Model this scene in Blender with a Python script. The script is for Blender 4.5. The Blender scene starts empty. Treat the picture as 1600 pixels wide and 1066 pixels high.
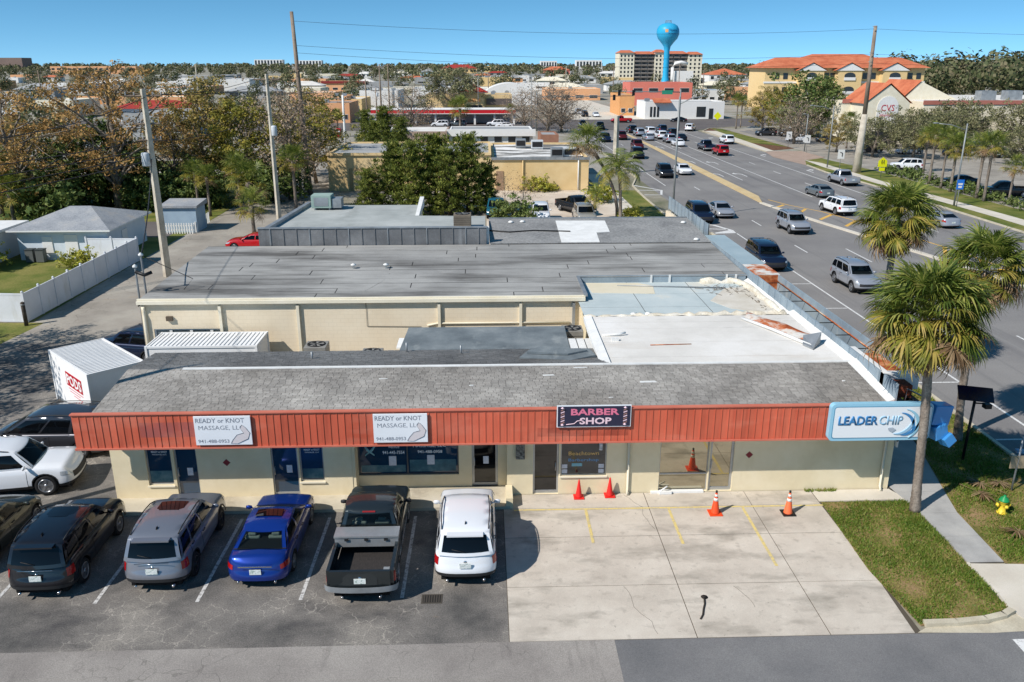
import bpy, bmesh, math, random
import numpy as np
from mathutils import Vector, Matrix
R = math.radians
PI = math.pi
scene = bpy.context.scene
C = scene.collection

# ---------------------------------------------------------------- camera
cam_data = bpy.data.cameras.new('camera')
cam = bpy.data.objects.new('camera', cam_data)
C.objects.link(cam)
cam_data.sensor_width = 36.0
cam_data.lens = 29.25
cam_data.clip_start = 0.5
cam_data.clip_end = 30000.0
cam.location = (0, 0, 15)
cam.rotation_euler = (R(90 - 18.42), 0, R(-1.9))
scene.camera = cam

# ---------------------------------------------------------------- sky and sun
SUN_EL = 43.0
SUN_H = Vector((0.83, 0.56))                      # the way shadows fall on the ground
world = bpy.data.worlds.new('World')
scene.world = world
world.use_nodes = True
wn = world.node_tree
wn.nodes.clear()
sky = wn.nodes.new('ShaderNodeTexSky')
sky.sky_type = 'NISHITA'
sky.sun_disc = False
sky.sun_elevation = R(SUN_EL)
sky.sun_rotation = math.atan2(-SUN_H.x, -SUN_H.y)
sky.air_density = 0.6
sky.dust_density = 0.0
sky.ozone_density = 2.0
sky.altitude = 0
hs = wn.nodes.new('ShaderNodeHueSaturation')
hs.inputs['Hue'].default_value = 0.48
hs.inputs['Saturation'].default_value = 1.2
hs.inputs['Value'].default_value = 1.0
bgn = wn.nodes.new('ShaderNodeBackground')
bgn.inputs['Strength'].default_value = 0.15
wo = wn.nodes.new('ShaderNodeOutputWorld')
tc = wn.nodes.new('ShaderNodeTexCoord')
va = wn.nodes.new('ShaderNodeVectorMath')
va.operation = 'MULTIPLY_ADD'
va.inputs[1].default_value = (1, 1, 1.6)
va.inputs[2].default_value = (0, 0, 0.1)
vn = wn.nodes.new('ShaderNodeVectorMath')
vn.operation = 'NORMALIZE'
wn.links.new(tc.outputs['Generated'], va.inputs[0])
wn.links.new(va.outputs[0], vn.inputs[0])
wn.links.new(vn.outputs[0], sky.inputs[0])
wn.links.new(sky.outputs[0], hs.inputs['Color'])
wn.links.new(hs.outputs[0], bgn.inputs['Color'])
wn.links.new(bgn.outputs[0], wo.inputs['Surface'])

sd = bpy.data.lights.new('sun', 'SUN')
sd.energy = 4.6
sd.angle = R(0.53)
sd.color = (1.0, 0.945, 0.89)
sun = bpy.data.objects.new('sun', sd)
C.objects.link(sun)
sun.location = (-60, -40, 80)
d = Vector((SUN_H.x * math.cos(R(SUN_EL)), SUN_H.y * math.cos(R(SUN_EL)), -math.sin(R(SUN_EL))))
sun.rotation_euler = d.to_track_quat('-Z', 'Y').to_euler()

vs = scene.view_settings
vs.view_transform = 'Standard'
vs.look = 'None'
vs.exposure = 0.1
vs.gamma = 1.0
scene.cycles.max_bounces = 5
scene.cycles.diffuse_bounces = 2
scene.cycles.glossy_bounces = 3
scene.cycles.transparent_max_bounces = 4


# ---------------------------------------------------------------- materials
def S(r, g, b):
    f = lambda c: (c / 255 / 12.92) if c / 255 <= 0.04045 else ((c / 255 + 0.055) / 1.055) ** 2.4
    return (f(r), f(g), f(b), 1.0)


MATS = {}


class NT:
    def __init__(s, name):
        s.m = bpy.data.materials.new(name)
        s.m.use_nodes = True
        s.t = s.m.node_tree
        s.t.nodes.clear()
        s.out = s.t.nodes.new('ShaderNodeOutputMaterial')
        MATS[name] = s.m

    def n(s, typ, **kw):
        nd = s.t.nodes.new('ShaderNode' + typ)
        for k, v in kw.items():
            k2 = k.replace('_', ' ')
            if k in ('op', 'operation'):
                nd.operation = v
            elif hasattr(nd, k) and k not in ('inputs',) and not k[0].isupper():
                setattr(nd, k, v)
            else:
                inp = nd.inputs[int(k[1:])] if (k[0] == 'i' and k[1:].isdigit()) else nd.inputs[k2]
                s.set(inp, v)
        return nd

    def set(s, inp, v):
        if isinstance(v, bpy.types.NodeSocket):
            s.t.links.new(v, inp)
        else:
            inp.default_value = v

    def math(s, op, a, b=0.0, clamp=False):
        nd = s.t.nodes.new('ShaderNodeMath')
        nd.operation = op
        nd.use_clamp = clamp
        s.set(nd.inputs[0], a)
        s.set(nd.inputs[1], b)
        return nd.outputs[0]

    def mix(s, f, a, b, typ='MIX'):
        nd = s.t.nodes.new('ShaderNodeMix')
        nd.data_type = 'RGBA'
        nd.blend_type = typ
        s.set(nd.inputs[0], f)
        s.set(nd.inputs[6], a)
        s.set(nd.inputs[7], b)
        return nd.outputs[2]

    def ramp(s, f, stops):
        nd = s.t.nodes.new('ShaderNodeValToRGB')
        cr = nd.color_ramp
        while len(cr.elements) < len(stops):
            cr.elements.new(0.5)
        for e, (p, c) in zip(cr.elements, stops):
            e.position = p
            e.color = c if len(c) == 4 else (*c, 1)
        s.set(nd.inputs[0], f)
        return nd.outputs[0]

    def pos(s, scale=(1, 1, 1), obj=False):
        if obj:
            o = s.t.nodes.new('ShaderNodeTexCoord').outputs['Object']
        else:
            o = s.t.nodes.new('ShaderNodeNewGeometry').outputs['Position']
        if scale != (1, 1, 1):
            nd = s.t.nodes.new('ShaderNodeVectorMath')
            nd.operation = 'MULTIPLY'
            s.t.links.new(o, nd.inputs[0])
            nd.inputs[1].default_value = scale
            o = nd.outputs[0]
        return o

    def noise(s, v, sc, det=4, rough=0.55, dist=0.0):
        nd = s.t.nodes.new('ShaderNodeTexNoise')
        s.set(nd.inputs['Vector'], v)
        nd.inputs['Scale'].default_value = sc
        nd.inputs['Detail'].default_value = det
        nd.inputs['Roughness'].default_value = rough
        nd.inputs['Distortion'].default_value = dist
        return nd.outputs['Fac']

    def finish(s, col, rough=0.8, metal=0.0, spec=0.3, normal=None, coat=0.0, coat_rough=0.03):
        b = s.t.nodes.new('ShaderNodeBsdfPrincipled')
        s.set(b.inputs['Base Color'], col)
        s.set(b.inputs['Roughness'], rough)
        b.inputs['Metallic'].default_value = metal
        b.inputs['Specular IOR Level'].default_value = spec
        if coat:
            b.inputs['Coat Weight'].default_value = coat
            b.inputs['Coat Roughness'].default_value = coat_rough
        if normal is not None:
            s.t.links.new(normal, b.inputs['Normal'])
        s.t.links.new(b.outputs[0], s.out.inputs['Surface'])
        return s.m

    def bump(s, h, strength=0.3, dist=0.02):
        nd = s.t.nodes.new('ShaderNodeBump')
        nd.inputs['Strength'].default_value = strength
        nd.inputs['Distance'].default_value = dist
        s.t.links.new(h, nd.inputs['Height'])
        return nd.outputs[0]


def surf(name, cols, sc=0.5, det=6, rough=0.85, grain=0.15, gsc=30, bump=0.0, bsc=40, stretch=(1, 1, 1),
         cracks=None, stains=(), spec=0.25, metal=0.0, island=0.0, obj=False, lo=0.32, hi=0.68, joints=None):
    """procedural surface: large blotches, fine grain, optional cracks, stains and weathering"""
    if name in MATS:
        return MATS[name]
    s = NT(name)
    p = s.pos(stretch, obj)
    p0 = s.pos((1, 1, 1), obj)
    f = s.noise(p, sc, det, 0.62)
    k = len(cols)
    stops = [(lo + (hi - lo) * i / max(1, k - 1), c) for i, c in enumerate(cols)]
    col = s.ramp(f, stops) if k > 1 else None
    if k == 1:
        rgb = s.t.nodes.new('ShaderNodeRGB')
        rgb.outputs[0].default_value = cols[0]
        col = rgb.outputs[0]
    for (ssc, c, a, b, amt, st) in stains:
        nf = s.noise(s.pos(st, obj), ssc, 5, 0.6)
        mr = s.n('MapRange', Value=nf, i1=a, i2=b, i3=0.0, i4=amt)
        col = s.mix(mr.outputs[0], col, c)
    if joints:
        br = s.t.nodes.new('ShaderNodeTexBrick')
        mp = s.t.nodes.new('ShaderNodeMapping')
        s.t.links.new(p0, mp.inputs['Vector'])
        mp.inputs['Rotation'].default_value = (R(90), 0, 0)
        s.t.links.new(mp.outputs[0], br.inputs['Vector'])
        br.inputs['Scale'].default_value = 1.0
        br.inputs['Mortar Size'].default_value = joints[2]
        br.inputs['Brick Width'].default_value = joints[0]
        br.inputs['Row Height'].default_value = joints[1]
        col = s.mix(s.math('MULTIPLY', br.outputs['Fac'], joints[3]), col, joints[4])
    if cracks:
        csc, w, cc, amt, mask = cracks
        wob = s.t.nodes.new('ShaderNodeTexNoise')
        wob.inputs['Scale'].default_value = csc * 2.5
        s.t.links.new(p0, wob.inputs['Vector'])
        va = s.t.nodes.new('ShaderNodeVectorMath')
        va.operation = 'MULTIPLY_ADD'
        s.t.links.new(wob.outputs['Color'], va.inputs[0])
        va.inputs[1].default_value = (0.5 / csc,) * 3
        s.t.links.new(p0, va.inputs[2])
        vo = s.t.nodes.new('ShaderNodeTexVoronoi')
        vo.feature = 'DISTANCE_TO_EDGE'
        vo.inputs['Scale'].default_value = csc
        s.t.links.new(va.outputs[0], vo.inputs['Vector'])
        cf = s.math('LESS_THAN', vo.outputs['Distance'], w)
        mk = s.n('MapRange', Value=s.noise(p0, mask, 3), i1=0.45, i2=0.55, i3=0.0, i4=amt).outputs[0]
        col = s.mix(s.math('MULTIPLY', cf, mk), col, cc)
    if grain:
        g = s.n('MapRange', Value=s.noise(p0, gsc, 4, 0.7), i1=0.3, i2=0.7, i3=1 - grain, i4=1 + grain).outputs[0]
        if island:
            rn = s.t.nodes.new('ShaderNodeNewGeometry').outputs['Random Per Island']
            g = s.math('MULTIPLY', g, s.n('MapRange', Value=rn, i1=0.0, i2=1.0, i3=1 - island, i4=1 + island).outputs[0])
        vm = s.t.nodes.new('ShaderNodeVectorMath')
        vm.operation = 'SCALE'
        s.t.links.new(col, vm.inputs[0])
        s.t.links.new(g, vm.inputs['Scale'])
        col = vm.outputs[0]
    nrm = None
    if bump:
        nrm = s.bump(s.noise(p0, bsc, 4, 0.6), bump, 0.03)
    return s.finish(col, rough, metal, spec, nrm)


def plain(name, c, rough=0.6, metal=0.0, spec=0.4, coat=0.0):
    if name in MATS:
        return MATS[name]
    return NT(name).finish(c, rough, metal, spec, None, coat)


def leafy(name, cols, trans=0.25, rough=0.55, sc=0.25):
    """leaf stuff: every leaf takes its own shade"""
    if name in MATS:
        return MATS[name]
    s = NT(name)
    rn = s.t.nodes.new('ShaderNodeNewGeometry').outputs['Random Per Island']
    nf = s.noise(s.pos(), sc, 3)
    f = s.math('ADD', s.math('MULTIPLY', rn, 0.62), s.math('MULTIPLY', s.math('SUBTRACT', nf, 0.3), 0.95))
    k = len(cols)
    col = s.ramp(f, [(0.08 + 0.84 * i / (k - 1), c) for i, c in enumerate(cols)])
    b = s.t.nodes.new('ShaderNodeBsdfPrincipled')
    s.t.links.new(col, b.inputs['Base Color'])
    b.inputs['Roughness'].default_value = rough
    b.inputs['Specular IOR Level'].default_value = 0.25
    tr = s.t.nodes.new('ShaderNodeBsdfTranslucent')
    s.t.links.new(col, tr.inputs['Color'])
    mx = s.t.nodes.new('ShaderNodeMixShader')
    mx.inputs[0].default_value = trans
    s.t.links.new(b.outputs[0], mx.inputs[1])
    s.t.links.new(tr.outputs[0], mx.inputs[2])
    s.t.links.new(mx.outputs[0], s.out.inputs['Surface'])
    return s.m


def paint(name, c, metal=0.0, rough=0.32):
    if name in MATS:
        return MATS[name]
    return NT(name).finish(c, rough, metal, 0.15, None, 1.0, 0.03)


# ---------------------------------------------------------------- mesh helpers
class MB:
    def __init__(s):
        s.v, s.f, s.m, s.sm = [], [], [], []

    def face(s, pts, m=0, sm=False):
        b = len(s.v)
        s.v += [tuple(p) for p in pts]
        s.f.append(tuple(range(b, b + len(pts))))
        s.m.append(m)
        s.sm.append(sm)
        return s

    def box(s, x0, x1, y0, y1, z0, z1, m=0):
        b = len(s.v)
        s.v += [(x0, y0, z0), (x1, y0, z0), (x1, y1, z0), (x0, y1, z0), (x0, y0, z1), (x1, y0, z1), (x1, y1, z1), (x0, y1, z1)]
        for q in ((0, 3, 2, 1), (4, 5, 6, 7), (0, 1, 5, 4), (1, 2, 6, 5), (2, 3, 7, 6), (3, 0, 4, 7)):
            s.f.append(tuple(b + i for i in q))
            s.m.append(m)
            s.sm.append(False)
        return s

    def prism(s, pts, z0, z1, m=0, mtop=None):
        """pts: ccw plan outline, z0/z1 numbers or lists"""
        n = len(pts)
        a = z0 if isinstance(z0, (list, tuple)) else [z0] * n
        c = z1 if isinstance(z1, (list, tuple)) else [z1] * n
        s.face([(x, y, z) for (x, y), z in zip(pts, c)], m if mtop is None else mtop)
        s.face([(x, y, z) for (x, y), z in reversed(list(zip(pts, a)))], m)
        for i in range(n):
            j = (i + 1) % n
            s.face([(*pts[i], a[i]), (*pts[j], a[j]), (*pts[j], c[j]), (*pts[i], c[i])], m)
        return s

    def extrude_y(s, prof, y0, y1, m=0):
        """prof: outline in x,z"""
        n = len(prof)
        s.face([(x, y0, z) for x, z in prof], m)
        s.face([(x, y1, z) for x, z in reversed(prof)], m)
        for i in range(n):
            j = (i + 1) % n
            s.face([(prof[i][0], y0, prof[i][1]), (prof[i][0], y1, prof[i][1]), (prof[j][0], y1, prof[j][1]), (prof[j][0], y0, prof[j][1])], m)
        return s

    def tube(s, path, rad, n=8, m=0, cap=True, sm=True):
        path = [Vector(p) for p in path]
        if not isinstance(rad, (list, tuple)):
            rad = [rad] * len(path)
        b = len(s.v)
        up = Vector((0, 0, 1))
        for i, p in enumerate(path):
            d = (path[min(i + 1, len(path) - 1)] - path[max(i - 1, 0)])
            if d.length < 1e-9:
                d = Vector((0, 0, 1))
            d.normalize()
            a = d.cross(up if abs(d.z) < 0.95 else Vector((1, 0, 0))).normalized()
            c = d.cross(a).normalized()
            for k in range(n):
                t = 2 * PI * k / n
                q = p + (a * math.cos(t) + c * math.sin(t)) * rad[i]
                s.v.append(tuple(q))
        for i in range(len(path) - 1):
            for k in range(n):
                k2 = (k + 1) % n
                s.f.append((b + i * n + k, b + (i + 1) * n + k, b + (i + 1) * n + k2, b + i * n + k2))
                s.m.append(m)
                s.sm.append(sm)
        if cap:
            s.f.append(tuple(b + k for k in range(n)))
            s.f.append(tuple(b + (len(path) - 1) * n + k for k in reversed(range(n))))
            s.m += [m, m]
            s.sm += [False, False]
        return s

    def lathe(s, prof, n=16, m=0, c=(0, 0, 0), axis='z', sm=True):
        """prof: (radius, height)"""
        b = len(s.v)
        for r, h in prof:
            for k in range(n):
                t = 2 * PI * k / n
                if axis == 'z':
                    s.v.append((c[0] + r * math.cos(t), c[1] + r * math.sin(t), c[2] + h))
                else:
                    s.v.append((c[0] + h, c[1] + r * math.cos(t), c[2] + r * math.sin(t)))
        for i in range(len(prof) - 1):
            for k in range(n):
                k2 = (k + 1) % n
                s.f.append((b + i * n + k, b + i * n + k2, b + (i + 1) * n + k2, b + (i + 1) * n + k))
                s.m.append(m)
                s.sm.append(sm)
        if prof[0][0] > 1e-6:
            s.f.append(tuple(b + k for k in reversed(range(n)))); s.m.append(m); s.sm.append(False)
        if prof[-1][0] > 1e-6:
            e = b + (len(prof) - 1) * n
            s.f.append(tuple(e + k for k in range(n))); s.m.append(m); s.sm.append(False)
        return s

    def grid(s, P, m=0, sm=True, flip=False):
        b = len(s.v)
        nr, nc = len(P), len(P[0])
        for row in P:
            s.v += [tuple(p) for p in row]
        for i in range(nr - 1):
            for j in range(nc - 1):
                q = (b + i * nc + j, b + i * nc + j + 1, b + (i + 1) * nc + j + 1, b + (i + 1) * nc + j)
                s.f.append(q[::-1] if flip else q)
                s.m.append(m)
                s.sm.append(sm)
        return s

    def xform(s, M):
        s.v = [tuple(M @ Vector(p)) for p in s.v]
        return s

    def mesh(s, name, mats, merge=0.0):
        me = bpy.data.meshes.new(name)
        me.from_pydata(s.v, [], s.f)
        me.polygons.foreach_set('material_index', s.m)
        me.polygons.foreach_set('use_smooth', s.sm)
        for mt in (mats if isinstance(mats, (list, tuple)) else [mats]):
            me.materials.append(mt)
        if merge:
            bm = bmesh.new()
            bm.from_mesh(me)
            bmesh.ops.remove_doubles(bm, verts=bm.verts, dist=merge)
            bmesh.ops.recalc_face_normals(bm, faces=bm.faces)
            bm.to_mesh(me)
            bm.free()
        me.update()
        return me

    def build(s, name, mats, parent=None, merge=0.0, bevel=0.0):
        o = link(name, s.mesh(name, mats, merge), parent)
        if bevel:
            md = o.modifiers.new('bevel', 'BEVEL')
            md.width = bevel
            md.segments = 2
            md.limit_method = 'ANGLE'
        return o


def link(name, data, parent=None, keep=True):
    o = bpy.data.objects.new(name, data)
    C.objects.link(o)
    if parent is not None:
        o.parent = parent
        if keep:                                   # meshes are written in world coordinates
            o.matrix_parent_inverse = Matrix.Translation(-Vector(root_loc(parent)))
    return o


def root_loc(p):
    return p.location if p.parent is None else Vector((0, 0, 0))


def tag(o, label=None, cat=None, group=None, kind=None):
    if label:
        o['label'] = label
    if cat:
        o['category'] = cat
    if group:
        o['group'] = group
    if kind:
        o['kind'] = kind
    return o


def thing(name, label, cat, loc=(0, 0, 0), group=None):
    o = bpy.data.objects.new(name, None)
    o.empty_display_size = 0.3
    C.objects.link(o)
    o.location = loc
    return tag(o, label, cat, group)


def child_of_child(o, par):
    """sub-part: par is itself a child whose mesh is in world coordinates"""
    o.parent = par
    o.matrix_parent_inverse = Matrix.Identity(4)
    return o


def copy_tree(o, parent=None):
    c = o.copy()
    C.objects.link(c)
    if parent is not None:
        c.parent = parent
        c.matrix_parent_inverse = o.matrix_parent_inverse.copy()
    for ch in o.children:
        copy_tree(ch, c)
    return c


def sheet(name, pts, z, m, kind='structure', parent=None):
    o = MB().face([(x, y, z) for x, y in pts]).build(name, m, parent)
    if kind and parent is None:
        o['kind'] = kind
    return o


def rect(x0, x1, y0, y1):
    return [(x0, y0), (x1, y0), (x1, y1), (x0, y1)]


def rod(p, q, r, n=6):
    return MB().tube([p, q], r, n)


# lettering: built once while the scene is still empty, as meshes that fit a unit box
TXT = {}


def make_text(s, shear=0.0, bold=0.0):
    cu = bpy.data.curves.new('lettering', 'FONT')
    cu.body = s
    cu.shear = shear
    cu.offset = bold
    cu.resolution_u = 2
    o = bpy.data.objects.new('lettering', cu)
    C.objects.link(o)
    bpy.context.view_layer.update()
    me = bpy.data.meshes.new_from_object(o.evaluated_get(bpy.context.evaluated_depsgraph_get()))
    C.objects.unlink(o)
    bpy.data.objects.remove(o)
    co = np.empty(len(me.vertices) * 3)
    me.vertices.foreach_get('co', co)
    co = co.reshape(-1, 3)
    lo, hi = co.min(0), co.max(0)
    co[:, 0] = (co[:, 0] - lo[0]) / (hi[0] - lo[0])
    co[:, 1] = (co[:, 1] - lo[1]) / (hi[1] - lo[1])
    co[:, 2] = 0
    me.vertices.foreach_set('co', co.ravel())
    me.update()
    TXT[s] = me


for _t in ('READY or KNOT', 'MASSAGE, LLC', '941-488-0953', 'Myofascial Release', 'Venice', '941-445-7554', 'Beachtown',
           'Barbershop', 'CVS', 'pharmacy', 'FLORIDA'):
    make_text(_t, bold=0.014 if _t[0] in 'R9' else 0.0)
for _t in ('BARBER', 'SHOP', 'LEADER', 'CHIP', '941-488-0958', 'PODS'):
    make_text(_t, bold=0.03 if _t in ('BARBER', 'SHOP', 'LEADER', 'PODS') else 0.012)


def letter(s, x, z, y, w, h, m, parent, M=None, rel=True, name='lettering', axis='front'):
    """flat lettering on a face that looks towards -Y, lower left corner at x, z; 2 mm proud is the caller's job"""
    me = TXT[s].copy()
    me.materials.clear()
    me.materials.append(m)
    o = bpy.data.objects.new(name, me)
    C.objects.link(o)
    T = Matrix(((w, 0, 0, x), (0, 0, 1, y), (0, h, 0, z), (0, 0, 0, 1)))
    if M is not None:
        T = M @ T
    me.transform(T)
    if parent is not None:
        o.parent = parent
        if rel:
            o.matrix_parent_inverse = Matrix.Translation(-Vector(root_loc(parent)))
    return o

# ================================================================ the setting
M_ground = surf('town_ground', [S(104, 106, 80), S(142, 136, 118), S(166, 161, 152), S(122, 122, 90)], sc=0.035, det=8, grain=0.25, gsc=1.5, lo=0.36, hi=0.64)
M_lot = surf('lot_asphalt', [S(88, 86, 83), S(112, 108, 103), S(130, 125, 118), S(146, 140, 131)], sc=0.42, det=7, grain=0.42, gsc=26, bump=0.5, bsc=55,
             cracks=(1.7, 0.016, S(172, 165, 154), 0.6, 0.42), stains=((0.55, S(66, 65, 66), 0.56, 0.70, 0.7, (0.55, 1.2, 1)), (0.8, S(165, 140, 118), 0.66, 0.74, 0.5, (0.6, 1.4, 1))))
M_street = surf('street_asphalt_old', [S(136, 130, 124), S(152, 146, 139), S(164, 158, 150)], sc=0.3, det=6, grain=0.3, gsc=34, bump=0.4, bsc=70,
                cracks=(0.55, 0.006, S(110, 106, 100), 0.5, 0.2), stains=((1.2, S(104, 99, 95), 0.58, 0.72, 0.45, (1.6, 0.25, 1)),))
M_street2 = surf('street_asphalt_new', [S(110, 110, 110), S(122, 121, 120), S(130, 129, 127)], sc=0.4, det=5, grain=0.26, gsc=36, bump=0.4, bsc=70)
M_road = surf('highway_asphalt', [S(122, 119, 117), S(133, 130, 127), S(142, 139, 135)], sc=0.12, det=7, grain=0.14, gsc=14, bump=0.2, bsc=60,
              stains=((0.9, S(98, 98, 99), 0.55, 0.72, 0.6, (0.9, 0.035, 1)), (0.5, S(150, 148, 144), 0.58, 0.7, 0.5, (1.2, 0.04, 1))))
M_road_dark = surf('junction_asphalt', [S(96, 90, 88), S(112, 106, 102)], sc=0.1, det=6, grain=0.12, gsc=10)
M_alley = surf('alley_asphalt', [S(134, 128, 118), S(156, 149, 138), S(172, 166, 154)], sc=0.25, det=7, grain=0.22, gsc=22,
               cracks=(0.6, 0.008, S(96, 92, 86), 0.6, 0.2), stains=((0.5, S(150, 126, 98), 0.6, 0.72, 0.5, (1, 1, 1)),))
M_conc = surf('apron_concrete', [S(184, 174, 160), S(202, 192, 177), S(214, 205, 190)], sc=0.45, det=8, grain=0.10, gsc=38, bump=0.2, bsc=50,
              stains=((0.6, S(140, 133, 121), 0.52, 0.68, 0.7, (0.6, 1.4, 1)), (3.0, S(150, 142, 129), 0.57, 0.72, 0.5, (1, 1, 1)), (7.0, S(126, 118, 106), 0.66, 0.72, 0.6, (1, 1, 1)), (1.4, S(224, 215, 200), 0.60, 0.74, 0.4, (1, 1, 1))))
M_walk = surf('walk_concrete', [S(182, 172, 152), S(198, 189, 168), S(208, 200, 182)], sc=0.7, det=7, grain=0.1, gsc=40,
              stains=((0.9, S(150, 140, 122), 0.56, 0.7, 0.6, (1, 1, 1)),))
M_side = surf('sidewalk_concrete', [S(156, 154, 150), S(172, 170, 165), S(184, 181, 174)], sc=0.8, det=6, grain=0.12, gsc=40)
M_side_l = surf('pale_concrete', [S(196, 186, 170), S(208, 200, 184), S(220, 212, 198)], sc=0.4, det=6, grain=0.08, gsc=30)
M_kerb = surf('kerb_concrete', [S(182, 172, 150), S(205, 196, 174)], sc=1.5, det=6, grain=0.15, gsc=30)
M_tan = surf('median_concrete', [S(196, 172, 128), S(212, 190, 146)], sc=0.4, det=6, grain=0.12, gsc=20)
M_gdirt = surf('lawn_soil', [S(96, 96, 48), S(124, 114, 64), S(146, 124, 84), S(160, 130, 96)], sc=0.9, det=8, grain=0.35, gsc=18, bump=0.5, bsc=30, lo=0.34, hi=0.7)
M_lawn = surf('mown_lawn', [S(78, 92, 34), S(100, 108, 46), S(126, 122, 64), S(140, 130, 80)], sc=0.25, det=9, grain=0.35, gsc=9, lo=0.36, hi=0.7)
M_lot2 = surf('sandy_lot', [S(188, 172, 154), S(206, 192, 174), S(218, 206, 190)], sc=0.3, det=7, grain=0.1, gsc=20,
              stains=((0.5, S(160, 146, 128), 0.58, 0.7, 0.6, (1, 1, 1)),))
M_mulch = surf('mulch', [S(92, 66, 48), S(122, 88, 64)], sc=1.2, det=8, grain=0.4, gsc=12)
M_brickpave = surf('brick_paving', [S(160, 138, 122), S(178, 156, 140)], sc=0.6, det=6, grain=0.2, gsc=8)


def worn(name, c, under, amt=0.5):
    """road paint with worn spots"""
    s = NT(name)
    f = s.n('MapRange', Value=s.noise(s.pos(), 9, 5, 0.7), i1=0.48, i2=0.62, i3=0.0, i4=amt).outputs[0]
    return s.finish(s.mix(f, c, under), 0.7)


M_wline = worn('white_road_paint', S(225, 224, 220), S(140, 138, 134), 0.55)
M_wline2 = worn('faded_white_paint', S(205, 203, 198), S(110, 106, 102), 0.8)
M_yline = worn('faded_yellow_paint', S(222, 200, 128), S(186, 174, 146), 0.85)
M_yline2 = worn('yellow_road_paint', S(226, 178, 84), S(170, 150, 110), 0.5)
M_joint = plain('dark_joint', S(88, 80, 68), 0.95)

sheet('ground', rect(-7000, 7000, -100, 7400), -0.012, M_ground)
lot = sheet('parking_lot', [(-60, 18.95), (0.56, 18.95), (0.56, 26.2), (0.56, 27.0), (-13.2, 27.0), (-13.2, 46), (-28.5, 46), (-60, 30)], 0.004, M_lot)
street = sheet('street', rect(-80, 3.44, 8, 18.965), 0.008, M_street)
sheet('street_resurfaced', rect(3.44, 90, 8, 18.95), 0.012, M_street2)
sheet('alley', [(-29.5, 45.5), (-16.5, 45.5), (-16.5, 82), (-20, 140), (-27, 140), (-27.3, 66), (-27.6, 49)], 0.008, M_alley)
sheet('yard_strip', rect(-16.9, 5.2, 31.5, 40), 0.004, M_alley)
highway = sheet('highway', rect(21.2, 50.3, 10, 203), 0.004, M_road)
sheet('junction', [(-140, 203), (21, 203), (50.3, 203), (62, 214), (190, 246), (190, 262), (60, 244), (-140, 240)], 0.008, M_road_dark)
sheet('far_road', [(25, 236), (48, 240), (42, 560), (30, 560)], 0.004, M_side_l)
sheet('sandy_parking', rect(0.2, 16.4, 60, 104.4), 0.008, M_lot2)
sheet('side_street_left', rect(-140, -19.5, 118, 128), 0.006, M_side_l)
sheet('pharmacy_parking', [(57.9, 80), (160, 80), (160, 165), (76, 165), (76, 205), (57.9, 205)], 0.004, M_alley)
sheet('parking_aisle', [(60, 166), (100, 166), (100, 200), (60, 200)], 0.008, M_road)
sheet('left_back_yard', rect(-60, -27.7, 49.7, 140), 0.004, M_lawn)
sheet('left_kerb_lawn', [(-40, 44), (-27.5, 44.2), (-26.9, 49.5), (-40, 49.5)], 0.01, M_lawn)
sheet('driveway_left', rect(-39, -29, 76, 84), 0.008, M_road_dark)

# --- markings of the parking lot and the street
for x in (-14.5, -11.53, -8.56, -5.54, -2.56):
    sheet('stall_line', [(x - 0.055, 21.05), (x + 0.055, 21.05), (x + 0.1, 25.75), (x - 0.01, 25.75)], 0.012, M_wline2, parent=lot)
MB().box(-1.98, -1.36, 20.75, 21.2, 0.0, 0.012, 0).box(-1.93, -1.41, 20.8, 21.15, 0.012, 0.016, 1).build('drain_frame', [plain('iron', S(84, 78, 70), 0.7, 0.3), plain('drain_dark', S(40, 38, 36), 0.9)], lot)
for i in range(7):
    MB().box(-1.91 + i * 0.073, -1.88 + i * 0.073, 20.8, 21.15, 0.014, 0.022).build('grate_bar', MATS['iron'], lot)

# --- the concrete apron: slabs with open joints
apron = sheet('concrete_apron', rect(0.55, 12.02, 18.93, 27.12), 0.006, M_joint)
xe, ye = (0.57, 5.74, 9.46, 11.95), (18.96, 21.45, 24.2, 26.1, 27.12)
rs = random.Random(4)
for i in range(3):
    for j in range(4):
        g = 0.013
        x0, x1 = xe[i] + (g if i else 0), xe[i + 1] - g
        sk = -0.12 if i == 2 and j == 0 else 0.0
        h = 0.018 + rs.random() * 0.006
        if j == 3:
            x0 = max(x0, 0.86)
        MB().prism([(x0, ye[j] + g), (x1 + sk, ye[j] + g), (x1, ye[j + 1] - g), (x0, ye[j + 1] - g)], 0.0, h).build('slab', M_conc, apron)
for (x, y0) in ((3.47, 23.8), (6.42, 23.65), (9.07, 22.3)):
    sheet('stall_line', rect(x - 0.05, x + 0.05, y0, 26.0), 0.028, M_yline, parent=apron)
sheet('stall_line', rect(0.93, 13.1, 25.96, 26.05), 0.0285, M_yline, parent=apron)
crk = MB()
pts = [(6.38, 20.75), (6.32, 20.45), (6.22, 20.2), (6.14, 19.95), (6.02, 19.75)]
crk.tube([(x, y, 0.026) for x, y in pts], 0.03, 5)
crk.lathe([(0.0, 0.03), (0.11, 0.024), (0.0, 0.035)], 8, c=(6.39, 20.78, 0))
for pl in ([(4.1, 21.4), (4.25, 20.8), (4.2, 20.4), (4.6, 19.7), (4.7, 18.98)], [(7.4, 21.3), (7.7, 20.7), (7.75, 20.1)], [(5.0, 27.0), (5.25, 26.5), (5.5, 26.1), (5.45, 25.5), (5.72, 24.3)]):
    q = MB().tube([(a + 0.02 * math.sin(9 * b), b, 0.0205) for k in range(len(pl) - 1) for (a, b) in [(pl[k][0] + (pl[k + 1][0] - pl[k][0]) * u / 4, pl[k][1] + (pl[k + 1][1] - pl[k][1]) * u / 4) for u in range(4)]], 0.0045, 3)
    q.build('crack', M_joint, apron)
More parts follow.
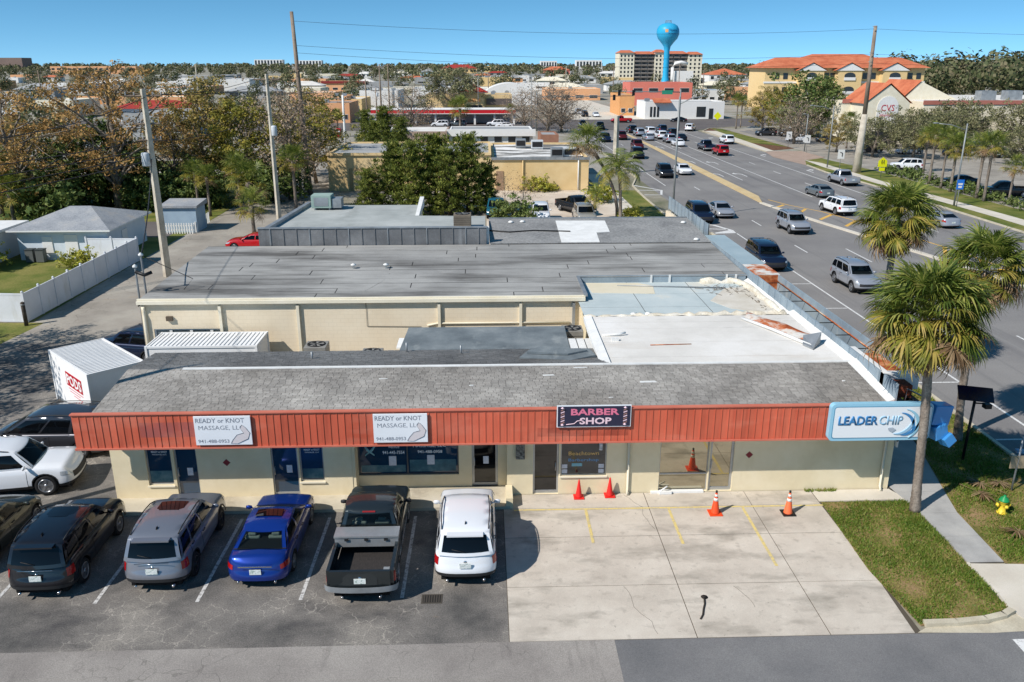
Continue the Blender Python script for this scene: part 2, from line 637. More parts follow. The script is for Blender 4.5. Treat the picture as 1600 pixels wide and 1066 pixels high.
crk.build('tar_patch', plain('tar', S(52, 46, 40), 0.9), apron)

# --- walkways, kerbs
walkway = MB().box(-13.35, 0.8, 26.12, 27.75, 0, 0.12).build('walkway', M_walk)
walkway['kind'] = 'structure'
sp = MB().prism([(11.97, 26.28), (15.15, 26.34), (15.15, 27.1), (11.97, 27.1)], 0, 0.03).build('corner_path', M_side_l)
sp['kind'] = 'structure'
path = sheet('sidewalk', [(15.18, 22.25), (16.32, 22.25), (16.5, 25.4), (17.9, 31.1), (17.9, 60), (14.9, 60), (14.9, 27.1), (15.2, 26.3)], 0.03, M_joint)
yy = 22.27
while yy < 58:
    y2 = yy + 1.52
    L = lambda y: float(np.interp(y, (22.2, 26.3, 27.1, 60), (15.18, 15.2, 14.92, 14.92)))
    Q = lambda y: float(np.interp(y, (22.2, 25.4, 31.1, 60), (16.32, 16.5, 17.9, 17.9)))
    MB().prism([(L(yy), yy), (Q(yy), yy), (Q(y2 - 0.012), y2 - 0.012), (L(y2 - 0.012), y2 - 0.012)], 0.0, 0.045).build('paving_slab', M_side, path)
    yy = y2
rp = MB().prism([(15.22, 22.2), (16.9, 22.1), (17.6, 19.0), (15.3, 19.3), (15.15, 19.62)], 0, [0.05, 0.05, 0.02, 0.02, 0.03]).build('kerb_ramp', M_side_l)
rp['kind'] = 'structure'


def kerb(name, pts, w=0.16, h=0.13, m=None):
    """a kerb along a plan polyline, cut into stones"""
    o = None
    root = None
    for i in range(len(pts) - 1):
        a, b = Vector(pts[i]), Vector(pts[i + 1])
        d = (b - a)
        n = Vector((-d.y, d.x)).normalized() * w
        q = MB().prism([tuple(a), tuple(b), tuple(b + n), tuple(a + n)], 0, h)
        if root is None:
            root = q.build(name, m or M_kerb)
            root['kind'] = 'structure'
        else:
            q.build('kerb_stone', m or M_kerb, root)


kerb('corner_kerb', [(12.25, 19.2), (13.2, 19.22), (14.1, 19.32), (14.75, 19.5), (15.12, 19.72)], 0.2)
kerb('ramp_kerb', [(15.12, 19.76), (15.22, 20.6), (15.2, 21.5), (15.16, 22.2)], 0.09, 0.1, M_side_l)
sheet('kerb_gutter', [(11.9, 18.98), (14.0, 18.9), (15.0, 18.95), (15.5, 19.25), (15.12, 19.7), (14.1, 19.3), (12.25, 19.19)], 0.016, M_kerb)
kerb('road_kerb_west', [(19.4, 22.4), (20.4, 23.8), (20.95, 25.4), (21.2, 28), (21.2, 46), (21.2, 62), (21.2, 76)], 0.18)
kerb('road_kerb_far_west', [(18.95, 79), (18.95, 98), (19.3, 108), (21.2, 116), (21.2, 150), (21.2, 190)], 0.2)
lawn_a = sheet('corner_lawn', [(12.0, 26.22), (11.85, 22), (12.12, 19.25), (13.2, 19.42), (14.1, 19.52), (15.05, 19.9), (15.12, 22.3), (15.14, 26.2)], 0.03, M_gdirt)
lawn_b = sheet('road_verge', [(16.33, 22.2), (18.2, 21.6), (19.3, 22.5), (20.3, 23.9), (20.85, 25.4), (21.05, 28), (21.05, 60), (17.92, 60), (17.92, 31.1), (16.52, 25.4)], 0.028, M_gdirt)
sheet('far_verge', rect(16.35, 18.8, 83, 104), 0.03, M_lawn)
sheet('far_sidewalk', rect(14.4, 16.35, 60, 120), 0.028, M_side_l)
sheet('crossing_stripe', rect(14.36, 17.5, 17.4, 18.62), 0.016, M_wline)
sheet('crossing_stripe_far', rect(14.6, 17.8, 16.4, 17.0), 0.016, M_wline)

# --- highway markings
def dash(x, y0, y1, w=0.13, m=None, nm='lane_line'):
    return sheet(nm, rect(x - w / 2, x + w / 2, y0, y1), 0.009, m or M_wline, parent=highway)


dash(23.5, 14, 76)
dash(23.5, 108, 196)
for y in (24.5, 31.2, 37.8, 44.3, 51.0, 57.3):
    sheet('bay_tick', rect(21.4, 23.4, y - 0.06, y + 0.06), 0.009, M_wline, parent=highway)
for y in (31.3, 43.5, 55.6, 67.6, 79.8, 92, 104, 116, 128, 140, 152, 164, 176):
    dash(27.0, y, y + 3.0, nm='lane_dash')
for y in (40, 52, 64):
    dash(30.85, y, y + 5.0, nm='lane_dash')
for pts in ([(21.5, 76), (23.5, 76.2), (23.6, 77.6), (22.6, 80.4), (21.5, 81), (21.5, 80.6), (22.3, 80.1), (23.2, 77.6), (21.5, 76.4)],
            [(21.5, 78.2), (23.2, 77.9), (23.2, 78.15), (21.5, 78.5)],
            [(19.2, 108.5), (22.0, 104), (21.2, 100), (21.45, 100), (22.3, 104), (19.4, 109)],
            [(19.2, 104), (22, 103.6), (22, 103.9), (19.2, 104.4)], [(19.3, 100), (21.4, 100), (21.4, 100.3), (19.3, 100.4)]):
    sheet('hatch_line', pts, 0.009, M_wline, parent=highway)
dash(35.1, 113, 190)
dash(38.95, 98, 190)
dash(46.05, 60, 196)
for y in (64, 76, 88, 98, 107, 119.6, 131.5, 143.5, 155.5, 167.5, 179):
    dash(42.6, y, y + 3.2, nm='lane_dash')
arrow = [(-0.08, -1.7), (0.08, -1.7), (0.08, 0.2), (0.75, 0.55), (0.75, 0.1), (1.25, 0.8), (0.75, 1.5), (0.75, 0.95), (-0.08, 0.45)]
for (x, y, s) in ((33.6, 119.2, -1), (36.9, 119.1, -1), (33.6, 135.6, -1), (36.9, 134, -1), (33.7, 160, -1), (36.9, 160, -1), (47.9, 123.2, 1), (47.9, 145, 1), (47.9, 180, 1)):
    q = [(x + px * s, y + py * 1.3) for px, py in arrow]
    sheet('turn_arrow', q if s > 0 else q[::-1], 0.009, M_wline, parent=highway)
dash(34.0, 198, 198.5, 1.0)
for x in (16, 19, 22, 25, 28):
    sheet('crosswalk_bar', rect(x, x + 1.6, 203.5, 205.2), 0.012, M_wline, parent=highway)
sheet('stop_line', rect(36, 50, 197.5, 198.1), 0.009, M_wline, parent=highway)

med = MB().prism([(31.35, 93), (32.5, 98), (32.65, 130), (32.2, 190), (31.9, 190), (31.4, 135)], 0, 0.15).build('median', M_tan)
med['kind'] = 'structure'
kerb('median_kerb', [(31.15, 93.4), (32.1, 87), (33.2, 81), (34.4, 75), (36.2, 66), (37.6, 58), (38.2, 50), (38.4, 30)], 0.45, 0.13, M_side_l)
for (ax, ay), (bx, by) in (((32.3, 91.1), (33.5, 92.5)), ((33.2, 87), (34.9, 89.6)), ((34.0, 83.2), (36.6, 86.4)), ((35.1, 79.5), (37.5, 82.6)), ((36.2, 75.3), (38.3, 78.3)), ((37.2, 71), (39, 74)), ((38, 66.5), (39.5, 69.5)), ((38.7, 62), (40, 65))):
    sheet('hatch_bar', [(ax, ay), (ax + 0.1, ay - 0.5), (bx + 0.1, by - 0.5), (bx, by)], 0.010, M_yline2, parent=highway)
sheet('edge_line', [(32.9, 96), (33.9, 92.2), (36.0, 87.6), (38.0, 79), (39.8, 68), (40.4, 56), (40.55, 56), (40.0, 68), (38.2, 79), (36.2, 87.6), (34.1, 92.2), (33.1, 96)][::-1], 0.010, M_yline2, parent=highway)
mi = MB().prism([(38.9, 30), (40.6, 30), (40.4, 57), (39.3, 60.5), (38.2, 57)], 0, 0.14).build('median_island', M_lawn)
mi['kind'] = 'structure'
kerb('median_yellow_kerb', [(38.3, 57), (39.3, 60.7), (40.55, 57), (40.8, 30)], 0.2, 0.16, surf('yellow_kerb_paint', [S(216, 172, 60), S(230, 190, 84)], sc=2, grain=0.1))

# --- east side of the highway
kerb('road_kerb_east', [(50.3, 30), (50.3, 70), (50.3, 108), (49.6, 121), (50.2, 130)][::-1], 0.22)
kerb('road_kerb_far_east', [(50.6, 151), (50.8, 172), (51.2, 199), (55, 208), (66, 213)][::-1], 0.22)
sheet('east_verge', [(50.3, 30), (58.6, 30), (58.6, 80), (57.9, 92), (57.9, 122), (56.3, 142), (52.6, 140), (50.2, 130), (49.6, 121), (50.3, 108)], 0.02, M_lawn)
es = sheet('east_sidewalk', [(52.2, 30), (54.2, 30), (54.6, 84), (53.6, 111), (53.8, 133), (52.6, 137.5), (51.9, 128), (51.8, 110), (52.6, 84)], 0.03, M_side_l)
sheet('brick_driveway', [(50.2, 130), (52.6, 137), (57.5, 141), (57.5, 152), (52.6, 152), (50.5, 151), (49, 142)], 0.024, M_brickpave)
sheet('east_verge_far', [(50.8, 152), (58, 157), (58, 205), (56, 210), (51.2, 199)], 0.02, M_mulch)
sheet('corner_grass_far', [(52.6, 171), (57.9, 160), (57.9, 206), (55.5, 208)], 0.024, M_lawn)
sheet('east_sidewalk_far', [(50.8, 152), (52.6, 152), (53.6, 172), (54.8, 200), (52, 200)], 0.028, M_side_l)


# --- grass blades on the lawns near the camera
def poly_in(x, y, P):
    ins = np.zeros(len(x), bool)
    j = len(P) - 1
    for i in range(len(P)):
        xi, yi = P[i]
        xj, yj = P[j]
        c = ((yi > y) != (yj > y)) & (x < (xj - xi) * (y - yi) / (yj - yi + 1e-12) + xi)
        ins ^= c
        j = i
    return ins


def np_mesh(name, V, F, mats, mi=None):
    me = bpy.data.meshes.new(name)
    me.vertices.add(len(V))
    me.vertices.foreach_set('co', np.ascontiguousarray(V, dtype=np.float32).ravel())
    k = F.shape[1]
    me.loops.add(F.size)
    me.loops.foreach_set('vertex_index', np.ascontiguousarray(F, dtype=np.int32).ravel())
    me.polygons.add(len(F))
    me.polygons.foreach_set('loop_start', np.arange(0, F.size, k, dtype=np.int32))
    if mi is not None:
        me.polygons.foreach_set('material_index', np.ascontiguousarray(mi, dtype=np.int32))
    for m in mats:
        me.materials.append(m)
    me.update(calc_edges=True)
    return me


M_blade = leafy('grass_blades', [S(74, 104, 32), S(102, 130, 46), S(132, 140, 62), S(170, 150, 98)], 0.3, sc=0.6)


def grass(name, P, dens, h, seed, label, z=0.03):
    r = np.random.default_rng(seed)
    P = np.array(P)
    lo, hi = P.min(0), P.max(0)
    n = int((hi[0] - lo[0]) * (hi[1] - lo[1]) * dens)
    x, y = r.uniform(lo[0], hi[0], n), r.uniform(lo[1], hi[1], n)
    k = poly_in(x, y, P)
    x, y = x[k], y[k]
    patch = 0.5 + 0.5 * np.sin(x * 1.7 + 1.3 * np.sin(y * 1.1)) * np.cos(y * 1.3 + np.sin(x * 2.1))
    k = r.random(len(x)) < 0.12 + 0.88 * patch ** 0.8
    x, y, patch = x[k], y[k], patch[k]
    n = len(x)
    a = r.uniform(0, 2 * PI, n)
    w = r.uniform(0.012, 0.028, n)
    hh = h * r.uniform(0.4, 1.3, n) * (0.5 + 0.8 * patch)
    ln = r.uniform(0.2, 1.1, n) * hh
    b = r.uniform(0, 2 * PI, n)
    V = np.empty((n, 3, 3))
    V[:, 0] = np.stack([x - w * np.cos(a), y - w * np.sin(a), np.full(n, z)], 1)
    V[:, 1] = np.stack([x + w * np.cos(a), y + w * np.sin(a), np.full(n, z)], 1)
    V[:, 2] = np.stack([x + ln * np.cos(b), y + ln * np.sin(b), z + hh], 1)
    o = link(name, np_mesh(name, V.reshape(-1, 3), np.arange(n * 3).reshape(-1, 3), [M_blade]))
    return tag(o, label, 'grass', kind='stuff')


grass('grass', [(12.0, 26.2), (11.85, 22), (12.12, 19.3), (13.2, 19.42), (14.1, 19.52), (15.05, 19.9), (15.12, 22.3), (15.14, 26.2)], 1500, 0.085, 1, 'patchy green grass of the corner lawn beside the concrete apron')
grass('grass', [(16.4, 22.2), (18.2, 21.7), (19.3, 22.6), (20.3, 24), (20.85, 25.4), (21.0, 28), (21.0, 44), (17.95, 44), (17.95, 31.1), (16.55, 25.4)], 900, 0.11, 2, 'rough grass of the verge between sidewalk and highway')

# ================================================================ the shop building in front
M_cream = surf('cream_stucco', [S(222, 206, 170), S(230, 215, 180), S(236, 222, 190)], sc=0.8, det=6, grain=0.04, gsc=60, bump=0.25, bsc=90,
               stains=((0.7, S(206, 190, 150), 0.6, 0.75, 0.5, (1, 1, 0.4)),))
M_cream_b = surf('cream_block_wall', [S(224, 208, 180), S(232, 217, 190), S(238, 225, 200)], sc=0.35, det=6, grain=0.04, gsc=40, bump=0.15, bsc=60,
                 joints=(0.4, 0.2, 0.012, 0.16, S(184, 168, 136)), stains=((0.6, S(208, 190, 150), 0.6, 0.75, 0.4, (1, 1, 0.3)),))
M_trim = surf('cream_trim', [S(226, 216, 190), S(236, 228, 206)], sc=1.2, grain=0.06, gsc=30)
M_alu = surf('aluminium_frame', [S(168, 170, 170), S(186, 188, 188)], sc=2, grain=0.05, rough=0.4, metal=0.55, spec=0.5)
M_whitep = surf('white_paint', [S(226, 226, 222), S(236, 236, 232)], sc=1, grain=0.04, gsc=20)
M_glass = NT('shop_glass').finish(S(22, 36, 46), 0.04, 0.0, 0.9)
M_glass_b = NT('tinted_glass_sky').finish(S(26, 58, 84), 0.03, 0.0, 1.0)  # dark tint, with the blue sky reflection put into the base colour
M_dark = plain('dark_interior', S(34, 33, 34), 0.5)
M_black = plain('black_plastic', S(24, 24, 25), 0.5)
M_mirror = NT('mirror_film_glass').finish(S(176, 170, 150), 0.035, 0.92, 0.5)
M_door_b = NT('dark_door_glass').finish(S(14, 15, 18), 0.06, 0.0, 0.8)
M_paper = surf('paper', [S(196, 200, 210), S(222, 224, 230)], sc=14, grain=0.1, gsc=50)


def fascia_mat():
    s = NT('red_metal_panel')
    p = s.pos()
    f = s.noise(p, 0.5, 6)
    col = s.ramp(f, [(0.3, S(198, 92, 66)), (0.55, S(209, 104, 77)), (0.75, S(216, 118, 91))])
    sep = s.t.nodes.new('ShaderNodeSeparateXYZ')
    s.t.links.new(p, sep.inputs[0])

    def patch(x0, x1, z0, z1, c, a):
        nonlocal col
        m = s.math('MULTIPLY', s.math('GREATER_THAN', sep.outputs[0], x0), s.math('LESS_THAN', sep.outputs[0], x1))
        m = s.math('MULTIPLY', m, s.math('MULTIPLY', s.math('GREATER_THAN', sep.outputs[2], z0), s.math('LESS_THAN', sep.outputs[2], z1)))
        nf = s.n('MapRange', Value=s.noise(p, 2.2, 4), i1=0.3, i2=0.6, i3=0.4, i4=1.0).outputs[0]
        col = s.mix(s.math('MULTIPLY', s.math('MULTIPLY', m, a), nf), col, c)
    patch(-11.75, -9.9, 2.95, 3.5, S(160, 92, 88), 0.75)          # ghosts of older signs
    patch(1.75, 4.9, 2.78, 3.1, S(150, 62, 44), 0.8)
    patch(2.1, 2.5, 2.9, 3.78, S(150, 62, 44), 0.7)
    st = s.n('MapRange', Value=s.noise(s.pos((3, 1, 0.25)), 2.0, 5), i1=0.5, i2=0.72, i3=0.0, i4=0.6).outputs[0]
    col = s.mix(st, col, S(172, 76, 56))
    fd = s.n('MapRange', Value=s.noise(s.pos((0.35, 1, 1.2)), 1.1, 5), i1=0.5, i2=0.72, i3=0.0, i4=0.45).outputs[0]
    col = s.mix(fd, col, S(226, 146, 122))
    rn = s.t.nodes.new('ShaderNodeObjectInfo').outputs['Random']
    vm = s.t.nodes.new('ShaderNodeVectorMath')
    vm.operation = 'SCALE'
    s.t.links.new(col, vm.inputs[0])
    s.t.links.new(s.n('MapRange', Value=rn, i1=0.0, i2=1.0, i3=0.9, i4=1.08).outputs[0], vm.inputs['Scale'])
    return s.finish(vm.outputs[0], 0.42, 0.0, 0.4)


M_red = fascia_mat()
M_shingle = surf('grey_shingle', [S(124, 120, 114), S(146, 142, 136), S(166, 162, 155)], sc=0.25, det=7, grain=0.25, gsc=30, island=0.17,
                 stains=((0.35, S(96, 94, 91), 0.52, 0.68, 0.7, (0.8, 0.25, 1)), (0.8, S(196, 194, 188), 0.66, 0.76, 0.55, (1, 1, 1))), bump=0.3, bsc=80)
M_roofroll = surf('rolled_roofing', [S(136, 135, 132), S(157, 156, 152), S(173, 172, 167)], sc=0.16, det=8, grain=0.12, gsc=20, island=0.0,
                  stains=((0.28, S(84, 82, 79), 0.48, 0.66, 0.85, (0.35, 1.8, 1)), (0.5, S(186, 184, 178), 0.62, 0.75, 0.4, (0.6, 1.0, 1)), (1.5, S(112, 110, 106), 0.55, 0.7, 0.5, (0.3, 2.4, 1))))
M_tar = plain('roof_tar', S(62, 60, 58), 0.95)
M_white_roof = surf('white_roof_coat', [S(206, 202, 194), S(220, 216, 208), S(232, 229, 223)], sc=0.3, det=8, grain=0.06, gsc=20,
                    stains=((0.4, S(196, 184, 168), 0.56, 0.72, 0.6, (0.4, 1.6, 1)), (1.8, S(176, 172, 164), 0.64, 0.74, 0.5, (0.3, 1.5, 1))))
M_blue_roof = surf('blue_grey_roof_coat', [S(172, 184, 184), S(188, 198, 197), S(202, 208, 204)], sc=0.3, det=8, grain=0.06, gsc=20,
                   stains=((0.3, S(212, 206, 190), 0.58, 0.66, 0.6, (1, 1, 1)),))
M_foam = surf('spray_foam', [S(202, 192, 170), S(216, 208, 190), S(226, 220, 206)], sc=2.2, det=7, grain=0.2, gsc=12, bump=0.9, bsc=9)
M_flash = surf('white_flashing', [S(214, 214, 210), S(232, 232, 228)], sc=1.5, det=6, grain=0.08, gsc=20)
M_bluemetal = surf('weathered_blue_metal', [S(124, 138, 148), S(142, 157, 166), S(160, 174, 180)], sc=0.5, det=8, grain=0.08, gsc=18, rough=0.55,
                   stains=((1.2, S(186, 190, 188), 0.58, 0.72, 0.5, (1, 1, 0.2)), (1.8, S(140, 110, 90), 0.68, 0.75, 0.6, (1, 1, 0.3))))
M_rust = surf('rusted_metal', [S(120, 56, 30), S(164, 86, 48), S(196, 128, 84), S(206, 190, 170)], sc=1.6, det=8, grain=0.15, gsc=20, rough=0.8)
M_galv = surf('galvanised', [S(138, 142, 144), S(168, 172, 174)], sc=1.5, grain=0.08, rough=0.45, metal=0.4)
M_acgrey = surf('condenser_grey', [S(128, 126, 120), S(148, 146, 140)], sc=2, grain=0.06, rough=0.5)
M_conn = surf('connector_roof_felt', [S(96, 104, 108), S(116, 124, 127), S(138, 144, 145)], sc=0.6, det=7, grain=0.1, gsc=20, stains=((0.8, S(160, 164, 162), 0.58, 0.7, 0.6, (1, 0.5, 1)),))

shop = thing('shop_building', 'long cream shop building with red metal fascia and grey shingle roof in front', 'building', (0, 27.5, 0))


def wall_open(mb, x0, x1, z0, z1, y0, y1, ops, m=0):
    xs = sorted({x0, x1, *[v for o in ops for v in o[:2]]})
    for a, b in zip(xs, xs[1:]):
        mid = (a + b) / 2
        cut = sorted([(o[2], o[3]) for o in ops if o[0] < mid < o[1]])
        z = z0
        for c0, c1 in cut:
            if c0 > z:
                mb.box(a, b, y0, y1, z, c0, m)
            z = max(z, c1)
        if z < z1:
            mb.box(a, b, y0, y1, z, z1, m)
    return mb


YW = 27.15
op_left = [(-12.14, -11.24, 0.62, 2.4), (-11.14, -10.34, 0.12, 2.35), (-7.72, -6.78, 0.12, 2.4), (-6.72, -5.86, 0.68, 2.4)]
op_mid = [(-4.72, -1.04, 0.62, 2.35), (-0.56, 0.4, 0.12, 2.35)]
op_right = [(1.66, 2.6, 0.02, 2.4), (2.66, 4.34, 0.74, 2.4), (6.28, 8.08, 0.04, 2.4), (8.12, 9.0, 0.04, 2.4)]
w = MB()
wall_open(w, -13.35, -4.86, 0.0, 3.7, YW, YW + 0.25, op_left)
wall_open(w, -4.86, 0.72, 0.1, 3.7, YW + 0.5, YW + 0.75, op_mid)
wall_open(w, 0.72, 14.86, 0.0, 3.18, YW, YW + 0.25, op_right)
w.box(-4.86, -4.74, YW + 0.02, YW + 0.5, 0.1, 3.7).box(0.72, 0.84, YW + 0.25, YW + 0.5, 0.1, 3.7)
w.box(-13.35, -13.1, YW + 0.25, 31.9, 0, 3.7).box(-13.1, 5.0, 31.65, 31.9, 0, 3.9).box(14.6, 14.86, YW + 0.25, 51, 0, 3.18)
w.box(4.75, 5.0, 31.9, 43.2, 0, 3.7)
w.build('wall', M_cream, shop)
MB().box(-13.0, 14.5, 28.6, 31.4, 0.0, 3.2).build('interior_core', M_dark, shop)
MB().box(0.66, 0.9, 26.14, 27.13, 0.0, 0.42).build('step_wall', M_cream, shop)
MB().box(-13.4, 14.84, 26.28, 27.14, 2.56, 2.6).build('soffit', M_trim, shop)


def window(x0, x1, z0, z1, y, glass, mull=(), name='window', fw=0.05, frame=None, sill=True, rail=()):
    f = MB()
    f.box(x0, x0 + fw, y - 0.02, y + 0.05, z0, z1).box(x1 - fw, x1, y - 0.02, y + 0.05, z0, z1)
    f.box(x0 + fw, x1 - fw, y - 0.02, y + 0.05, z1 - fw, z1).box(x0 + fw, x1 - fw, y - 0.02, y + 0.05, z0, z0 + (fw if name == 'window' else 0.12))
    for mx in mull:
        f.box(mx - fw / 2, mx + fw / 2, y - 0.018, y + 0.05, z0 + fw, z1 - fw)
    for rz in rail:
        f.box(x0 + fw, x1 - fw, y - 0.016, y + 0.05, rz - 0.03, rz + 0.03)
    o = f.build(name, frame or M_alu, shop)
    e = [x0] + list(mull) + [x1]
    for a, b in zip(e, e[1:]):
        MB().box(a + 0.02, b - 0.02, y + 0.01, y + 0.025, z0 + 0.03, z1 - 0.02).build('pane', glass, o)
    if sill and name == 'window':
        MB().box(x0 - 0.03, x1 + 0.03, y - 0.16, y - 0.022, z0 - 0.05, z0 - 0.004).build('sill', M_trim, o)
    if name == 'door':
        hx = x0 + 0.1 if x0 > 0 and x0 < 8 else x0 + 0.1
        if x0 > 1:
            hx = x1 - 0.12 if x0 < 8 else x0 + 0.08
        MB().tube([(hx, y - 0.03, 0.95), (hx, y - 0.1, 0.98), (hx, y - 0.1, 1.25), (hx, y - 0.03, 1.28)], 0.014, 6).build('handle', M_alu, o)
    return o


yg = YW + 0.1
wa = window(-12.14, -11.24, 0.62, 2.4, yg, M_glass_b)
da = window(-11.14, -10.34, 0.12, 2.35, yg, M_glass_b, name='door')
db = window(-7.72, -6.78, 0.12, 2.4, yg, M_glass_b, name='door')
wb = window(-6.72, -5.86, 0.68, 2.4, yg, M_glass_b)
ym = YW + 0.58
wc = window(-4.72, -1.04, 0.62, 2.35, ym, M_glass_b, mull=(-2.92,), frame=surf('bronze_frame', [S(86, 88, 90), S(104, 106, 108)], sc=2, grain=0.05, metal=0.4, rough=0.45), sill=False)
dc = window(-0.56, 0.4, 0.12, 2.35, ym, M_door_b, name='door', fw=0.09)
dd = window(1.66, 2.6, 0.02, 2.4, yg, M_door_b, name='door', fw=0.07)
wd = window(2.66, 4.34, 0.74, 2.4, yg, M_glass, fw=0.04)
we = window(6.28, 8.08, 0.04, 2.4, yg, M_mirror, fw=0.035, sill=False, rail=(0.72,))
de = window(8.12, 9.0, 0.04, 2.4, yg, M_mirror, name='door', fw=0.09)
MB().box(6.0, 7.95, YW - 0.1, YW + 0.06, 0.02, 0.09).build('threshold', M_whitep, we)
MB().tube([(6.3, YW - 0.12, 0.1), (6.6, YW - 0.08, 0.3)], 0.03, 5).box(6.3, 6.75, YW - 0.2, YW - 0.1, 0.03, 0.13).build('loose_trim', M_whitep, we)
# writing and notices on the glass
M_wtext = plain('white_lettering', S(240, 243, 246), 0.6)
M_ytext = plain('gold_lettering', S(226, 186, 112), 0.6)
M_btext = plain('blue_lettering', S(104, 160, 208), 0.6)
yt = ym + 0.005
letter('Myofascial Release', -3.98, 1.92, yt, 1.0, 0.14, M_wtext, wc)
letter('Venice', -3.62, 1.68, yt, 0.42, 0.15, M_wtext, wc)
letter('941-445-7554', -3.82, 1.44, yt, 0.8, 0.13, M_wtext, wc)
letter('READY or KNOT', -2.78, 1.92, yt, 1.32, 0.16, M_wtext, wc)
letter('MASSAGE, LLC', -2.7, 1.68, yt, 1.2, 0.17, M_wtext, wc)
letter('941-488-0958', -2.54, 1.46, yt, 0.9, 0.12, M_wtext, wc)
for (x, z, ww, hh) in ((-3.6, 0.98, 0.27, 0.38), (-2.2, 1.0, 0.27, 0.38)):
    MB().box(x, x + ww, yt - 0.004, yt + 0.002, z, z + hh).build('notice', M_paper, wc)
M_teal = plain('teal_figure', S(126, 178, 190), 0.6)
fig = MB()
fig.lathe([(0.0, 0), (0.085, 0.0), (0.085, 0.004), (0, 0.004)], 12, axis='z')
fig.xform(Matrix.Translation((-4.28, yt, 1.92)) @ Matrix.Rotation(R(90), 4, 'X'))
fig.tube([(-4.5, yt, 1.86), (-4.36, yt, 1.62), (-4.12, yt, 1.4)], [0.02, 0.05, 0.02], 6).tube([(-4.04, yt, 1.84), (-4.2, yt, 1.62), (-4.46, yt, 1.4)], [0.02, 0.05, 0.02], 6)
fig.build('emblem', M_teal, wc)
for o_, x, z in ((da, -10.76, 0.95), (db, -7.22, 1.0), (dc, -0.14, 1.0)):
    MB().box(x, x + 0.2, yg - 0.0 if o_ is not dc else yt - 0.004, (yg + 0.008) if o_ is not dc else yt + 0.004, z, z + 0.3).build('notice', M_paper, o_)
for o_, a_, b_, c_, d_ in ((wa, -12.08, -11.3, 0.7, 1.15), (wb, -6.66, -5.92, 0.76, 1.15), (wc, -4.62, -3.0, 0.72, 1.0), (wc, -2.84, -1.14, 0.72, 1.2)):
    y_ = yg + 0.004 if o_ is not wc else yt - 0.001
    MB().box(a_, b_, y_, y_ + 0.003, c_, d_).build('teal_panel', surf('teal_mottle', [S(44, 78, 92), S(66, 106, 120), S(110, 140, 146)], sc=1.3, det=5, grain=0.05, rough=0.3), o_)  # mottled teal sheet over the lower part of the pane
letter('READY or KNOT', -11.95, 1.86, yg + 0.004, 0.56, 0.07, M_wtext, wa)
letter('MASSAGE, LLC', -11.92, 1.76, yg + 0.004, 0.5, 0.06, M_wtext, wa)
letter('READY or KNOT', -6.55, 1.86, yg + 0.004, 0.56, 0.07, M_wtext, wb)
letter('MASSAGE, LLC', -6.52, 1.76, yg + 0.004, 0.5, 0.06, M_wtext, wb)
letter('Beachtown', 2.96, 1.52, yg + 0.004, 1.1, 0.15, M_ytext, wd)
letter('Barbershop', 2.96, 1.24, yg + 0.004, 1.1, 0.15, M_btext, wd)
for (x, z) in ((2.72, 0.8), (2.72, 1.0), (4.06, 0.8), (4.06, 1.0)):
    MB().box(x, x + 0.2, yg, yg + 0.006, z, z + 0.16).build('notice', M_paper, wd)
MB().box(3.08, 3.46, yg, yg + 0.006, 1.08, 1.2).build('notice', M_teal, wd)
MB().lathe([(0.07, 0.0), (0.07, 0.42)], 10, c=(4.12, yg - 0.03, 1.75)).build('barber_pole', surf('barber_stripe', [S(120, 130, 150), S(206, 210, 214)], sc=9, grain=0.0, stretch=(0.4, 0.4, 1)), wd)
MB().box(1.04, 1.36, YW - 0.13, YW, 1.5, 2.1).build('mailbox', surf('notice_box', [S(60, 58, 54), S(150, 146, 136)], sc=9, det=2, grain=0.1), shop)
for x in (-9.3, 9.55):
    q = MB()
    q.face([(x, YW - 0.004, 1.35), (x + 0.14, YW - 0.004, 1.49), (x, YW - 0.004, 1.63), (x - 0.14, YW - 0.004, 1.49)])
    q.build('hazard_diamond', plain('diamond_red', S(128, 34, 44), 0.5), shop)
for x in (5.12, 14.52):
    MB().tube([(x, YW - 0.06, 2.58), (x, YW - 0.06, 0.2), (x, YW - 0.22, 0.05)], 0.05, 6).build('downspout', M_trim, shop)
MB().box(14.9, 14.96, YW - 0.1, YW + 0.05, 1.75, 2.4).build('striped_marker', surf('marker_stripes', [S(30, 30, 32), S(210, 210, 206)], sc=1.5, det=0, grain=0.0, stretch=(1, 1, 4), lo=0.49, hi=0.51), shop)

# the red fascia: one metal pan after another
YF = 26.2
fas = MB().box(-13.97, 15.0, YF + 0.012, YF + 0.08, 2.58, 3.8).build('fascia', M_red, shop)
pan = MB()
pw = 0.24
pan.box(0.0, pw - 0.028, -0.012, 0.01, 0, 1.21).box(pw - 0.028, pw - 0.004, -0.03, 0.01, 0, 1.21)
pan_me = pan.mesh('metal_panel', M_red)
n_pan = int((15.0 + 13.97) / pw)
for i in range(n_pan):
    o = bpy.data.objects.new('metal_panel', pan_me)
    C.objects.link(o)
    o.parent = fas
    o.location = (-13.95 + i * pw, YF, 2.585)
MB().box(-13.99, 15.02, YF - 0.065, YF + 0.12, 3.8, 3.84).build('cap_trim', surf('red_trim', [S(196, 104, 84), S(206, 122, 100)], sc=1, grain=0.05), fas)
MB().box(-13.99, 15.02, YF - 0.065, YF + 0.1, 2.52, 2.58).build('drip_trim', MATS['red_trim'], fas)

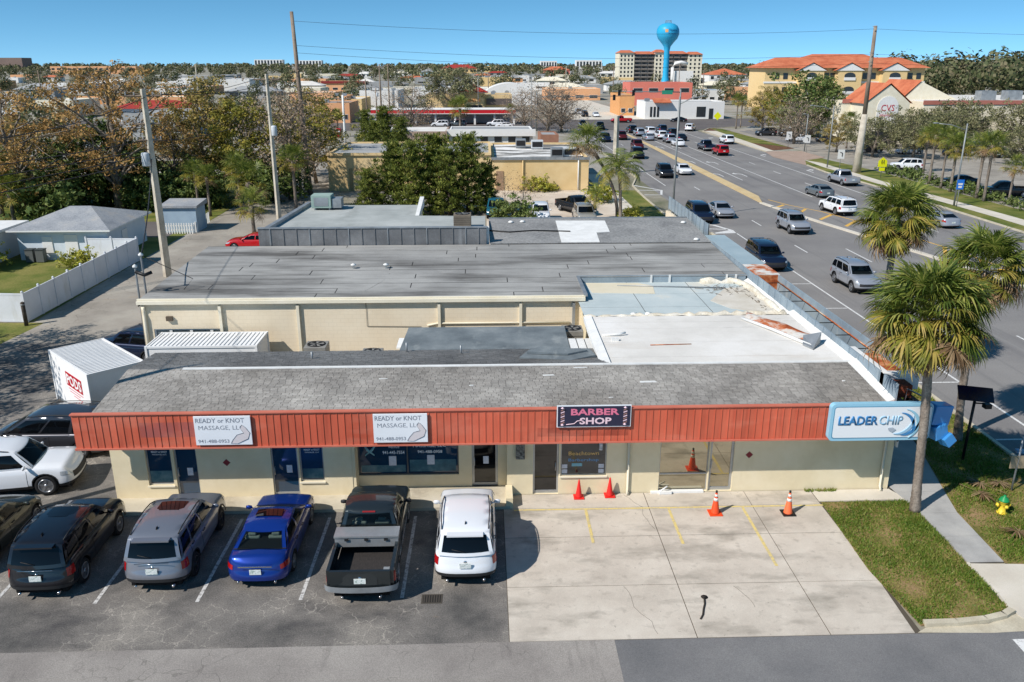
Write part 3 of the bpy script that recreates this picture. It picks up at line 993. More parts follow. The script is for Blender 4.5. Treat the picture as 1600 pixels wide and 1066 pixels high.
# shingle slopes: every tab its own face, laid in overlapping courses
def shingles(name, P00, P10, P01, P11, course, tabw, seed, th=0.012):
    r = np.random.default_rng(seed)
    P00, P10, P01, P11 = map(np.array, (P00, P10, P01, P11))
    n = int(np.linalg.norm(P01 - P00) / course)
    V = []
    nrm = np.cross(P10 - P00, P01 - P00)
    nrm = nrm / np.linalg.norm(nrm)
    for j in range(n):
        t0, t1 = j / n, (j + 1.12) / n
        A, B = P00 + (P01 - P00) * t0, P10 + (P11 - P10) * t0
        A2, B2 = P00 + (P01 - P00) * min(t1, 1), P10 + (P11 - P10) * min(t1, 1)
        L = np.linalg.norm(B - A)
        u = -r.random() * tabw
        while u < L:
            u2 = u + tabw * r.uniform(0.85, 1.15)
            a, b = max(u, 0) / L, min(u2 - 0.012, L) / L
            if b > a:
                k = th * r.uniform(0.7, 1.5)
                dt = r.uniform(-0.004, 0.004)
                s0 = (P01 - P00) / np.linalg.norm(P01 - P00) * dt
                q0, q1 = A + (B - A) * a + s0, A + (B - A) * b + s0
                q2, q3 = A2 + (B2 - A2) * b, A2 + (B2 - A2) * a
                V += [q0 + nrm * k, q1 + nrm * k, q2 + nrm * 0.001, q3 + nrm * 0.001, q0, q1]
            u = u2
    V = np.array(V)
    m = len(V) // 6
    base = np.arange(m)[:, None] * 6
    F = np.concatenate([base + np.array([[0, 1, 2, 3]]), base + np.array([[4, 5, 1, 0]])])
    o = link(name, np_mesh(name, V, F, [M_shingle]), shop)
    o['kind'] = 'stuff'
    return o


roof = MB()
roof.face([(-13.3, 26.28, 3.80), (14.15, 26.28, 3.80), (13.95, 29.5, 4.19), (-13.3, 29.5, 4.19)])
roof.face([(-13.3, 29.5, 4.19), (4.7, 29.5, 4.19), (4.7, 32.1, 3.93), (-13.3, 32.1, 3.93)])
roof.face([(-13.3, 26.28, 3.75), (-13.3, 26.28, 3.8), (-13.3, 29.5, 4.19), (-13.3, 32.1, 3.93), (-13.3, 32.1, 3.7)])
roof.face([(-13.3, 32.1, 3.6), (4.7, 32.1, 3.6), (4.7, 32.1, 3.93), (-13.3, 32.1, 3.93)])
roof.build('roof_deck', M_tar, shop)
shingles('shingle', (-13.34, 26.27, 3.806), (14.15, 26.27, 3.806), (-13.34, 29.5, 4.196), (13.95, 29.5, 4.196), 0.13, 0.26, 3)
shingles('shingle', (4.7, 32.14, 3.934), (-13.34, 32.14, 3.934), (4.7, 29.5, 4.196), (-13.34, 29.5, 4.196), 0.13, 0.26, 5)
MB().box(-11.3, 14.0, 29.44, 29.58, 4.18, 4.235).build('ridge_flashing', M_flash, shop)
rr = random.Random(8)
for (x, y, a, b) in ((3.3, 29.2, 0.5, 0.08), (2.1, 28.6, 0.42, 0.12), (5.6, 28.0, 0.6, 0.14), (-3.9, 28.5, 0.3, 0.05), (13.0, 27.9, 0.1, 0.1), (-0.6, 27.9, 0.14, 0.08), (4.3, 26.9, 0.15, 0.06)):
    z = 3.806 + (y - 26.27) * 0.1207
    MB().prism([(x, y), (x + a, y + 0.03), (x + a * 0.9, y + b), (x - 0.02, y + b * 0.8)], z + 0.01, z + 0.03).build('roof_patch', M_flash, shop)
for (x, y) in ((-6.8, 30.9), (-1.0, 31.5), (-3.2, 31.9)):
    MB().tube([(x, y, 3.9), (x, y, 4.35)], 0.04, 6).build('vent_pipe', M_galv, shop)

# white and blue coated flat roofs behind the ridge
fr = MB().prism([(4.7, 29.55), (14.0, 29.55), (14.0, 36.2), (4.7, 36.2)], 3.6, 4.1).build('white_roof', M_tar, shop)
yy = 29.6
while yy < 36.0:
    y2 = min(yy + 0.92, 36.2)
    MB().prism([(4.62, yy), (13.98, yy), (13.98, y2 - 0.012), (4.62, y2 - 0.012)], 4.09, 4.112 + rr.random() * 0.006).build('membrane_strip', M_white_roof, fr)
    yy = y2
br_ = MB().prism([(4.6, 36.2), (14.05, 36.2), (14.1, 43.4), (5.0, 43.4)], 3.4, 3.80).build('blue_roof', M_tar, shop)
for i, (x0, x1) in enumerate(((4.62, 7.6), (7.62, 10.8), (10.82, 14.05))):
    for (y0, y1) in ((36.25, 38.6), (38.62, 41.0), (41.02, 43.38)):
        MB().prism(rect(x0, x1 - 0.015, y0, y1 - 0.015), 3.79, 3.806 + rr.random() * 0.006).build('membrane_sheet', M_blue_roof, br_)
MB().prism([(5.5, 41.3), (8.7, 41.0), (8.9, 42.6), (8.2, 43.2), (5.4, 43.3)], 3.80, 3.822).build('tan_coating', surf('tan_roof_coat', [S(214, 204, 178), S(224, 214, 190)], sc=0.5, grain=0.06), br_)
MB().prism([(11.8, 38.2), (13.9, 37.0), (13.95, 42.2), (12.6, 42.0), (11.2, 39.6)], 3.80, 3.820).build('tan_coating', surf('pale_roof_coat', [S(196, 188, 172), S(216, 210, 198)], sc=0.9, grain=0.1), br_)
fo = MB()
pth, rad = [], []
for i in range(34):
    t = i / 33
    pth.append((4.5 + 9.3 * t, 36.15 + 0.25 * t + 0.08 * math.sin(i * 1.7), 3.98 + 0.05 * math.sin(i * 2.3)))
    rad.append(0.16 + 0.10 * t + 0.04 * math.sin(i * 3.1))
fo.tube(pth, rad, 10).build('foam_ridge', M_foam, br_)
fo = MB()
fp = [(11.6, 43.15), (12.1, 43.2), (12.7, 43.1), (13.2, 43.2), (13.55, 43.0), (13.8, 42.5), (13.9, 41.8), (13.95, 41.0), (13.9, 40.2), (13.98, 39.4), (13.92, 38.6), (13.98, 37.8), (13.95, 37.0)]
fo.tube([(x, y, 3.84 + 0.05 * math.sin(i * 2.1)) for i, (x, y) in enumerate(fp)], [0.1 + 0.16 * abs(math.sin(i * 1.3 + 0.6)) * (1 if i < 6 else 0.6) for i in range(len(fp))], 9)
fo.build('foam_edge', M_foam, br_)
MB().prism([(13.85, 29.6), (14.19, 29.6), (14.19, 36.4), (13.9, 36.4)], 4.11, [4.13, 4.26, 4.26, 4.13]).build('base_flashing', M_flash, fr)
MB().prism([(13.82, 36.6), (14.19, 36.6), (14.19, 43.3), (13.92, 43.3)], 3.81, [3.84, 4.02, 4.02, 3.84]).build('base_flashing', M_flash, br_)
MB().prism([(13.95, 26.35), (14.19, 26.35), (14.19, 29.6), (13.8, 29.6)], 3.8, [3.85, 3.95, 4.3, 4.22]).build('side_flashing', M_flash, shop)
MB().box(5.0, 14.1, 43.36, 43.42, 3.8, 4.2).build('step_wall_blue', M_bluemetal, shop)
for x in (8.9, 9.9, 13.0, 13.5):
    MB().box(x, x + 0.1, 43.30, 43.37, 3.8, 4.22).build('flashing_strip', M_flash, shop)
MB().tube([(7.0, 42.6, 3.84), (9.5, 42.3, 3.86), (12.6, 41.9, 3.86)], 0.03, 5).build('loose_pipe', M_galv, br_)
deb = MB()
for i in range(46):
    x, y = rr.gauss(12.6, 0.6), rr.gauss(41.6, 0.5)
    a = rr.uniform(0, PI)
    l = rr.uniform(0.15, 0.5)
    deb.tube([(x, y, 3.83), (x + l * math.cos(a), y + l * math.sin(a) * 0.6, 3.84 + rr.random() * 0.08)], 0.012, 4)
for i in range(30):
    x, y = rr.gauss(13.5, 0.12), rr.uniform(37.5, 40.5)
    deb.tube([(x, y, 3.83), (x + rr.uniform(-.1, .1), y + rr.uniform(-.3, .3), 3.86)], 0.012, 4)
tag(deb.build('roof_litter', surf('dead_twigs', [S(108, 98, 86), S(140, 130, 116)], sc=4, grain=0.2)), 'dry twigs and leaf litter gathered on the blue flat roof', 'litter', kind='stuff')
for (x, y, h) in ((6.9, 36.9, 0.2), (7.6, 37.0, 0.18)):
    MB().lathe([(0.16, 0), (0.16, h), (0.0, h + 0.04)], 10, c=(x, y, 3.8)).build('vent_stub', M_flash, br_)
MB().tube([(6.7, 31.9, 4.14), (8.4, 32.0, 4.13)], 0.02, 5).build('rusty_rod', M_rust, fr)
MB().tube([(4.9, 33.2, 4.15), (5.6, 33.15, 4.2), (5.9, 33.3, 4.22)], 0.05, 6).box(5.2, 5.5, 32.5, 32.62, 4.1, 4.25).build('pipe_stub', M_flash, fr)
MB().prism([(4.35, 29.6), (4.75, 29.6), (4.78, 36), (4.45, 36)], [3.9, 4.1, 4.1, 3.9], [4.12, 4.2, 4.2, 4.12]).build('edge_flashing', M_flash, fr)

# the street-side canopy box with its missing covers
can = MB()
can.box(14.2, 14.26, 26.35, 52.6, 3.7, 4.5).build('canopy_inner_face', M_bluemetal, shop)
for i in range(30):
    y = 26.8 + i * 0.87
    MB().box(14.165, 14.2, y, y + 0.03, 3.8, 4.49).build('canopy_seam', M_bluemetal, shop)
MB().box(15.36, 15.42, 29.4, 52.6, 3.2, 4.5).build('canopy_outer_face', M_bluemetal, shop)
M_rustd = surf('dark_rust', [S(84, 52, 40), S(116, 74, 58), S(140, 104, 88)], sc=1.2, det=7, grain=0.15, gsc=12)
M_rustw = surf('rust_streaked_white', [S(150, 72, 36), S(188, 108, 66), S(206, 196, 184), S(216, 214, 208)], sc=0.9, det=7, grain=0.1, gsc=14, lo=0.38, hi=0.6)
MB().box(14.26, 15.36, 26.4, 52.6, 3.2, 3.26).build('canopy_soffit', M_rustd, shop)
MB().box(14.18, 15.46, 44.4, 52.6, 4.5, 4.53).build('canopy_cover', surf('pale_blue_metal', [S(150, 168, 174), S(166, 182, 186)], sc=0.6, grain=0.05, rough=0.5), shop)
MB().box(14.18, 15.46, 42.0, 44.38, 4.5, 4.53).build('rusted_cover', M_rustw, shop)
MB().box(14.26, 15.36, 42.0, 42.06, 3.3, 4.5).build('canopy_rib', M_rust, shop)
for i in range(7):
    y = 31.0 + i * 1.75
    q = MB().tube([(14.3, y, 4.2), (15.34, y, 4.2)], 0.02, 4).tube([(14.3, y, 4.2), (15.34, y + 0.8, 3.5)], 0.02, 4)
    q.build('canopy_rib', M_black, shop)
MB().tube([(14.32, 30.5, 4.3), (14.32, 42, 4.3)], 0.035, 5).tube([(15.32, 30.5, 4.2), (15.32, 42, 4.2)], 0.03, 5).build('canopy_angle', M_rust, shop)
MB().box(14.3, 15.3, 27.6, 30.2, 4.26, 4.30).build('rusted_tray', M_rust, shop)
MB().box(14.2, 15.5, 27.35, 27.62, 3.9, 4.52).box(14.26, 14.46, 27.6, 30.4, 4.3, 4.5).build('canopy_end_flashing', M_flash, shop)
MB().box(14.35, 14.95, 26.7, 27.33, 3.85, 4.3).build('brick_pier', surf('red_brick', [S(112, 52, 34), S(150, 76, 50)], sc=3, grain=0.15, joints=(0.2, 0.08, 0.012, 0.8, S(96, 60, 46))), shop)
MB().tube([(14.6, 26.4, 3.8), (14.6, 26.4, 4.3), (15.5, 26.5, 3.85)], 0.03, 4).build('bracket', M_galv, shop)
MB().box(14.9, 15.1, 26.4, 27.1, 3.25, 3.85).build('canopy_end_board', M_black, shop)
for x in (15.3,):
    for y in (30.5, 38.5, 46.5, 52.0):
        MB().box(x - 0.09, x + 0.09, y - 0.09, y + 0.09, 0.03, 3.2).build('canopy_post', M_bluemetal, shop)

# crumpled sheet of torn-off canopy metal lying on the white roof
cs = thing('torn_metal_sheet', 'crumpled rusty metal sheet lying on the white flat roof', 'sheet metal', (12.6, 33.2, 4.12))
g = []
for i in range(9):
    row = []
    for j in range(4):
        t, u = i / 8, j / 3
        row.append((11.6 + 1.75 * t + 0.5 * u, 35.3 - 3.6 * t + 1.15 * u * (1 + 0.2 * t), 4.15 + 0.16 * (u * (1 - u)) * 4 * (0.4 + 0.6 * abs(math.sin(3.2 * t + 0.6))) + 0.05 * math.sin(9 * t + 3 * u)))
    g.append(row)
MB().grid(g).build('sheet', M_rustw, cs)
MB().tube([(11.5, 35.4, 4.17), (12.3, 33.6, 4.2), (13.2, 31.4, 4.18)], 0.07, 6).build('rolled_edge', M_flash, cs)
MB().prism([(13.1, 31.1), (13.7, 31.9), (13.2, 32.5), (12.9, 31.7)], 4.12, [4.2, 4.62, 4.3, 4.2]).build('bent_corner', M_galv, cs)
cv = thing('folded_tarpaulin', 'flattened roll of bluish grey sheeting on the shingle ridge', 'sheeting', (2.6, 31.0, 4.0))
MB().prism([(1.3, 30.5), (3.3, 30.2), (4.3, 30.6), (4.1, 31.2), (1.8, 31.4)], 4.06, [4.16, 4.14, 4.2, 4.26, 4.24]).build('folded_layer', M_conn, cv)
MB().prism([(1.6, 30.8), (3.2, 30.6), (4.0, 30.9), (2.2, 31.3)], 4.2, [4.3, 4.26, 4.3, 4.36]).build('top_layer', M_conn, cv)

# ---------------------------------------------------------------- signs
M_signw = surf('white_sign_board', [S(226, 229, 232), S(234, 236, 238)], sc=1, grain=0.02)
M_grey_t = plain('grey_lettering', S(132, 138, 148), 0.5)
M_sketch = plain('pale_skin_print', S(214, 206, 206), 0.6)
for (x0, x1, lab) in ((-9.88, -7.98, 'white board with grey lettering near the left end of the red fascia'), (-3.86, -2.02, 'white board with grey lettering at the middle of the red fascia')):
    sg = thing('sign_board', lab, 'sign', (x0, YF - 0.07, 2.7), 'massage shop boards')
    y = YF - 0.06
    MB().box(x0, x1, y - 0.05, y, 2.68, 3.74).build('board', M_signw, sg, bevel=0.008)
    yl = y - 0.053
    W_ = x1 - x0
    letter('READY or KNOT', x0 + 0.06, 3.5, yl, W_ * 0.86, 0.17, M_grey_t, sg)
    letter('MASSAGE, LLC', x0 + 0.14, 3.22, yl, W_ * 0.80, 0.18, M_grey_t, sg)
    letter('941-488-0953', x0 + 0.08, 2.76, yl, W_ * 0.55, 0.13, M_grey_t, sg)
    q = [(x0 + W_ * a, 2.7 + b) for a, b in ((0.62, 0.04), (0.74, 0.03), (0.93, 0.2), (0.97, 0.42), (0.9, 0.62), (0.84, 0.72), (0.8, 0.6), (0.86, 0.42), (0.74, 0.36), (0.66, 0.18))]
    fm = MB()
    fm.face([(px, yl - 0.002, pz) for px, pz in q])
    fm.build('hand_drawing', M_sketch, sg)
    MB().tube([(px, yl - 0.004, pz) for px, pz in q + q[:1]], 0.009, 4).build('drawing_outline', M_grey_t, sg)

sg = thing('sign_board', 'dark board with pink and white lettering and striped poles on the red fascia', 'sign', (2.45, YF - 0.07, 3.2))
y = YF - 0.06
MB().box(2.43, 4.92, y - 0.06, y, 3.19, 3.93).build('board', plain('navy_board', S(44, 44, 66), 0.4), sg, bevel=0.008)
MB().box(2.40, 4.95, y - 0.045, y - 0.002, 3.16, 3.19).box(2.40, 4.95, y - 0.045, y - 0.002, 3.93, 3.96).box(2.40, 2.43, y - 0.045, y - 0.002, 3.19, 3.93).box(4.92, 4.95, y - 0.045, y - 0.002, 3.19, 3.93).build('frame', M_signw, sg)
yl = y - 0.063
M_pink = plain('pink_lettering', S(226, 120, 148), 0.5)
M_pale = plain('pale_pink_lettering', S(238, 206, 214), 0.5)
letter('BARBER', 2.88, 3.61, yl, 1.66, 0.24, M_pink, sg)
letter('SHOP', 3.18, 3.27, yl, 1.1, 0.25, M_pale, sg)
for x in (2.53, 4.68):
    q = MB()
    for k in range(7):
        z = 3.28 + k * 0.08
        q.face([(x, yl, z), (x + 0.13, yl, z + 0.05), (x + 0.13, yl, z + 0.09), (x, yl, z + 0.04)], k % 2)
    q.lathe([(0.0, -0.02), (0.07, 0.02), (0.0, 0.06)], 8, 1, (x + 0.065, yl + 0.0, 3.24)).lathe([(0.0, -0.02), (0.07, 0.02), (0.0, 0.06)], 8, 1, (x + 0.065, yl + 0.0, 3.86))
    q.build('striped_pole', [plain('pole_brown', S(160, 120, 110), 0.5), M_pale], sg)
q = MB()
q.tube([(2.72, yl - 0.004, 3.27), (3.0, yl - 0.004, 3.3), (3.1, yl - 0.004, 3.4), (3.3, yl - 0.004, 3.42)], 0.014, 4).build('scissors_line', M_pale, sg)

# the long blue-rimmed sign at the corner
sg = thing('sign_box', 'long white sign box with pale blue rim and blue lettering at the street corner', 'sign', (13.4, 26.0, 2.65))
y0 = YF - 0.32


def rrect(x0, x1, z0, z1, r, n=5):
    out = []
    for cx, cz, a0 in ((x1 - r, z0 + r, -90), (x1 - r, z1 - r, 0), (x0 + r, z1 - r, 90), (x0 + r, z0 + r, 180)):
        for k in range(n + 1):
            a = R(a0 + 90 * k / n)
            out.append((cx + r * math.cos(a), cz + r * math.sin(a)))
    return out


M_rim = plain('pale_blue_plastic', S(150, 200, 222), 0.25, 0.0, 0.5)
M_face = plain('white_acrylic', S(232, 236, 238), 0.22, 0.0, 0.5)
M_lb = plain('sign_blue', S(64, 132, 186), 0.3)
M_lb2 = plain('sign_light_blue', S(150, 190, 216), 0.3)
MB().extrude_y(rrect(11.8, 15.35, 2.6, 3.97, 0.16), y0, y0 + 0.22).build('sign_case', M_rim, sg, bevel=0.02)
MB().extrude_y(rrect(11.93, 15.3, 2.72, 3.85, 0.08), y0 - 0.012, y0 - 0.001).build('sign_face', M_face, sg)
MB().extrude_y(rrect(11.9, 15.31, 2.69, 3.88, 0.1), y0 - 0.006, y0 - 0.0015).build('face_shade_line', plain('rim_painted_shade', S(84, 140, 170), 0.4), sg)  # shadow line inside the rim, put into the colour
yl = y0 - 0.03
o = letter('LEADER', 12.08, 3.2, yl, 1.38, 0.33, M_lb, sg)
o.modifiers.new('thick', 'SOLIDIFY').thickness = 0.02
o = letter('CHIP', 13.5, 3.2, yl, 0.82, 0.33, M_lb2, sg)
o.modifiers.new('thick', 'SOLIDIFY').thickness = 0.02


def crescent(cx, cz, r0, w, a0, a1, n=16):
    out, inn = [], []
    for k in range(n + 1):
        t = k / n
        a = R(a0 + (a1 - a0) * t)
        ww = w * math.sin(PI * t) + 0.004
        out.append((cx + (r0 + ww / 2) * math.cos(a), cz + (r0 + ww / 2) * math.sin(a)))
        inn.append((cx + (r0 - ww / 2) * math.cos(a), cz + (r0 - ww / 2) * math.sin(a)))
    return out, inn


for (cx, cz, r0, w_, a0, a1, m_) in ((14.2, 3.12, 0.52, 0.1, -20, 85, M_lb), (14.3, 3.2, 0.58, 0.12, -60, 80, M_rim), (14.15, 3.4, 0.55, 0.1, -100, 15, M_lb2), (14.35, 3.36, 0.55, 0.1, -95, 0, M_lb)):
    a, b = crescent(cx, cz, r0, w_, a0, a1)
    q = MB()
    for k in range(len(a) - 1):
        q.face([(b[k][0], yl - 0.01, b[k][1]), (a[k][0], yl - 0.01, a[k][1]), (a[k + 1][0], yl - 0.01, a[k + 1][1]), (b[k + 1][0], yl - 0.01, b[k + 1][1])])
        q.face([(a[k][0], yl - 0.01, a[k][1]), (a[k][0], y0 - 0.012, a[k][1]), (a[k + 1][0], y0 - 0.012, a[k + 1][1]), (a[k + 1][0], yl - 0.01, a[k + 1][1])])
        q.face([(b[k + 1][0], yl - 0.01, b[k + 1][1]), (b[k + 1][0], y0 - 0.012, b[k + 1][1]), (b[k][0], y0 - 0.012, b[k][1]), (b[k][0], yl - 0.01, b[k][1])])
    q.build('swoosh', m_, sg)
MB().extrude_y([(13.86, 3.0), (14.0, 2.92), (14.12, 3.02), (14.0, 3.1), (13.84, 3.08)], yl - 0.01, y0 - 0.013).build('chip_emblem', plain('chip_grey', S(170, 180, 190), 0.3), sg)
M_bb = plain('sign_block_blue', S(66, 142, 204), 0.12, 0.0, 0.6)
for (x, z, s_, an, yy_) in ((15.72, 3.46, 0.62, 8, 0.05), (15.72, 2.86, 0.44, -14, -0.05), (16.05, 2.56, 0.33, -38, -0.12)):
    q = MB().box(-s_ * 0.82, s_ * 0.82, -0.32, 0.32, -s_ * 0.82, s_ * 0.82)
    q.xform(Matrix.Translation((x, y0 + 0.25 + yy_, z)) @ Matrix.Rotation(R(an), 4, 'Y') @ Matrix.Rotation(R(14), 4, 'Z') @ Matrix.Scale(0.72, 4))
    q.build('blue_cube', M_bb, sg, bevel=0.03)

# ================================================================ the larger building behind
back = thing('warehouse', 'wide cream block building with flat grey sheeted roof behind the shops', 'building', (-1, 45, 0))
YB = 39.8
w = MB()
wall_open(w, -16.9, 4.75, 0, 3.85, YB, YB + 0.3, [(-16.4, -13.0, 1.55, 2.55)])
w.box(-16.9, -16.6, YB + 0.3, 51, 0, 3.85).box(-16.6, 14.0, 50.7, 51, 0, 4.2)
w.build('wall', M_cream_b, back)
wf = MB()
for a, b in ((-16.4, -15.6), (-15.6, -14.6), (-14.6, -13.6), (-13.6, -13.0)):
    wf.box(a, a + 0.07, YB + 0.05, YB + 0.14, 1.55, 2.55).box(b - 0.07, b, YB + 0.05, YB + 0.14, 1.55, 2.55).box(a + 0.07, b - 0.07, YB + 0.05, YB + 0.14, 2.48, 2.55).box(a + 0.07, b - 0.07, YB + 0.05, YB + 0.14, 1.55, 1.62)
wf = wf.build('window', M_whitep, back)
for a, b in ((-16.4, -15.6), (-15.6, -14.6), (-14.6, -13.6), (-13.6, -13.0)):
    MB().box(a + 0.06, b - 0.06, YB + 0.1, YB + 0.12, 1.6, 2.5).build('pane', NT('grey_glass').finish(S(112, 122, 124), 0.08, 0, 0.7) if 'grey_glass' not in MATS else MATS['grey_glass'], wf)
MB().box(-14.9, -13.7, YB - 0.28, YB + 0.29, 3.0, 3.3).xform(Matrix.Translation((-1.15, 0, 0))).build('wall_light', plain('bronze', S(92, 80, 66), 0.5), back) if False else MB().box(-15.7, -15.4, YB - 0.14, YB, 3.0, 3.22).build('wall_light', plain('bronze', S(92, 80, 66), 0.5), back)
for x in (-13.05, -9.25, -2.3, 1.75, 4.4):
    MB().box(x - 0.07, x + 0.07, YB - 0.14, YB, 0.1, 3.75).build('downspout', M_trim if x < 4 else M_galv, back)
MB().tube([(-16.75, YB - 0.12, 3.75), (-16.75, YB + 0.0, 3.45), (-16.75, YB - 0.08, 3.2), (-16.75, YB - 0.08, 0.1)], 0.09, 8).build('downspout', M_trim, back)
MB().extrude_y([(0, 0)] * 0 + [(-17.0, 3.86), (-17.0, 4.02), (4.95, 4.02), (4.95, 3.86)], YB - 0.22, YB + 0.02).build('gutter', M_trim, back)
MB().tube([(-2.9, YB - 0.05, 2.62), (-2.4, YB - 0.05, 2.72), (0.4, YB - 0.05, 2.72), (4.2, YB - 0.05, 2.72)], 0.05, 6).build('conduit', M_trim, back)
MB().tube([(-5.9, YB - 0.03, 3.9), (-6.1, YB + 1.2, 4.07), (-5.4, YB + 3, 4.12), (-5.2, YB + 4.6, 4.16)], 0.02, 4).build('cable', M_black, back)
MB().tube([(-5.9, YB - 0.03, 3.9), (-5.9, YB - 0.03, 2.6), (-3.2, YB - 0.03, 2.55)], 0.012, 4).build('cable', M_black, back)

zr = lambda y: 4.03 + (y - YB) * 0.028
rd = MB()
rd.face([(-17.0, YB, zr(YB)), (4.95, YB, zr(YB)), (4.95, 43.44, zr(43.44)), (-17.0, 43.44, zr(43.44))])
rd.face([(-17.0, 43.44, zr(43.44)), (14.18, 43.44, zr(43.44)), (14.18, 51, zr(51)), (-17.0, 51, zr(51))])
rd.box(-17.02, -17.0, YB, 51, 3.7, 4.0).box(4.95, 4.98, YB, 43.4, 3.7, 4.02)
rdo = rd.build('roof_deck', M_tar, back)
unit = MB().box(0, 1, 0, 1, -0.012, 0).mesh('roofing_sheet', M_roofroll)
yy = YB + 0.02
rr = random.Random(21)
k = 0
while yy < 50.95:
    dy = min(0.88, 50.98 - yy)
    x = -17.0 - rr.random() * 6
    xr = 4.93 if yy + dy / 2 < 43.3 else 14.15
    while x < xr:
        x2 = x + rr.uniform(7.5, 10.5)
        a, b = max(x, -16.98), min(x2 - 0.05, xr)
        if b - a > 0.3:
            o = bpy.data.objects.new('roofing_sheet', unit)
            C.objects.link(o)
            o.parent = rdo
            lift = 0.012 + rr.random() * 0.012
            o.location = (a, yy, zr(yy) + lift)
            o.scale = (b - a, dy - 0.06 + rr.random() * 0.03, 1)
            o.rotation_euler = (math.atan(0.028), 0, R(rr.uniform(-0.08, 0.08)))
        x = x2
    yy += 0.88
MB().box(-17.04, 4.98, YB - 0.03, YB + 0.14, 4.03, 4.075).build('eave_strip', M_trim, back)
MB().box(4.9, 14.2, 43.34, 43.5, 4.13, 4.18).build('eave_strip', M_galv, back)
MB().box(4.9, 5.08, YB, 43.4, 4.03, 4.17).build('rake_strip', M_galv, back)
for x in (-7.3, -5.5):
    MB().lathe([(0.06, 0), (0.06, 0.22), (0.15, 0.22), (0.15, 0.27), (0.0, 0.33)], 10, c=(x, 45.4, 4.18)).build('roof_vent', M_flash, back)
# white-lidded service mast at the left corner of the roof
sm = thing('service_mast', 'pair of service pipes with weatherheads at the warehouse roof corner', 'service mast', (-17.4, 41.0, 0))
for x, y, h in ((-17.35, 40.9, 5.4), (-17.15, 41.3, 5.9)):
    MB().tube([(x, y, 0), (x, y, h), (x - 0.02, y, h + 0.12)], 0.05, 7).build('pipe', M_galv, sm)
    MB().lathe([(0.0, 0), (0.12, 0.02), (0.13, 0.1), (0.0, 0.2)], 8, c=(x, y, h)).build('weatherhead', M_flash, sm)
MB().tube([(-17.35, 40.9, 5.2), (-16.9, 40.8, 5.05), (-16.6, 41.0, 5.15)], 0.09, 7).build('cable_knot', M_black, sm)
MB().tube([(-17.15, 41.3, 5.95), (-14.9, 41.8, 4.6), (-15.2, 41.2, 4.2)], 0.02, 4).build('cable', M_black, sm)

# the connector roof and the cooling units in the gap
cn = thing('connector_shed', 'low shed with grey felt roof bridging the gap between the buildings', 'shed', (-0.2, 35, 0))
MB().box(-3.55, 3.45, 32.6, 36.0, 0, 3.45).build('wall', M_cream_b, cn)
MB().prism([(-3.7, 32.4), (3.55, 32.4), (3.6, 36.25), (-3.5, 36.25)], 3.46, [3.5, 3.5, 3.62, 3.62]).build('roof', M_conn, cn)
MB().box(-3.9, -2.7, 36.3, 37.4, 0, 2.6).build('porch', M_cream_b, cn)
MB().box(-4.1, -2.5, 36.2, 37.6, 2.6, 2.68).build('porch_roof', M_whitep, cn)


def condenser(x, y, z, label, w=0.9, h=0.75, m=None):
    t = thing('air_conditioner', label, 'air conditioner', (x, y, z), 'outdoor cooling units')
    b = MB().box(x - w / 2, x + w / 2, y - w / 2, y + w / 2, z, z + h).build('cabinet', m or M_acgrey, t, bevel=0.02)
    MB().lathe([(w * 0.42, 0.0), (w * 0.42, 0.03), (w * 0.36, 0.03), (w * 0.36, 0.005)], 16, c=(x, y, z + h + 0.002)).build('fan_ring', M_dark, t)
    MB().lathe([(w * 0.37, 0.0), (0.0, 0.01)], 16, c=(x, y, z + h + 0.004)).build('fan_well', M_black, t)
    q = MB()
    for k in range(5):
        a = 2 * PI * k / 5
        q.face([(x + 0.05 * math.cos(a), y + 0.05 * math.sin(a), z + h + 0.016), (x + w * 0.34 * math.cos(a), y + w * 0.34 * math.sin(a), z + h + 0.02), (x + w * 0.34 * math.cos(a + 0.5), y + w * 0.34 * math.sin(a + 0.5), z + h + 0.026), (x + 0.05 * math.cos(a + 0.5), y + 0.05 * math.sin(a + 0.5), z + h + 0.02)])
    q.build('fan', M_acgrey, t)
    q = MB()
    for k in range(6):
        q.box(x - w / 2 - 0.004, x + w / 2 + 0.004, y - w / 2 - 0.006, y - w / 2, z + 0.08 + k * h * 0.14, z + 0.1 + k * h * 0.14)
    q.build('louvre', M_dark, t)
    return t


condenser(-7.8, 36.6, 1.75, 'grey cooling unit in the gap, left one beside the cream wall', 1.0, 1.0)
MB().box(-8.4, -7.2, 36.0, 37.2, 0, 1.75).build('unit_stand', M_galv, bpy.data.objects['air_conditioner'])
condenser(-5.0, 34.8, 2.1, 'round-topped cooling unit just showing behind the shingle eave', 0.9, 0.9)
MB().box(-5.5, -4.5, 34.3, 35.3, 0, 2.1).build('unit_stand', M_galv, bpy.data.objects['air_conditioner.001'])
condenser(4.0, 36.6, 2.3, 'grey cooling unit beside the white roof corner', 0.95, 1.1)
MB().box(3.55, 4.45, 36.1, 37.1, 0, 2.3).build('unit_stand', M_galv, bpy.data.objects['air_conditioner.002'])
sk = thing('skylight', 'white framed skylight panels between connector shed and white roof', 'skylight', (4.0, 33.5, 3.3))
for i in range(3):
    MB().box(3.62 + i * 0.36, 3.92 + i * 0.36, 32.6, 34.6, 3.5, 3.56).build('panel', M_flash, sk)
MB().box(3.58, 4.68, 32.5, 34.7, 3.2, 3.49).build('kerb_frame', M_galv, sk)

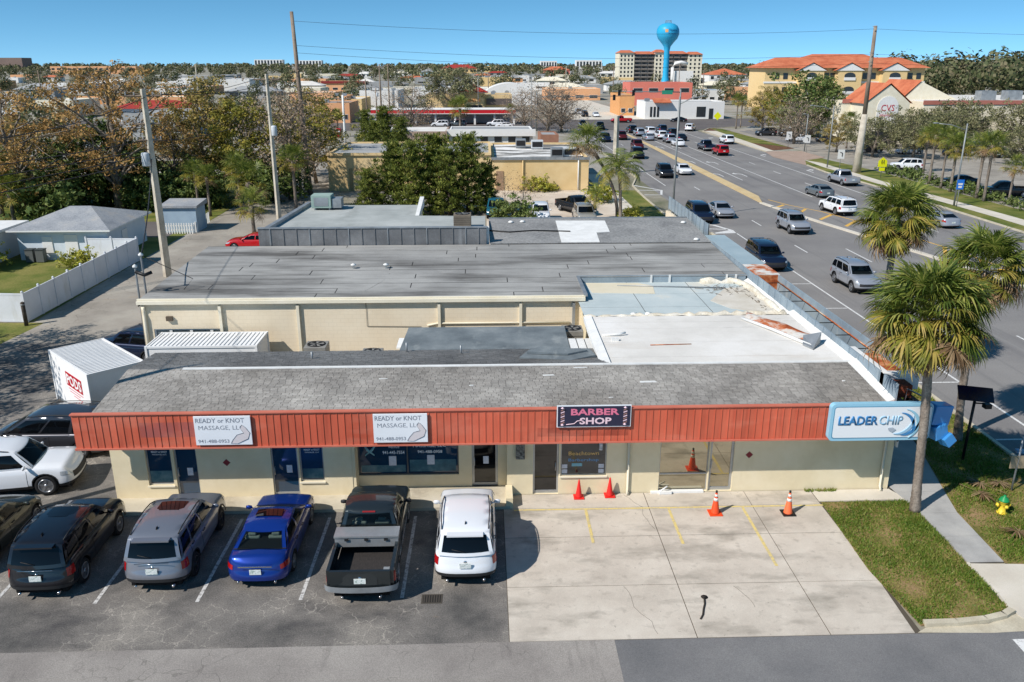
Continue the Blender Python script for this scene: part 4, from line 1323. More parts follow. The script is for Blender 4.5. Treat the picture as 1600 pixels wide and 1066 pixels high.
# ================================================================ third building: dark parapet, green-grey roof
M_darkpar = surf('dark_metal_cladding', [S(94, 95, 96), S(114, 115, 116), S(136, 137, 137)], sc=0.5, det=8, grain=0.1, gsc=16, rough=0.6, stains=((1.0, S(150, 152, 152), 0.58, 0.72, 0.6, (1.5, 1, 0.12)),))
M_greenroof = surf('pale_green_roof', [S(148, 152, 149), S(166, 170, 166), S(182, 185, 181)], sc=0.3, det=8, grain=0.06, gsc=16, stains=((0.4, S(120, 124, 118), 0.56, 0.7, 0.5, (1, 0.5, 1)),))
third = thing('flat_roofed_building', 'building with dark ribbed parapet and pale green-grey flat roof behind the warehouse', 'building', (-6.5, 56, 0))
MB().box(-13.9, 0.1, 51.05, 51.25, 4.0, 5.4).build('parapet', M_darkpar, third)
MB().box(-13.95, 0.15, 51.0, 51.3, 5.4, 5.46).build('parapet_cap', M_galv, third)
for i in range(17):
    x = -13.2 + i * 0.8
    MB().box(x, x + 0.05, 51.01, 51.05, 4.4, 5.4).build('parapet_rib', M_galv if i % 3 == 0 else M_darkpar, third)
MB().prism([(-13.6, 51.3), (0.05, 51.3), (0.05, 56.9), (-4.6, 57.2), (-4.6, 61.8), (-12.9, 61.9)], 0, 5.05).build('wall', M_cream_b, third)
MB().prism([(-13.6, 51.3), (0.05, 51.3), (0.05, 56.9), (-4.6, 57.2), (-4.6, 61.8), (-12.9, 61.9)], 5.06, 5.1).build('roof', M_greenroof, third)
MB().prism([(-4.75, 57.2), (-4.5, 57.2), (-4.45, 61.9), (-4.75, 61.9)], 5.0, [5.12, 5.12, 5.7, 5.7]).build('sloped_kerb', M_flash, third)
MB().prism([(-13.75, 51.3), (-13.45, 51.3), (-12.75, 62), (-13.05, 62)], 5.0, 5.35).build('side_parapet', M_galv, third)
MB().box(-0.25, 0.28, 51.26, 51.5, 4.3, 5.42).build('corner_flashing', M_flash, third)
tt = thing('rooftop_unit', 'pale green rooftop cooling unit on the far left roof edge', 'air conditioner', (-11.3, 60.3, 5.1))
MB().box(-12.3, -10.9, 59.6, 60.9, 5.25, 6.15).build('cabinet', surf('pale_green_enamel', [S(136, 158, 150), S(156, 176, 166)], sc=1, grain=0.05), tt, bevel=0.02)
MB().box(-10.85, -10.2, 59.7, 60.8, 5.25, 5.9).build('duct', M_galv, tt)
for x in (-12.1, -11.1):
    MB().box(x, x + 0.1, 59.7, 60.8, 5.1, 5.25).build('foot', M_galv, tt)
MB().box(-12.1, -11.1, 59.58, 59.6, 5.4, 6.0).build('louvre', M_galv, tt)
condenser(-1.4, 52.6, 5.1, 'brownish cooling unit on the pale green roof behind the dark parapet', 1.1, 0.9, surf('brown_cabinet', [S(112, 102, 90), S(130, 120, 106)], sc=1, grain=0.05))

shed2 = thing('shingled_annex', 'annex with low grey shingle roof and a white patch behind the warehouse', 'building', (7, 54, 0))
MB().box(0.4, 14.1, 51.3, 57.6, 0, 4.35).build('wall', M_cream_b, shed2)
M_shing2 = surf('far_shingle', [S(122, 122, 121), S(142, 142, 140), S(158, 157, 154)], sc=0.4, det=7, grain=0.35, gsc=7, stains=((0.4, S(104, 104, 104), 0.55, 0.7, 0.5, (1, 1, 1)),))
MB().prism([(0.3, 51.1), (14.2, 51.1), (14.2, 57.8), (0.3, 57.8)], 4.36, [4.4, 4.4, 4.75, 4.75]).build('roof', M_shing2, shed2)
MB().prism([(4.8, 51.2), (7.2, 51.2), (7.3, 53.6), (8.2, 53.8), (8.3, 56.9), (4.9, 57)], 4.4, [4.43, 4.43, 4.56, 4.57, 4.74, 4.74]).build('white_patch', M_flash, shed2)
for (x, y) in ((1.8, 56.6), (2.6, 56.7), (13.6, 56.2), (13.4, 51.6)):
    MB().lathe([(0.22, 0), (0.12, 0.1), (0, 0.12)], 8, c=(x, y, 4.42 + (y - 51.1) * 0.052)).build('patch_lump', M_flash, shed2)
MB().tube([(0.3, 54.2, 4.62), (1.6, 53.8, 4.58), (3.2, 54.2, 4.6), (5.6, 53.8, 4.6)], 0.05, 5).build('cable', M_black, shed2)
MB().box(0.3, 14.2, 57.7, 57.85, 4.7, 4.82).build('eave_strip', M_galv, shed2)
fe = thing('metal_railing_fence', 'low grey metal fence beyond the annex beside the highway', 'fence', (14.6, 60, 0))
for i in range(12):
    MB().box(14.5, 14.55, 53 + i * 1.1, 53.06 + i * 1.1, 3.9, 5.2).build('post', M_galv, fe)
MB().box(14.5, 14.53, 53, 65.2, 4.2, 5.15).build('mesh_panel', M_bluemetal, fe)
MB().box(14.35, 14.6, 52.7, 65.3, 0, 4.0).build('base_wall', M_cream_b, fe)

# ================================================================ vehicles
M_cg = NT('car_glass').finish(S(10, 12, 15), 0.02, 0.0, 0.32)
def clear_glass():
    s = NT('clear_car_glass')
    b = s.t.nodes.new('ShaderNodeBsdfPrincipled')
    b.inputs['Base Color'].default_value = S(12, 16, 18)
    b.inputs['Roughness'].default_value = 0.02
    b.inputs['Specular IOR Level'].default_value = 0.45
    t = s.t.nodes.new('ShaderNodeBsdfTransparent')
    t.inputs['Color'].default_value = (0.72, 0.8, 0.78, 1)
    m = s.t.nodes.new('ShaderNodeMixShader')
    m.inputs[0].default_value = 0.62
    s.t.links.new(b.outputs[0], m.inputs[1])
    s.t.links.new(t.outputs[0], m.inputs[2])
    s.t.links.new(m.outputs[0], s.out.inputs['Surface'])
    return s.m


M_cgc = clear_glass()
M_seat = surf('seat_fabric', [S(150, 158, 150), S(172, 178, 168)], sc=6, grain=0.08, obj=True)
M_cabin = plain('cabin_lining', S(34, 35, 36), 0.8)
M_tyre = plain('tyre_rubber', S(28, 28, 29), 0.85)
M_rimm = plain('alloy_rim', S(168, 170, 174), 0.3, 0.75)
M_rimd = plain('dark_rim', S(60, 62, 66), 0.35, 0.6)
M_clad = plain('car_trim_plastic', S(40, 40, 41), 0.6)
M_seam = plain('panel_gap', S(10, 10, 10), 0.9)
M_tail = plain('tail_lamp_red', S(164, 18, 22), 0.15, 0, 0.6, 0.6)
M_head = plain('head_lamp', S(196, 202, 206), 0.1, 0.3, 0.7, 0.6)
M_plate = surf('licence_plate', [S(206, 212, 206), S(226, 230, 226), S(150, 170, 160)], sc=16, det=2, grain=0.05, obj=True)
M_chrome = plain('chrome', S(206, 208, 210), 0.12, 1.0)

KIND = {
    'suv': dict(L=4.72, W=1.88, wb=2.70, r=0.37, zb=0.32, sh=[(-2.31, 1.02), (-1.9, 1.10), (0.75, 1.08), (1.3, 1.08), (2.0, 1.0), (2.31, 0.84)],
                cab=(1.0, -2.16, 0.36, -1.92), H=1.72, wt=0.70, wins=((0.07, 0.37), (0.41, 0.70), (0.74, 0.95)), rails=True, clad=True, ae=0.55, rr=0.5),
    'bigsuv': dict(L=5.05, W=2.0, wb=2.86, r=0.40, zb=0.32, sh=[(-2.52, 1.02), (-2.1, 1.14), (0.9, 1.12), (1.45, 1.12), (2.2, 1.06), (2.52, 0.9)],
                   cab=(1.14, -2.38, 0.54, -2.18), H=1.82, wt=0.71, wins=((0.06, 0.34), (0.37, 0.64), (0.68, 0.95)), rails=True, clad=True, ae=0.5, rr=0.45),
    'sedan': dict(L=4.85, W=1.85, wb=2.78, r=0.335, zb=0.24, sh=[(-2.42, 0.82), (-2.15, 0.98), (-1.5, 1.0), (0.8, 0.94), (1.4, 0.92), (2.1, 0.82), (2.42, 0.66)],
                  cab=(1.05, -1.80, 0.20, -1.0), H=1.45, wt=0.60, wins=((0.08, 0.47), (0.52, 0.93)), rails=False, clad=False, ae=0.6, rr=0.55),
    'van': dict(L=5.15, W=1.99, wb=3.0, r=0.345, zb=0.26, sh=[(-2.57, 0.98), (-2.2, 1.08), (0.9, 1.02), (1.7, 0.98), (2.3, 0.86), (2.57, 0.7)],
                cab=(1.75, -2.42, 0.62, -2.15), H=1.76, wt=0.72, wins=((0.05, 0.36), (0.39, 0.66), (0.70, 0.95)), rails=True, clad=False, ae=0.55, rr=0.4),
    'pickup': dict(L=5.75, W=2.02, wb=3.55, r=0.395, zb=0.40, sh=[(-2.87, 1.12), (-2.6, 1.14), (-0.4, 1.14), (0.9, 1.12), (1.6, 1.10), (2.5, 1.04), (2.87, 0.88)],
                   cab=(1.42, -0.62, 0.72, -0.42), H=1.88, wt=0.71, wins=((0.10, 0.62), (0.68, 0.93)), rails=False, clad=False, ae=0.4, rr=0.3, bed=True),
    'jeep': dict(L=4.4, W=1.87, wb=2.7, r=0.41, zb=0.42, sh=[(-2.2, 1.08), (-2.0, 1.12), (0.6, 1.1), (1.2, 1.12), (1.9, 1.08), (2.2, 1.0)],
                 cab=(0.68, -2.05, 0.42, -1.98), H=1.86, wt=0.70, wins=((0.05, 0.36), (0.40, 0.66), (0.70, 0.96)), rails=False, clad=True, ae=0.25, rr=0.2),
    'hatch': dict(L=4.3, W=1.79, wb=2.6, r=0.33, zb=0.24, sh=[(-2.15, 0.9), (-1.8, 1.0), (0.8, 0.96), (1.3, 0.94), (1.9, 0.84), (2.15, 0.7)],
                  cab=(1.05, -1.98, 0.25, -1.45), H=1.52, wt=0.62, wins=((0.07, 0.42), (0.46, 0.90)), rails=False, clad=False, ae=0.6, rr=0.5),
}
PROTO = {}


def car_proto(kind, det):
    """a vehicle at the origin, nose towards +Y; det 2 near, 1 mid, 0 far"""
    if (kind, det) in PROTO:
        return PROTO[(kind, det)]
    k = KIND[kind]
    L, W, wb, r, zb0 = k['L'], k['W'], k['wb'], k['r'], k['zb']
    hl, hw = L / 2, W / 2
    yw = (wb / 2 + 0.05, -wb / 2 + 0.05)
    root = bpy.data.objects.new('car', None)
    shx, shz = zip(*k['sh'])
    zs = lambda y: float(np.interp(y, shx, shz))
    af, ar, p = k['ae'], k['rr'], 2.7
    nth = 8 if det else 4
    half = []
    for i in range(nth + 1):
        t = PI / 2 * i / nth
        half.append((hw * math.sin(t) ** (2 / p), hl - af + af * math.cos(t) ** (2 / p), 'f'))
    half[0] = (0.0, hl, 'f')
    RA = r + 0.055
    ys = set()
    for y_ in yw:
        for a in (np.linspace(0, PI, 11 if det == 2 else 7)):
            ys.add(round(y_ + RA * math.cos(a), 4))
        ys.add(round(y_ + RA + 0.012, 4)); ys.add(round(y_ - RA - 0.012, 4))
    for y_ in np.linspace(hl - af, -hl + ar, 12 if det else 6)[1:-1]:
        if all(abs(y_ - v) > 0.06 for v in ys):
            ys.add(round(float(y_), 4))
    ys = sorted([y for y in ys if -hl + ar < y < hl - af], reverse=True)
    i_f = len(half) - 1
    half += [(hw, y, 's') for y in ys]
    i_r = len(half)
    for i in range(nth, -1, -1):
        t = PI / 2 * i / nth
        half.append((hw * math.sin(t) ** (2 / p), -hl + ar - ar * math.cos(t) ** (2 / p), 'r'))
    half[-1] = (0.0, -hl, 'r')
    n = len(half)
    suvish = kind in ('suv', 'bigsuv', 'van', 'jeep', 'hatch')

    def B(i, t, off=0.0):
        s = 1 if i >= 0 else -1
        x, y, w = half[abs(i)]
        zz = zb0 + (0.10 * ((abs(y) - (hl - 0.5)) / 0.5) if abs(y) > hl - 0.5 else 0)
        for q in yw:
            dd = abs(y - q)
            if dd < RA:
                zz = max(zz, r - 0.0 + math.sqrt(max(0, RA * RA - dd * dd)))
        top = zs(y)
        z = zz + (top - zz) * t
        hz = (z - zb0) / max(0.2, top - zb0)
        ins = float(np.interp(hz, (0, .12, .35, .62, .80, .93, 1), (.07, .015, .0, .012, .03, .065, .13)))
        ie = float(np.interp(hz, (0, .12, .45, .55, 1), (.12, .02, .0, .06, .16 if suvish else .14))) if w == 'r' else float(np.interp(hz, (0, .12, .5, .75, 1), (.14, .02, .0, .05, .22)))
        f = max(0, min(1, (abs(y) - (hl - (af if y > 0 else ar))) / (af if y > 0 else ar)))
        if k.get('bed') and w != 'f':
            ie *= 0.35
            ins *= 0.5
        nx, ny = (x / hw) ** 2, f
        x2 = x * (1 - ins / hw) + off * min(1, nx * 1.4)
        y2 = y - math.copysign(1, y) * (ie * f - off * f)
        return (s * x2, y2, z)

    ts = (0, .06, .16, .32, .48, .62, .76, .88, .95, 1.0) if det else (0, .15, .5, .85, 1.0)
    bm_ = MB()
    idx = list(range(0, n)) + [-i for i in range(n - 2, 0, -1)]
    loop = idx + [0]
    bm_.grid([[B(i, t) for i in loop] for t in ts], 0, True)
    bed = k.get('bed')
    yb0, yb1 = (-0.72, -hl + 0.09)
    for i in range(n - 1):
        a, b = B(i, 1.0), B(i + 1, 1.0)
        if bed and (a[1] + b[1]) / 2 < yb0:
            continue
        cr = 0.045
        fr = (1, .6, 0, -.6, -1)
        ra = [(a[0] * f, a[1], a[2] + cr * (1 - f * f) * min(1, a[0] / hw * 1.3)) for f in fr]
        rb = [(b[0] * f, b[1], b[2] + cr * (1 - f * f) * min(1, b[0] / hw * 1.3)) for f in fr]
        bm_.grid([ra, rb], 0, True)
    if bed:
        ix = hw - 0.14
        for sg_ in (-1, 1):
            bm_.box(min(sg_ * ix, sg_ * (hw - 0.045)), max(sg_ * ix, sg_ * (hw - 0.045)), yb1, yb0, 0.72, 1.165)
        bm_.box(-ix, ix, yb1 - 0.05, yb1 + 0.04, 0.62, 1.16)
        bm_.box(-ix, ix, yb0 - 0.02, yb0 + 0.06, 0.62, 1.15)
    body = link('body', bm_.mesh('body', [M_clad], 0.0008), root)
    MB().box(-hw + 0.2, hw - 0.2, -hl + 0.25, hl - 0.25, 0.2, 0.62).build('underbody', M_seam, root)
    if bed:
        MB().box(-hw + 0.14, hw - 0.14, yb1 + 0.04, yb0 - 0.02, 0.60, 0.66).build('bed_floor', surf('bed_liner', [S(46, 44, 44), S(62, 58, 56)], sc=6, grain=0.2, stretch=(6, 1, 1), obj=True), root)

    # --- cabin
    c0, c1, t0, t1 = k['cab']
    wt, Hh = k['wt'] + 0.02, k['H']
    wbm = hw - 0.10

    def G(side, u, s, off=0.0):
        """side f/r: u in -1..1 ; side s: u 0 front .. 1 rear with sign"""
        sg = 1
        if side == 'f':
            xb, yb = wbm * u, c0 + 0.16 * (1 - u * u)
            xt, yt = wt * u, t0 + 0.12 * (1 - u * u)
        elif side == 'r':
            xb, yb = wbm * u, c1 - 0.10 * (1 - u * u)
            xt, yt = wt * u, t1 - 0.07 * (1 - u * u)
        else:
            sg = 1 if side == 'R' else -1
            bow = 4 * u * (1 - u)
            xb, yb = sg * (wbm + 0.015 * bow), c0 + (c1 - c0) * u
            xt, yt = sg * (wt + 0.05 * bow), t0 + (t1 - t0) * u
        zb_ = zs(yb) - 0.015
        roof = Hh - 0.06 * ((yt - (t0 + t1) / 2) / ((t0 - t1) / 2)) ** 2 - (0.035 if kind == 'sedan' and yt < 0 else 0)
        zt_ = roof - 0.05
        bul = 0.05 * math.sin(PI * s)
        x = xb + (xt - xb) * s
        y = yb + (yt - yb) * s
        z = zb_ + (zt_ - zb_) * s
        if side in 'fr':
            y += (bul * 0.6 + off) * (1 if side == 'f' else -1) * (0.7 if off else 1)
            z += off * 0.7
        else:
            x += sg * (bul * 0.6 + off)
        return (x, y, z)

    gm = MB()
    ns = 12 if det else 6
    per = [('f', -1 + 2 * j / 6) for j in range(6)] + [('R', j / ns) for j in range(ns)] + [('r', 1 - 2 * j / 6) for j in range(6)] + [('L', 1 - j / ns) for j in range(ns)]
    per.append(per[0])
    ss = (0, .2, .4, .6, .8, .93, 1.0)
    if det < 2:
        gm.grid([[G(a, u, s) for a, u in per] for s in ss], 0, True)
    else:                                                 # pillars and rails round real openings
        def holes(side, us, wins_):
            u_ = sorted({round(float(v), 4) for v in list(us) + [w_ for q_ in wins_ for w_ in q_[:2]]})
            s_ = sorted({round(float(v), 4) for v in list(ss) + [w_ for q_ in wins_ for w_ in q_[2:]]})
            fl = side in 'rL'
            for a0, a1 in zip(u_, u_[1:]):
                for b0, b1 in zip(s_, s_[1:]):
                    um, sm_ = (a0 + a1) / 2, (b0 + b1) / 2
                    if any(q_[0] < um < q_[1] and q_[2] < sm_ < q_[3] for q_ in wins_):
                        continue
                    c4 = [G(side, a0, b0), G(side, a1, b0), G(side, a1, b1), G(side, a0, b1)]
                    gm.face(c4[::-1] if fl else c4, 0, True)
        holes('f', np.linspace(-1, 1, 7), [(-0.88, 0.88, .1, .91)])
        holes('r', np.linspace(-1, 1, 7), [(-0.84, 0.84, .18 if suvish else .12, .88)])
        for sd_ in 'RL':
            holes(sd_, np.linspace(0, 1, ns + 1), [(a_ + .008, b_ - .008, .12, .84) for a_, b_ in k['wins']])
    rg = []
    for a in np.linspace(0, 1, 9):
        row = []
        for u in np.linspace(-1, 1, 7):
            ylf = G('R', a, 1.0)
            f0, r0 = t0 + 0.12 * (1 - u * u), t1 - 0.07 * (1 - u * u)
            y = f0 + (r0 - f0) * a
            e = min(1, min(a, 1 - a) * 6)
            xw = abs(ylf[0])
            roof = Hh - 0.06 * ((y - (t0 + t1) / 2) / ((t0 - t1) / 2)) ** 2 - (0.035 if kind == 'sedan' and y < 0 else 0)
            row.append((xw * u, y, roof - 0.05 + 0.05 * (1 - abs(u) ** 3) * e))
        rg.append(row)
    gm.grid(rg, 0, True, True)
    cabin = link('cabin', gm.mesh('cabin', [M_clad], 0.0008), root)

    def patch(name, fn, us, ss_, m, par=root, flip=False):
        q = MB().grid([[fn(u, s) for u in us] for s in ss_], 0, True, flip)
        return q.build(name, m, par)

    gu = np.linspace(-0.9, 0.9, 7)
    clr = kind in ('sedan', 'pickup', 'hatch')
    gw = M_cgc if det == 2 else M_cg
    gr = M_cgc if det == 2 and clr else M_cg
    patch('windshield', lambda u, s: G('f', u, s, 0.012), gu, np.linspace(.08, .93, 4), gw)
    if det == 2:
        yy_ = np.linspace(c0 - 0.02, c1 + 0.05, 8)
        MB().grid([[(x * (wbm - 0.03), y, zs(y) + 0.055 - 0.02 * x * x) for x in (1, .5, 0, -.5, -1)] for y in yy_]).build('cabin_floor', M_cabin, root)
        rows = ((c0 + t0) / 2 - 0.75, (t1 - 0.12) if clr else (t1 + 0.2)) if not bed else (-0.2,)
        for yr_ in rows:
            for xs_ in (-0.36, 0.36):
                z0_ = zs(yr_) + 0.03
                st_ = MB().box(xs_ - 0.23, xs_ + 0.23, yr_ - 0.07, yr_ + 0.07, z0_, z0_ + 0.11).build('seat', M_seat, root, bevel=0.04)
                MB().box(xs_ - 0.12, xs_ + 0.12, yr_ - 0.06, yr_ + 0.04, z0_ + 0.12, z0_ + 0.22).build('headrest', M_seat, st_, bevel=0.03)
    if kind not in ():
        patch('rear_window', lambda u, s: G('r', u, s, 0.014), np.linspace(0.86, -0.86, 7), np.linspace(.16 if suvish else .1, .9, 4), gr)
    for sd_ in ('R', 'L'):
        for (a, b) in k['wins']:
            q = np.linspace(a, b, 5)
            patch('side_window', lambda u, s: G(sd_, u, s, 0.012), q if sd_ == 'R' else q[::-1], np.linspace(.1, .86, 4), gr)

    # --- lamps, grille, plate
    a = n - 1
    nt = nth
    tl = (.50, .84) if suvish else (.56, .80)
    if bed:
        tl = (.42, .86)
    hlr = (.60, .80)
    for s in (1, -1):
        ii = [s * (a - j) for j in ((nt - 4, nt - 3, nt - 2, nt - 1, nt) if not (bed or suvish) else (nt - 3, nt - 2, nt - 1, nt))] if det else [s * (a - 2), s * (a - 3), s * (a - 4)]
        if s > 0:
            ii = ii[::-1]
        patch('taillight', lambda i, t: B(int(i), t, 0.012), ii, np.linspace(*tl, 3), M_tail)
        ii = [s * j for j in ((nt - 4, nt - 3, nt - 2, nt - 1, nt) if det else (2, 3, 4))]
        if s < 0:
            ii = ii[::-1]
        patch('headlight', lambda i, t: B(int(i), t, 0.012), ii, np.linspace(*hlr, 3), M_head)
    if det:
        patch('grille', lambda i, t: B(int(i), t, 0.010), list(range(-(nt - 4), nt - 3)), np.linspace(.36, .74, 3), M_clad)
        yr = B(a, .42)[1]
        zp = B(a, .42)[2]
        MB().box(-0.17, 0.17, yr - 0.03, yr - 0.006, zp + 0.02, zp + 0.18).build('license_plate', M_plate, root)
    if k['clad'] or bed:
        patch('bumper_trim', lambda i, t: B(int(i), t, 0.006), loop, np.linspace(0, .17, 3), M_clad)
    if bed:
        ib = [a - j for j in range(0, nt + 1)][::-1] + [-(a - j) for j in range(1, nt + 1)]
        patch('rear_bumper', lambda i, t: B(int(i), t, 0.07), ib, np.linspace(.0, .30, 4), M_galv)
        patch('tailgate', lambda i, t: B(int(i), t, 0.012), [a - j for j in range(0, 3)][::-1] + [-(a - j) for j in range(1, 3)], np.linspace(.36, .96, 3), M_clad)['_paint'] = 1
    # --- wheels
    wd = 0.115
    for s in (1, -1):
        for y_ in yw:
            prof = [(r * 0.62, -wd), (r * 0.93, -wd), (r, -wd * 0.6), (r, wd * 0.6), (r * 0.93, wd), (r * 0.62, wd), (r * 0.6, wd * 0.55), (0.0, wd * 0.5)]
            prof = [(a_, b_ * s) for a_, b_ in prof]
            wl = MB().lathe(prof, 20 if det == 2 else 12, c=(s * (hw - 0.13), y_, r), axis='x')
            wo_ = wl.build('wheel', M_tyre, root)
            q = MB()
            cx = s * (hw - 0.13 + wd * 0.86)
            q.lathe([(r * 0.66, 0.0), (r * 0.66, 0.02 * s), (r * 0.58, 0.02 * s), (r * 0.58, 0.0)], 20 if det == 2 else 10, c=(cx, y_, r), axis='x')
            if det:
                for j in range(5 if det == 2 else 5):
                    an = 2 * PI * j / 5 + 0.3
                    dv, pv = (math.cos(an), math.sin(an)), (-math.sin(an), math.cos(an))
                    w0, w1 = 0.035, 0.05
                    x_ = cx + 0.012 * s
                    q.face([(x_, y_ + pv[0] * w0, r + pv[1] * w0), (x_, y_ - pv[0] * w0, r - pv[1] * w0), (x_, y_ + dv[0] * r * 0.6 - pv[0] * w1, r + dv[1] * r * 0.6 - pv[1] * w1), (x_, y_ + dv[0] * r * 0.6 + pv[0] * w1, r + dv[1] * r * 0.6 + pv[1] * w1)])
                q.lathe([(0.07, 0.0), (0.07, 0.022 * s), (0.0, 0.022 * s)], 8, c=(cx, y_, r), axis='x')
            else:
                q.lathe([(r * 0.5, 0.0), (0.0, 0.01 * s)], 8, c=(cx, y_, r), axis='x')
            q.build('rim', M_rimm, wo_)
    # --- mirrors, doors, handles, rails
    if det:
        for s in (1, -1):
            ym_ = c0 - 0.25
            zz = zs(ym_) + 0.06
            q = MB().lathe([(0.0, -0.10), (0.07, -0.08), (0.09, 0.0), (0.07, 0.08), (0.0, 0.10)], 8, axis='x')
            q.xform(Matrix.Translation((s * (hw + 0.06), ym_, zz + 0.03)) @ Matrix.Diagonal((1.1, 0.62, 0.85, 1)))
            q.tube([(s * (hw - 0.12), ym_ + 0.02, zz - 0.04), (s * (hw + 0.02), ym_, zz + 0.01)], 0.025, 5)
            q.build('mirror', M_clad, root)['_paint'] = 1 if kind not in ('pickup',) else 0
    if det == 2:
        near = lambda y: min(range(i_f, i_r), key=lambda j: abs(half[j][1] - y))
        cuts = [c0 - 0.35, (c0 + c1) / 2 + 0.15 + (0.1 if bed else 0), c1 + (0.75 if not bed else 0.15)]
        if bed:
            cuts = [c0 - 0.2, -0.05, -0.6]
        for s in (1, -1):
            for ya, yb_ in zip(cuts, cuts[1:]):
                ia, ib_ = near(ya), near(yb_)
                ii = [s * j for j in range(ia, ib_ + 1)]
                if len(ii) < 2:
                    continue
                q = MB()
                jj = ii if s > 0 else ii[::-1]
                q.grid([[B(i, t, 0.003) for i in jj] for t in np.linspace(.13, .985, 8)], 1, True)
                P_ = [[np.array(B(i, t, 0.0075)) for i in jj] for t in np.linspace(.15, .97, 8)]
                for row in P_:
                    row[0] = row[0] * np.array([1, 1, 1]) + (row[1] - row[0]) * (0.012 / max(0.02, abs(row[1][1] - row[0][1])))
                    row[-1] = row[-1] + (row[-2] - row[-1]) * (0.012 / max(0.02, abs(row[-1][1] - row[-2][1])))
                q.grid(P_, 0, True)
                do = q.build('door', [M_clad, M_seam], root)
                do['_paint'] = 1
                yh = half[ib_][1] + 0.22
                hz = B(s * near(yh), .82, 0.0)
                MB().tube([(hz[0] + s * 0.01, yh - 0.09, hz[2]), (hz[0] + s * 0.035, yh - 0.07, hz[2]), (hz[0] + s * 0.035, yh + 0.07, hz[2]), (hz[0] + s * 0.01, yh + 0.09, hz[2])], 0.014, 5).build('handle', M_clad, do)
        if suvish:
            p0, p1 = Vector(G('r', 0.0, 0.18, 0.03)), Vector(G('r', -0.5, 0.3, 0.03))
            MB().tube([p0, p1], 0.012, 4).build('rear_wiper', M_clad, root)
            q = G('R', 0.85, 1.0)
            MB().extrude_y([(-0.02, Hh - 0.05), (0.02, Hh - 0.05), (0.0, Hh + 0.03)], q[1] - 0.02, q[1] + 0.1).build('roof_fin', M_clad, root)
            MB().box(-0.75 * wt, 0.75 * wt, t1 - 0.24, t1 - 0.02, Hh - 0.13, Hh - 0.085).build('spoiler', M_clad, root)['_paint'] = 1
        bz = B(a, .78, 0.0)
        MB().lathe([(0.0, 0.012), (0.05, 0.008), (0.06, 0.0)], 10).xform(Matrix.Translation((0, bz[1] - 0.012, bz[2] - 0.06)) @ Matrix.Rotation(R(90), 4, 'X')).build('badge', M_chrome, root)
        for s in (1, -1):
            MB().tube([(s * 0.55, -hl + 0.35, 0.28), (s * 0.55, -hl + 0.04, 0.27)], 0.035, 8).build('exhaust', M_chrome, root)
    if k['rails'] and det:
        for s in (1, -1):
            pr = []
            for a_ in np.linspace(.06, .94, 7):
                x, y, z = G('R' if s > 0 else 'L', a_, 1.0)
                pr.append((x - s * 0.03, y, z + (0.075 if 0.1 < a_ < 0.9 else 0.02)))
            MB().tube(pr, 0.018, 5).build('roof_rail', M_clad, root)
    for o in (body, cabin):
        o['_paint'] = 1
    for o in [root] + list(root.children):
        pass
    PROTO[(kind, det)] = root
    return root


GLOSS = {
    'black': paint('paint_black', S(20, 21, 27)), 'silver': paint('paint_silver', S(168, 172, 179), 0.4, 0.3), 'steel': paint('paint_steel', S(132, 135, 143), 0.45, 0.3), 'blue': paint('paint_blue', S(18, 50, 132), 0.35),
    'green_grey': paint('paint_green_grey', S(46, 52, 54), 0.45), 'white': paint('paint_white', S(226, 228, 230)), 'charcoal': paint('paint_charcoal', S(62, 62, 66), 0.5),
    'olive': paint('paint_olive', S(52, 54, 44), 0.4), 'grey': paint('paint_grey', S(112, 120, 124), 0.35), 'navy': paint('paint_navy', S(24, 34, 58), 0.3),
    'red': paint('paint_red', S(176, 18, 24)), 'maroon': paint('paint_maroon', S(92, 26, 26), 0.3), 'tan_silver': paint('paint_tan_silver', S(160, 158, 150), 0.3), 'teal': paint('paint_teal', S(30, 90, 110)),
}
CAT = {'suv': 'car', 'bigsuv': 'car', 'sedan': 'car', 'van': 'minivan', 'pickup': 'pickup truck', 'jeep': 'off-roader', 'hatch': 'car'}


def car(kind, color, x, y, head, label, det=1, group=None, name=None, rims=None, z=0.006):
    pr = car_proto(kind, det)
    nm = name or {'suv': 'suv', 'bigsuv': 'suv', 'sedan': 'sedan', 'van': 'minivan', 'pickup': 'pickup_truck', 'jeep': 'off_roader', 'hatch': 'hatchback'}[kind]
    o = copy_tree(pr)
    o.name = nm
    o.location = (x, y, z)
    o.rotation_euler = (0, 0, R(head))
    if kind == 'suv':
        o.scale = (1, 1, 1.06)
    tag(o, label, CAT[kind], group)
    for c in o.children:
        if c.get('_paint'):
            c.material_slots[0].link = 'OBJECT'
            c.material_slots[0].material = GLOSS[color]
        if rims and c.name.startswith('wheel'):
            for g_ in c.children:
                g_.material_slots[0].link = 'OBJECT'
                g_.material_slots[0].material = rims
    return o


def local(o, mb, name, m, par=None):
    q = mb.build(name, m)
    q.parent = par or o
    q.matrix_parent_inverse = Matrix.Identity(4)
    return q


GP = 'cars parked in front of the shops'
c1_ = car('suv', 'black', -13.2, 23.5, 1.5, 'black SUV parked nose-in at the far left of the front row', 2, GP)
c2_ = car('suv', 'steel', -9.92, 23.75, 0.5, 'silver SUV with dark sunroof parked between the black SUV and blue sedan', 2, GP, rims=M_rimd)
c3_ = car('sedan', 'blue', -6.93, 23.95, 0.0, 'bright blue sedan parked between silver SUV and dark pickup', 2, GP)
c4_ = car('pickup', 'green_grey', -3.7, 23.55, 0.0, 'dark grey-green pickup with silver toolbox across its open bed', 2, GP)
c5_ = car('suv', 'white', -0.68, 23.75, 0.0, 'white SUV parked nose-in next to the concrete apron', 2, GP)
car('hatch', 'olive', -16.35, 24.4, 0.0, 'dark olive car cut off by the left edge beside the black SUV', 2, GP)
car('bigsuv', 'white', -17.7, 28.35, -80, 'large white SUV standing sideways left of the shop building', 2)
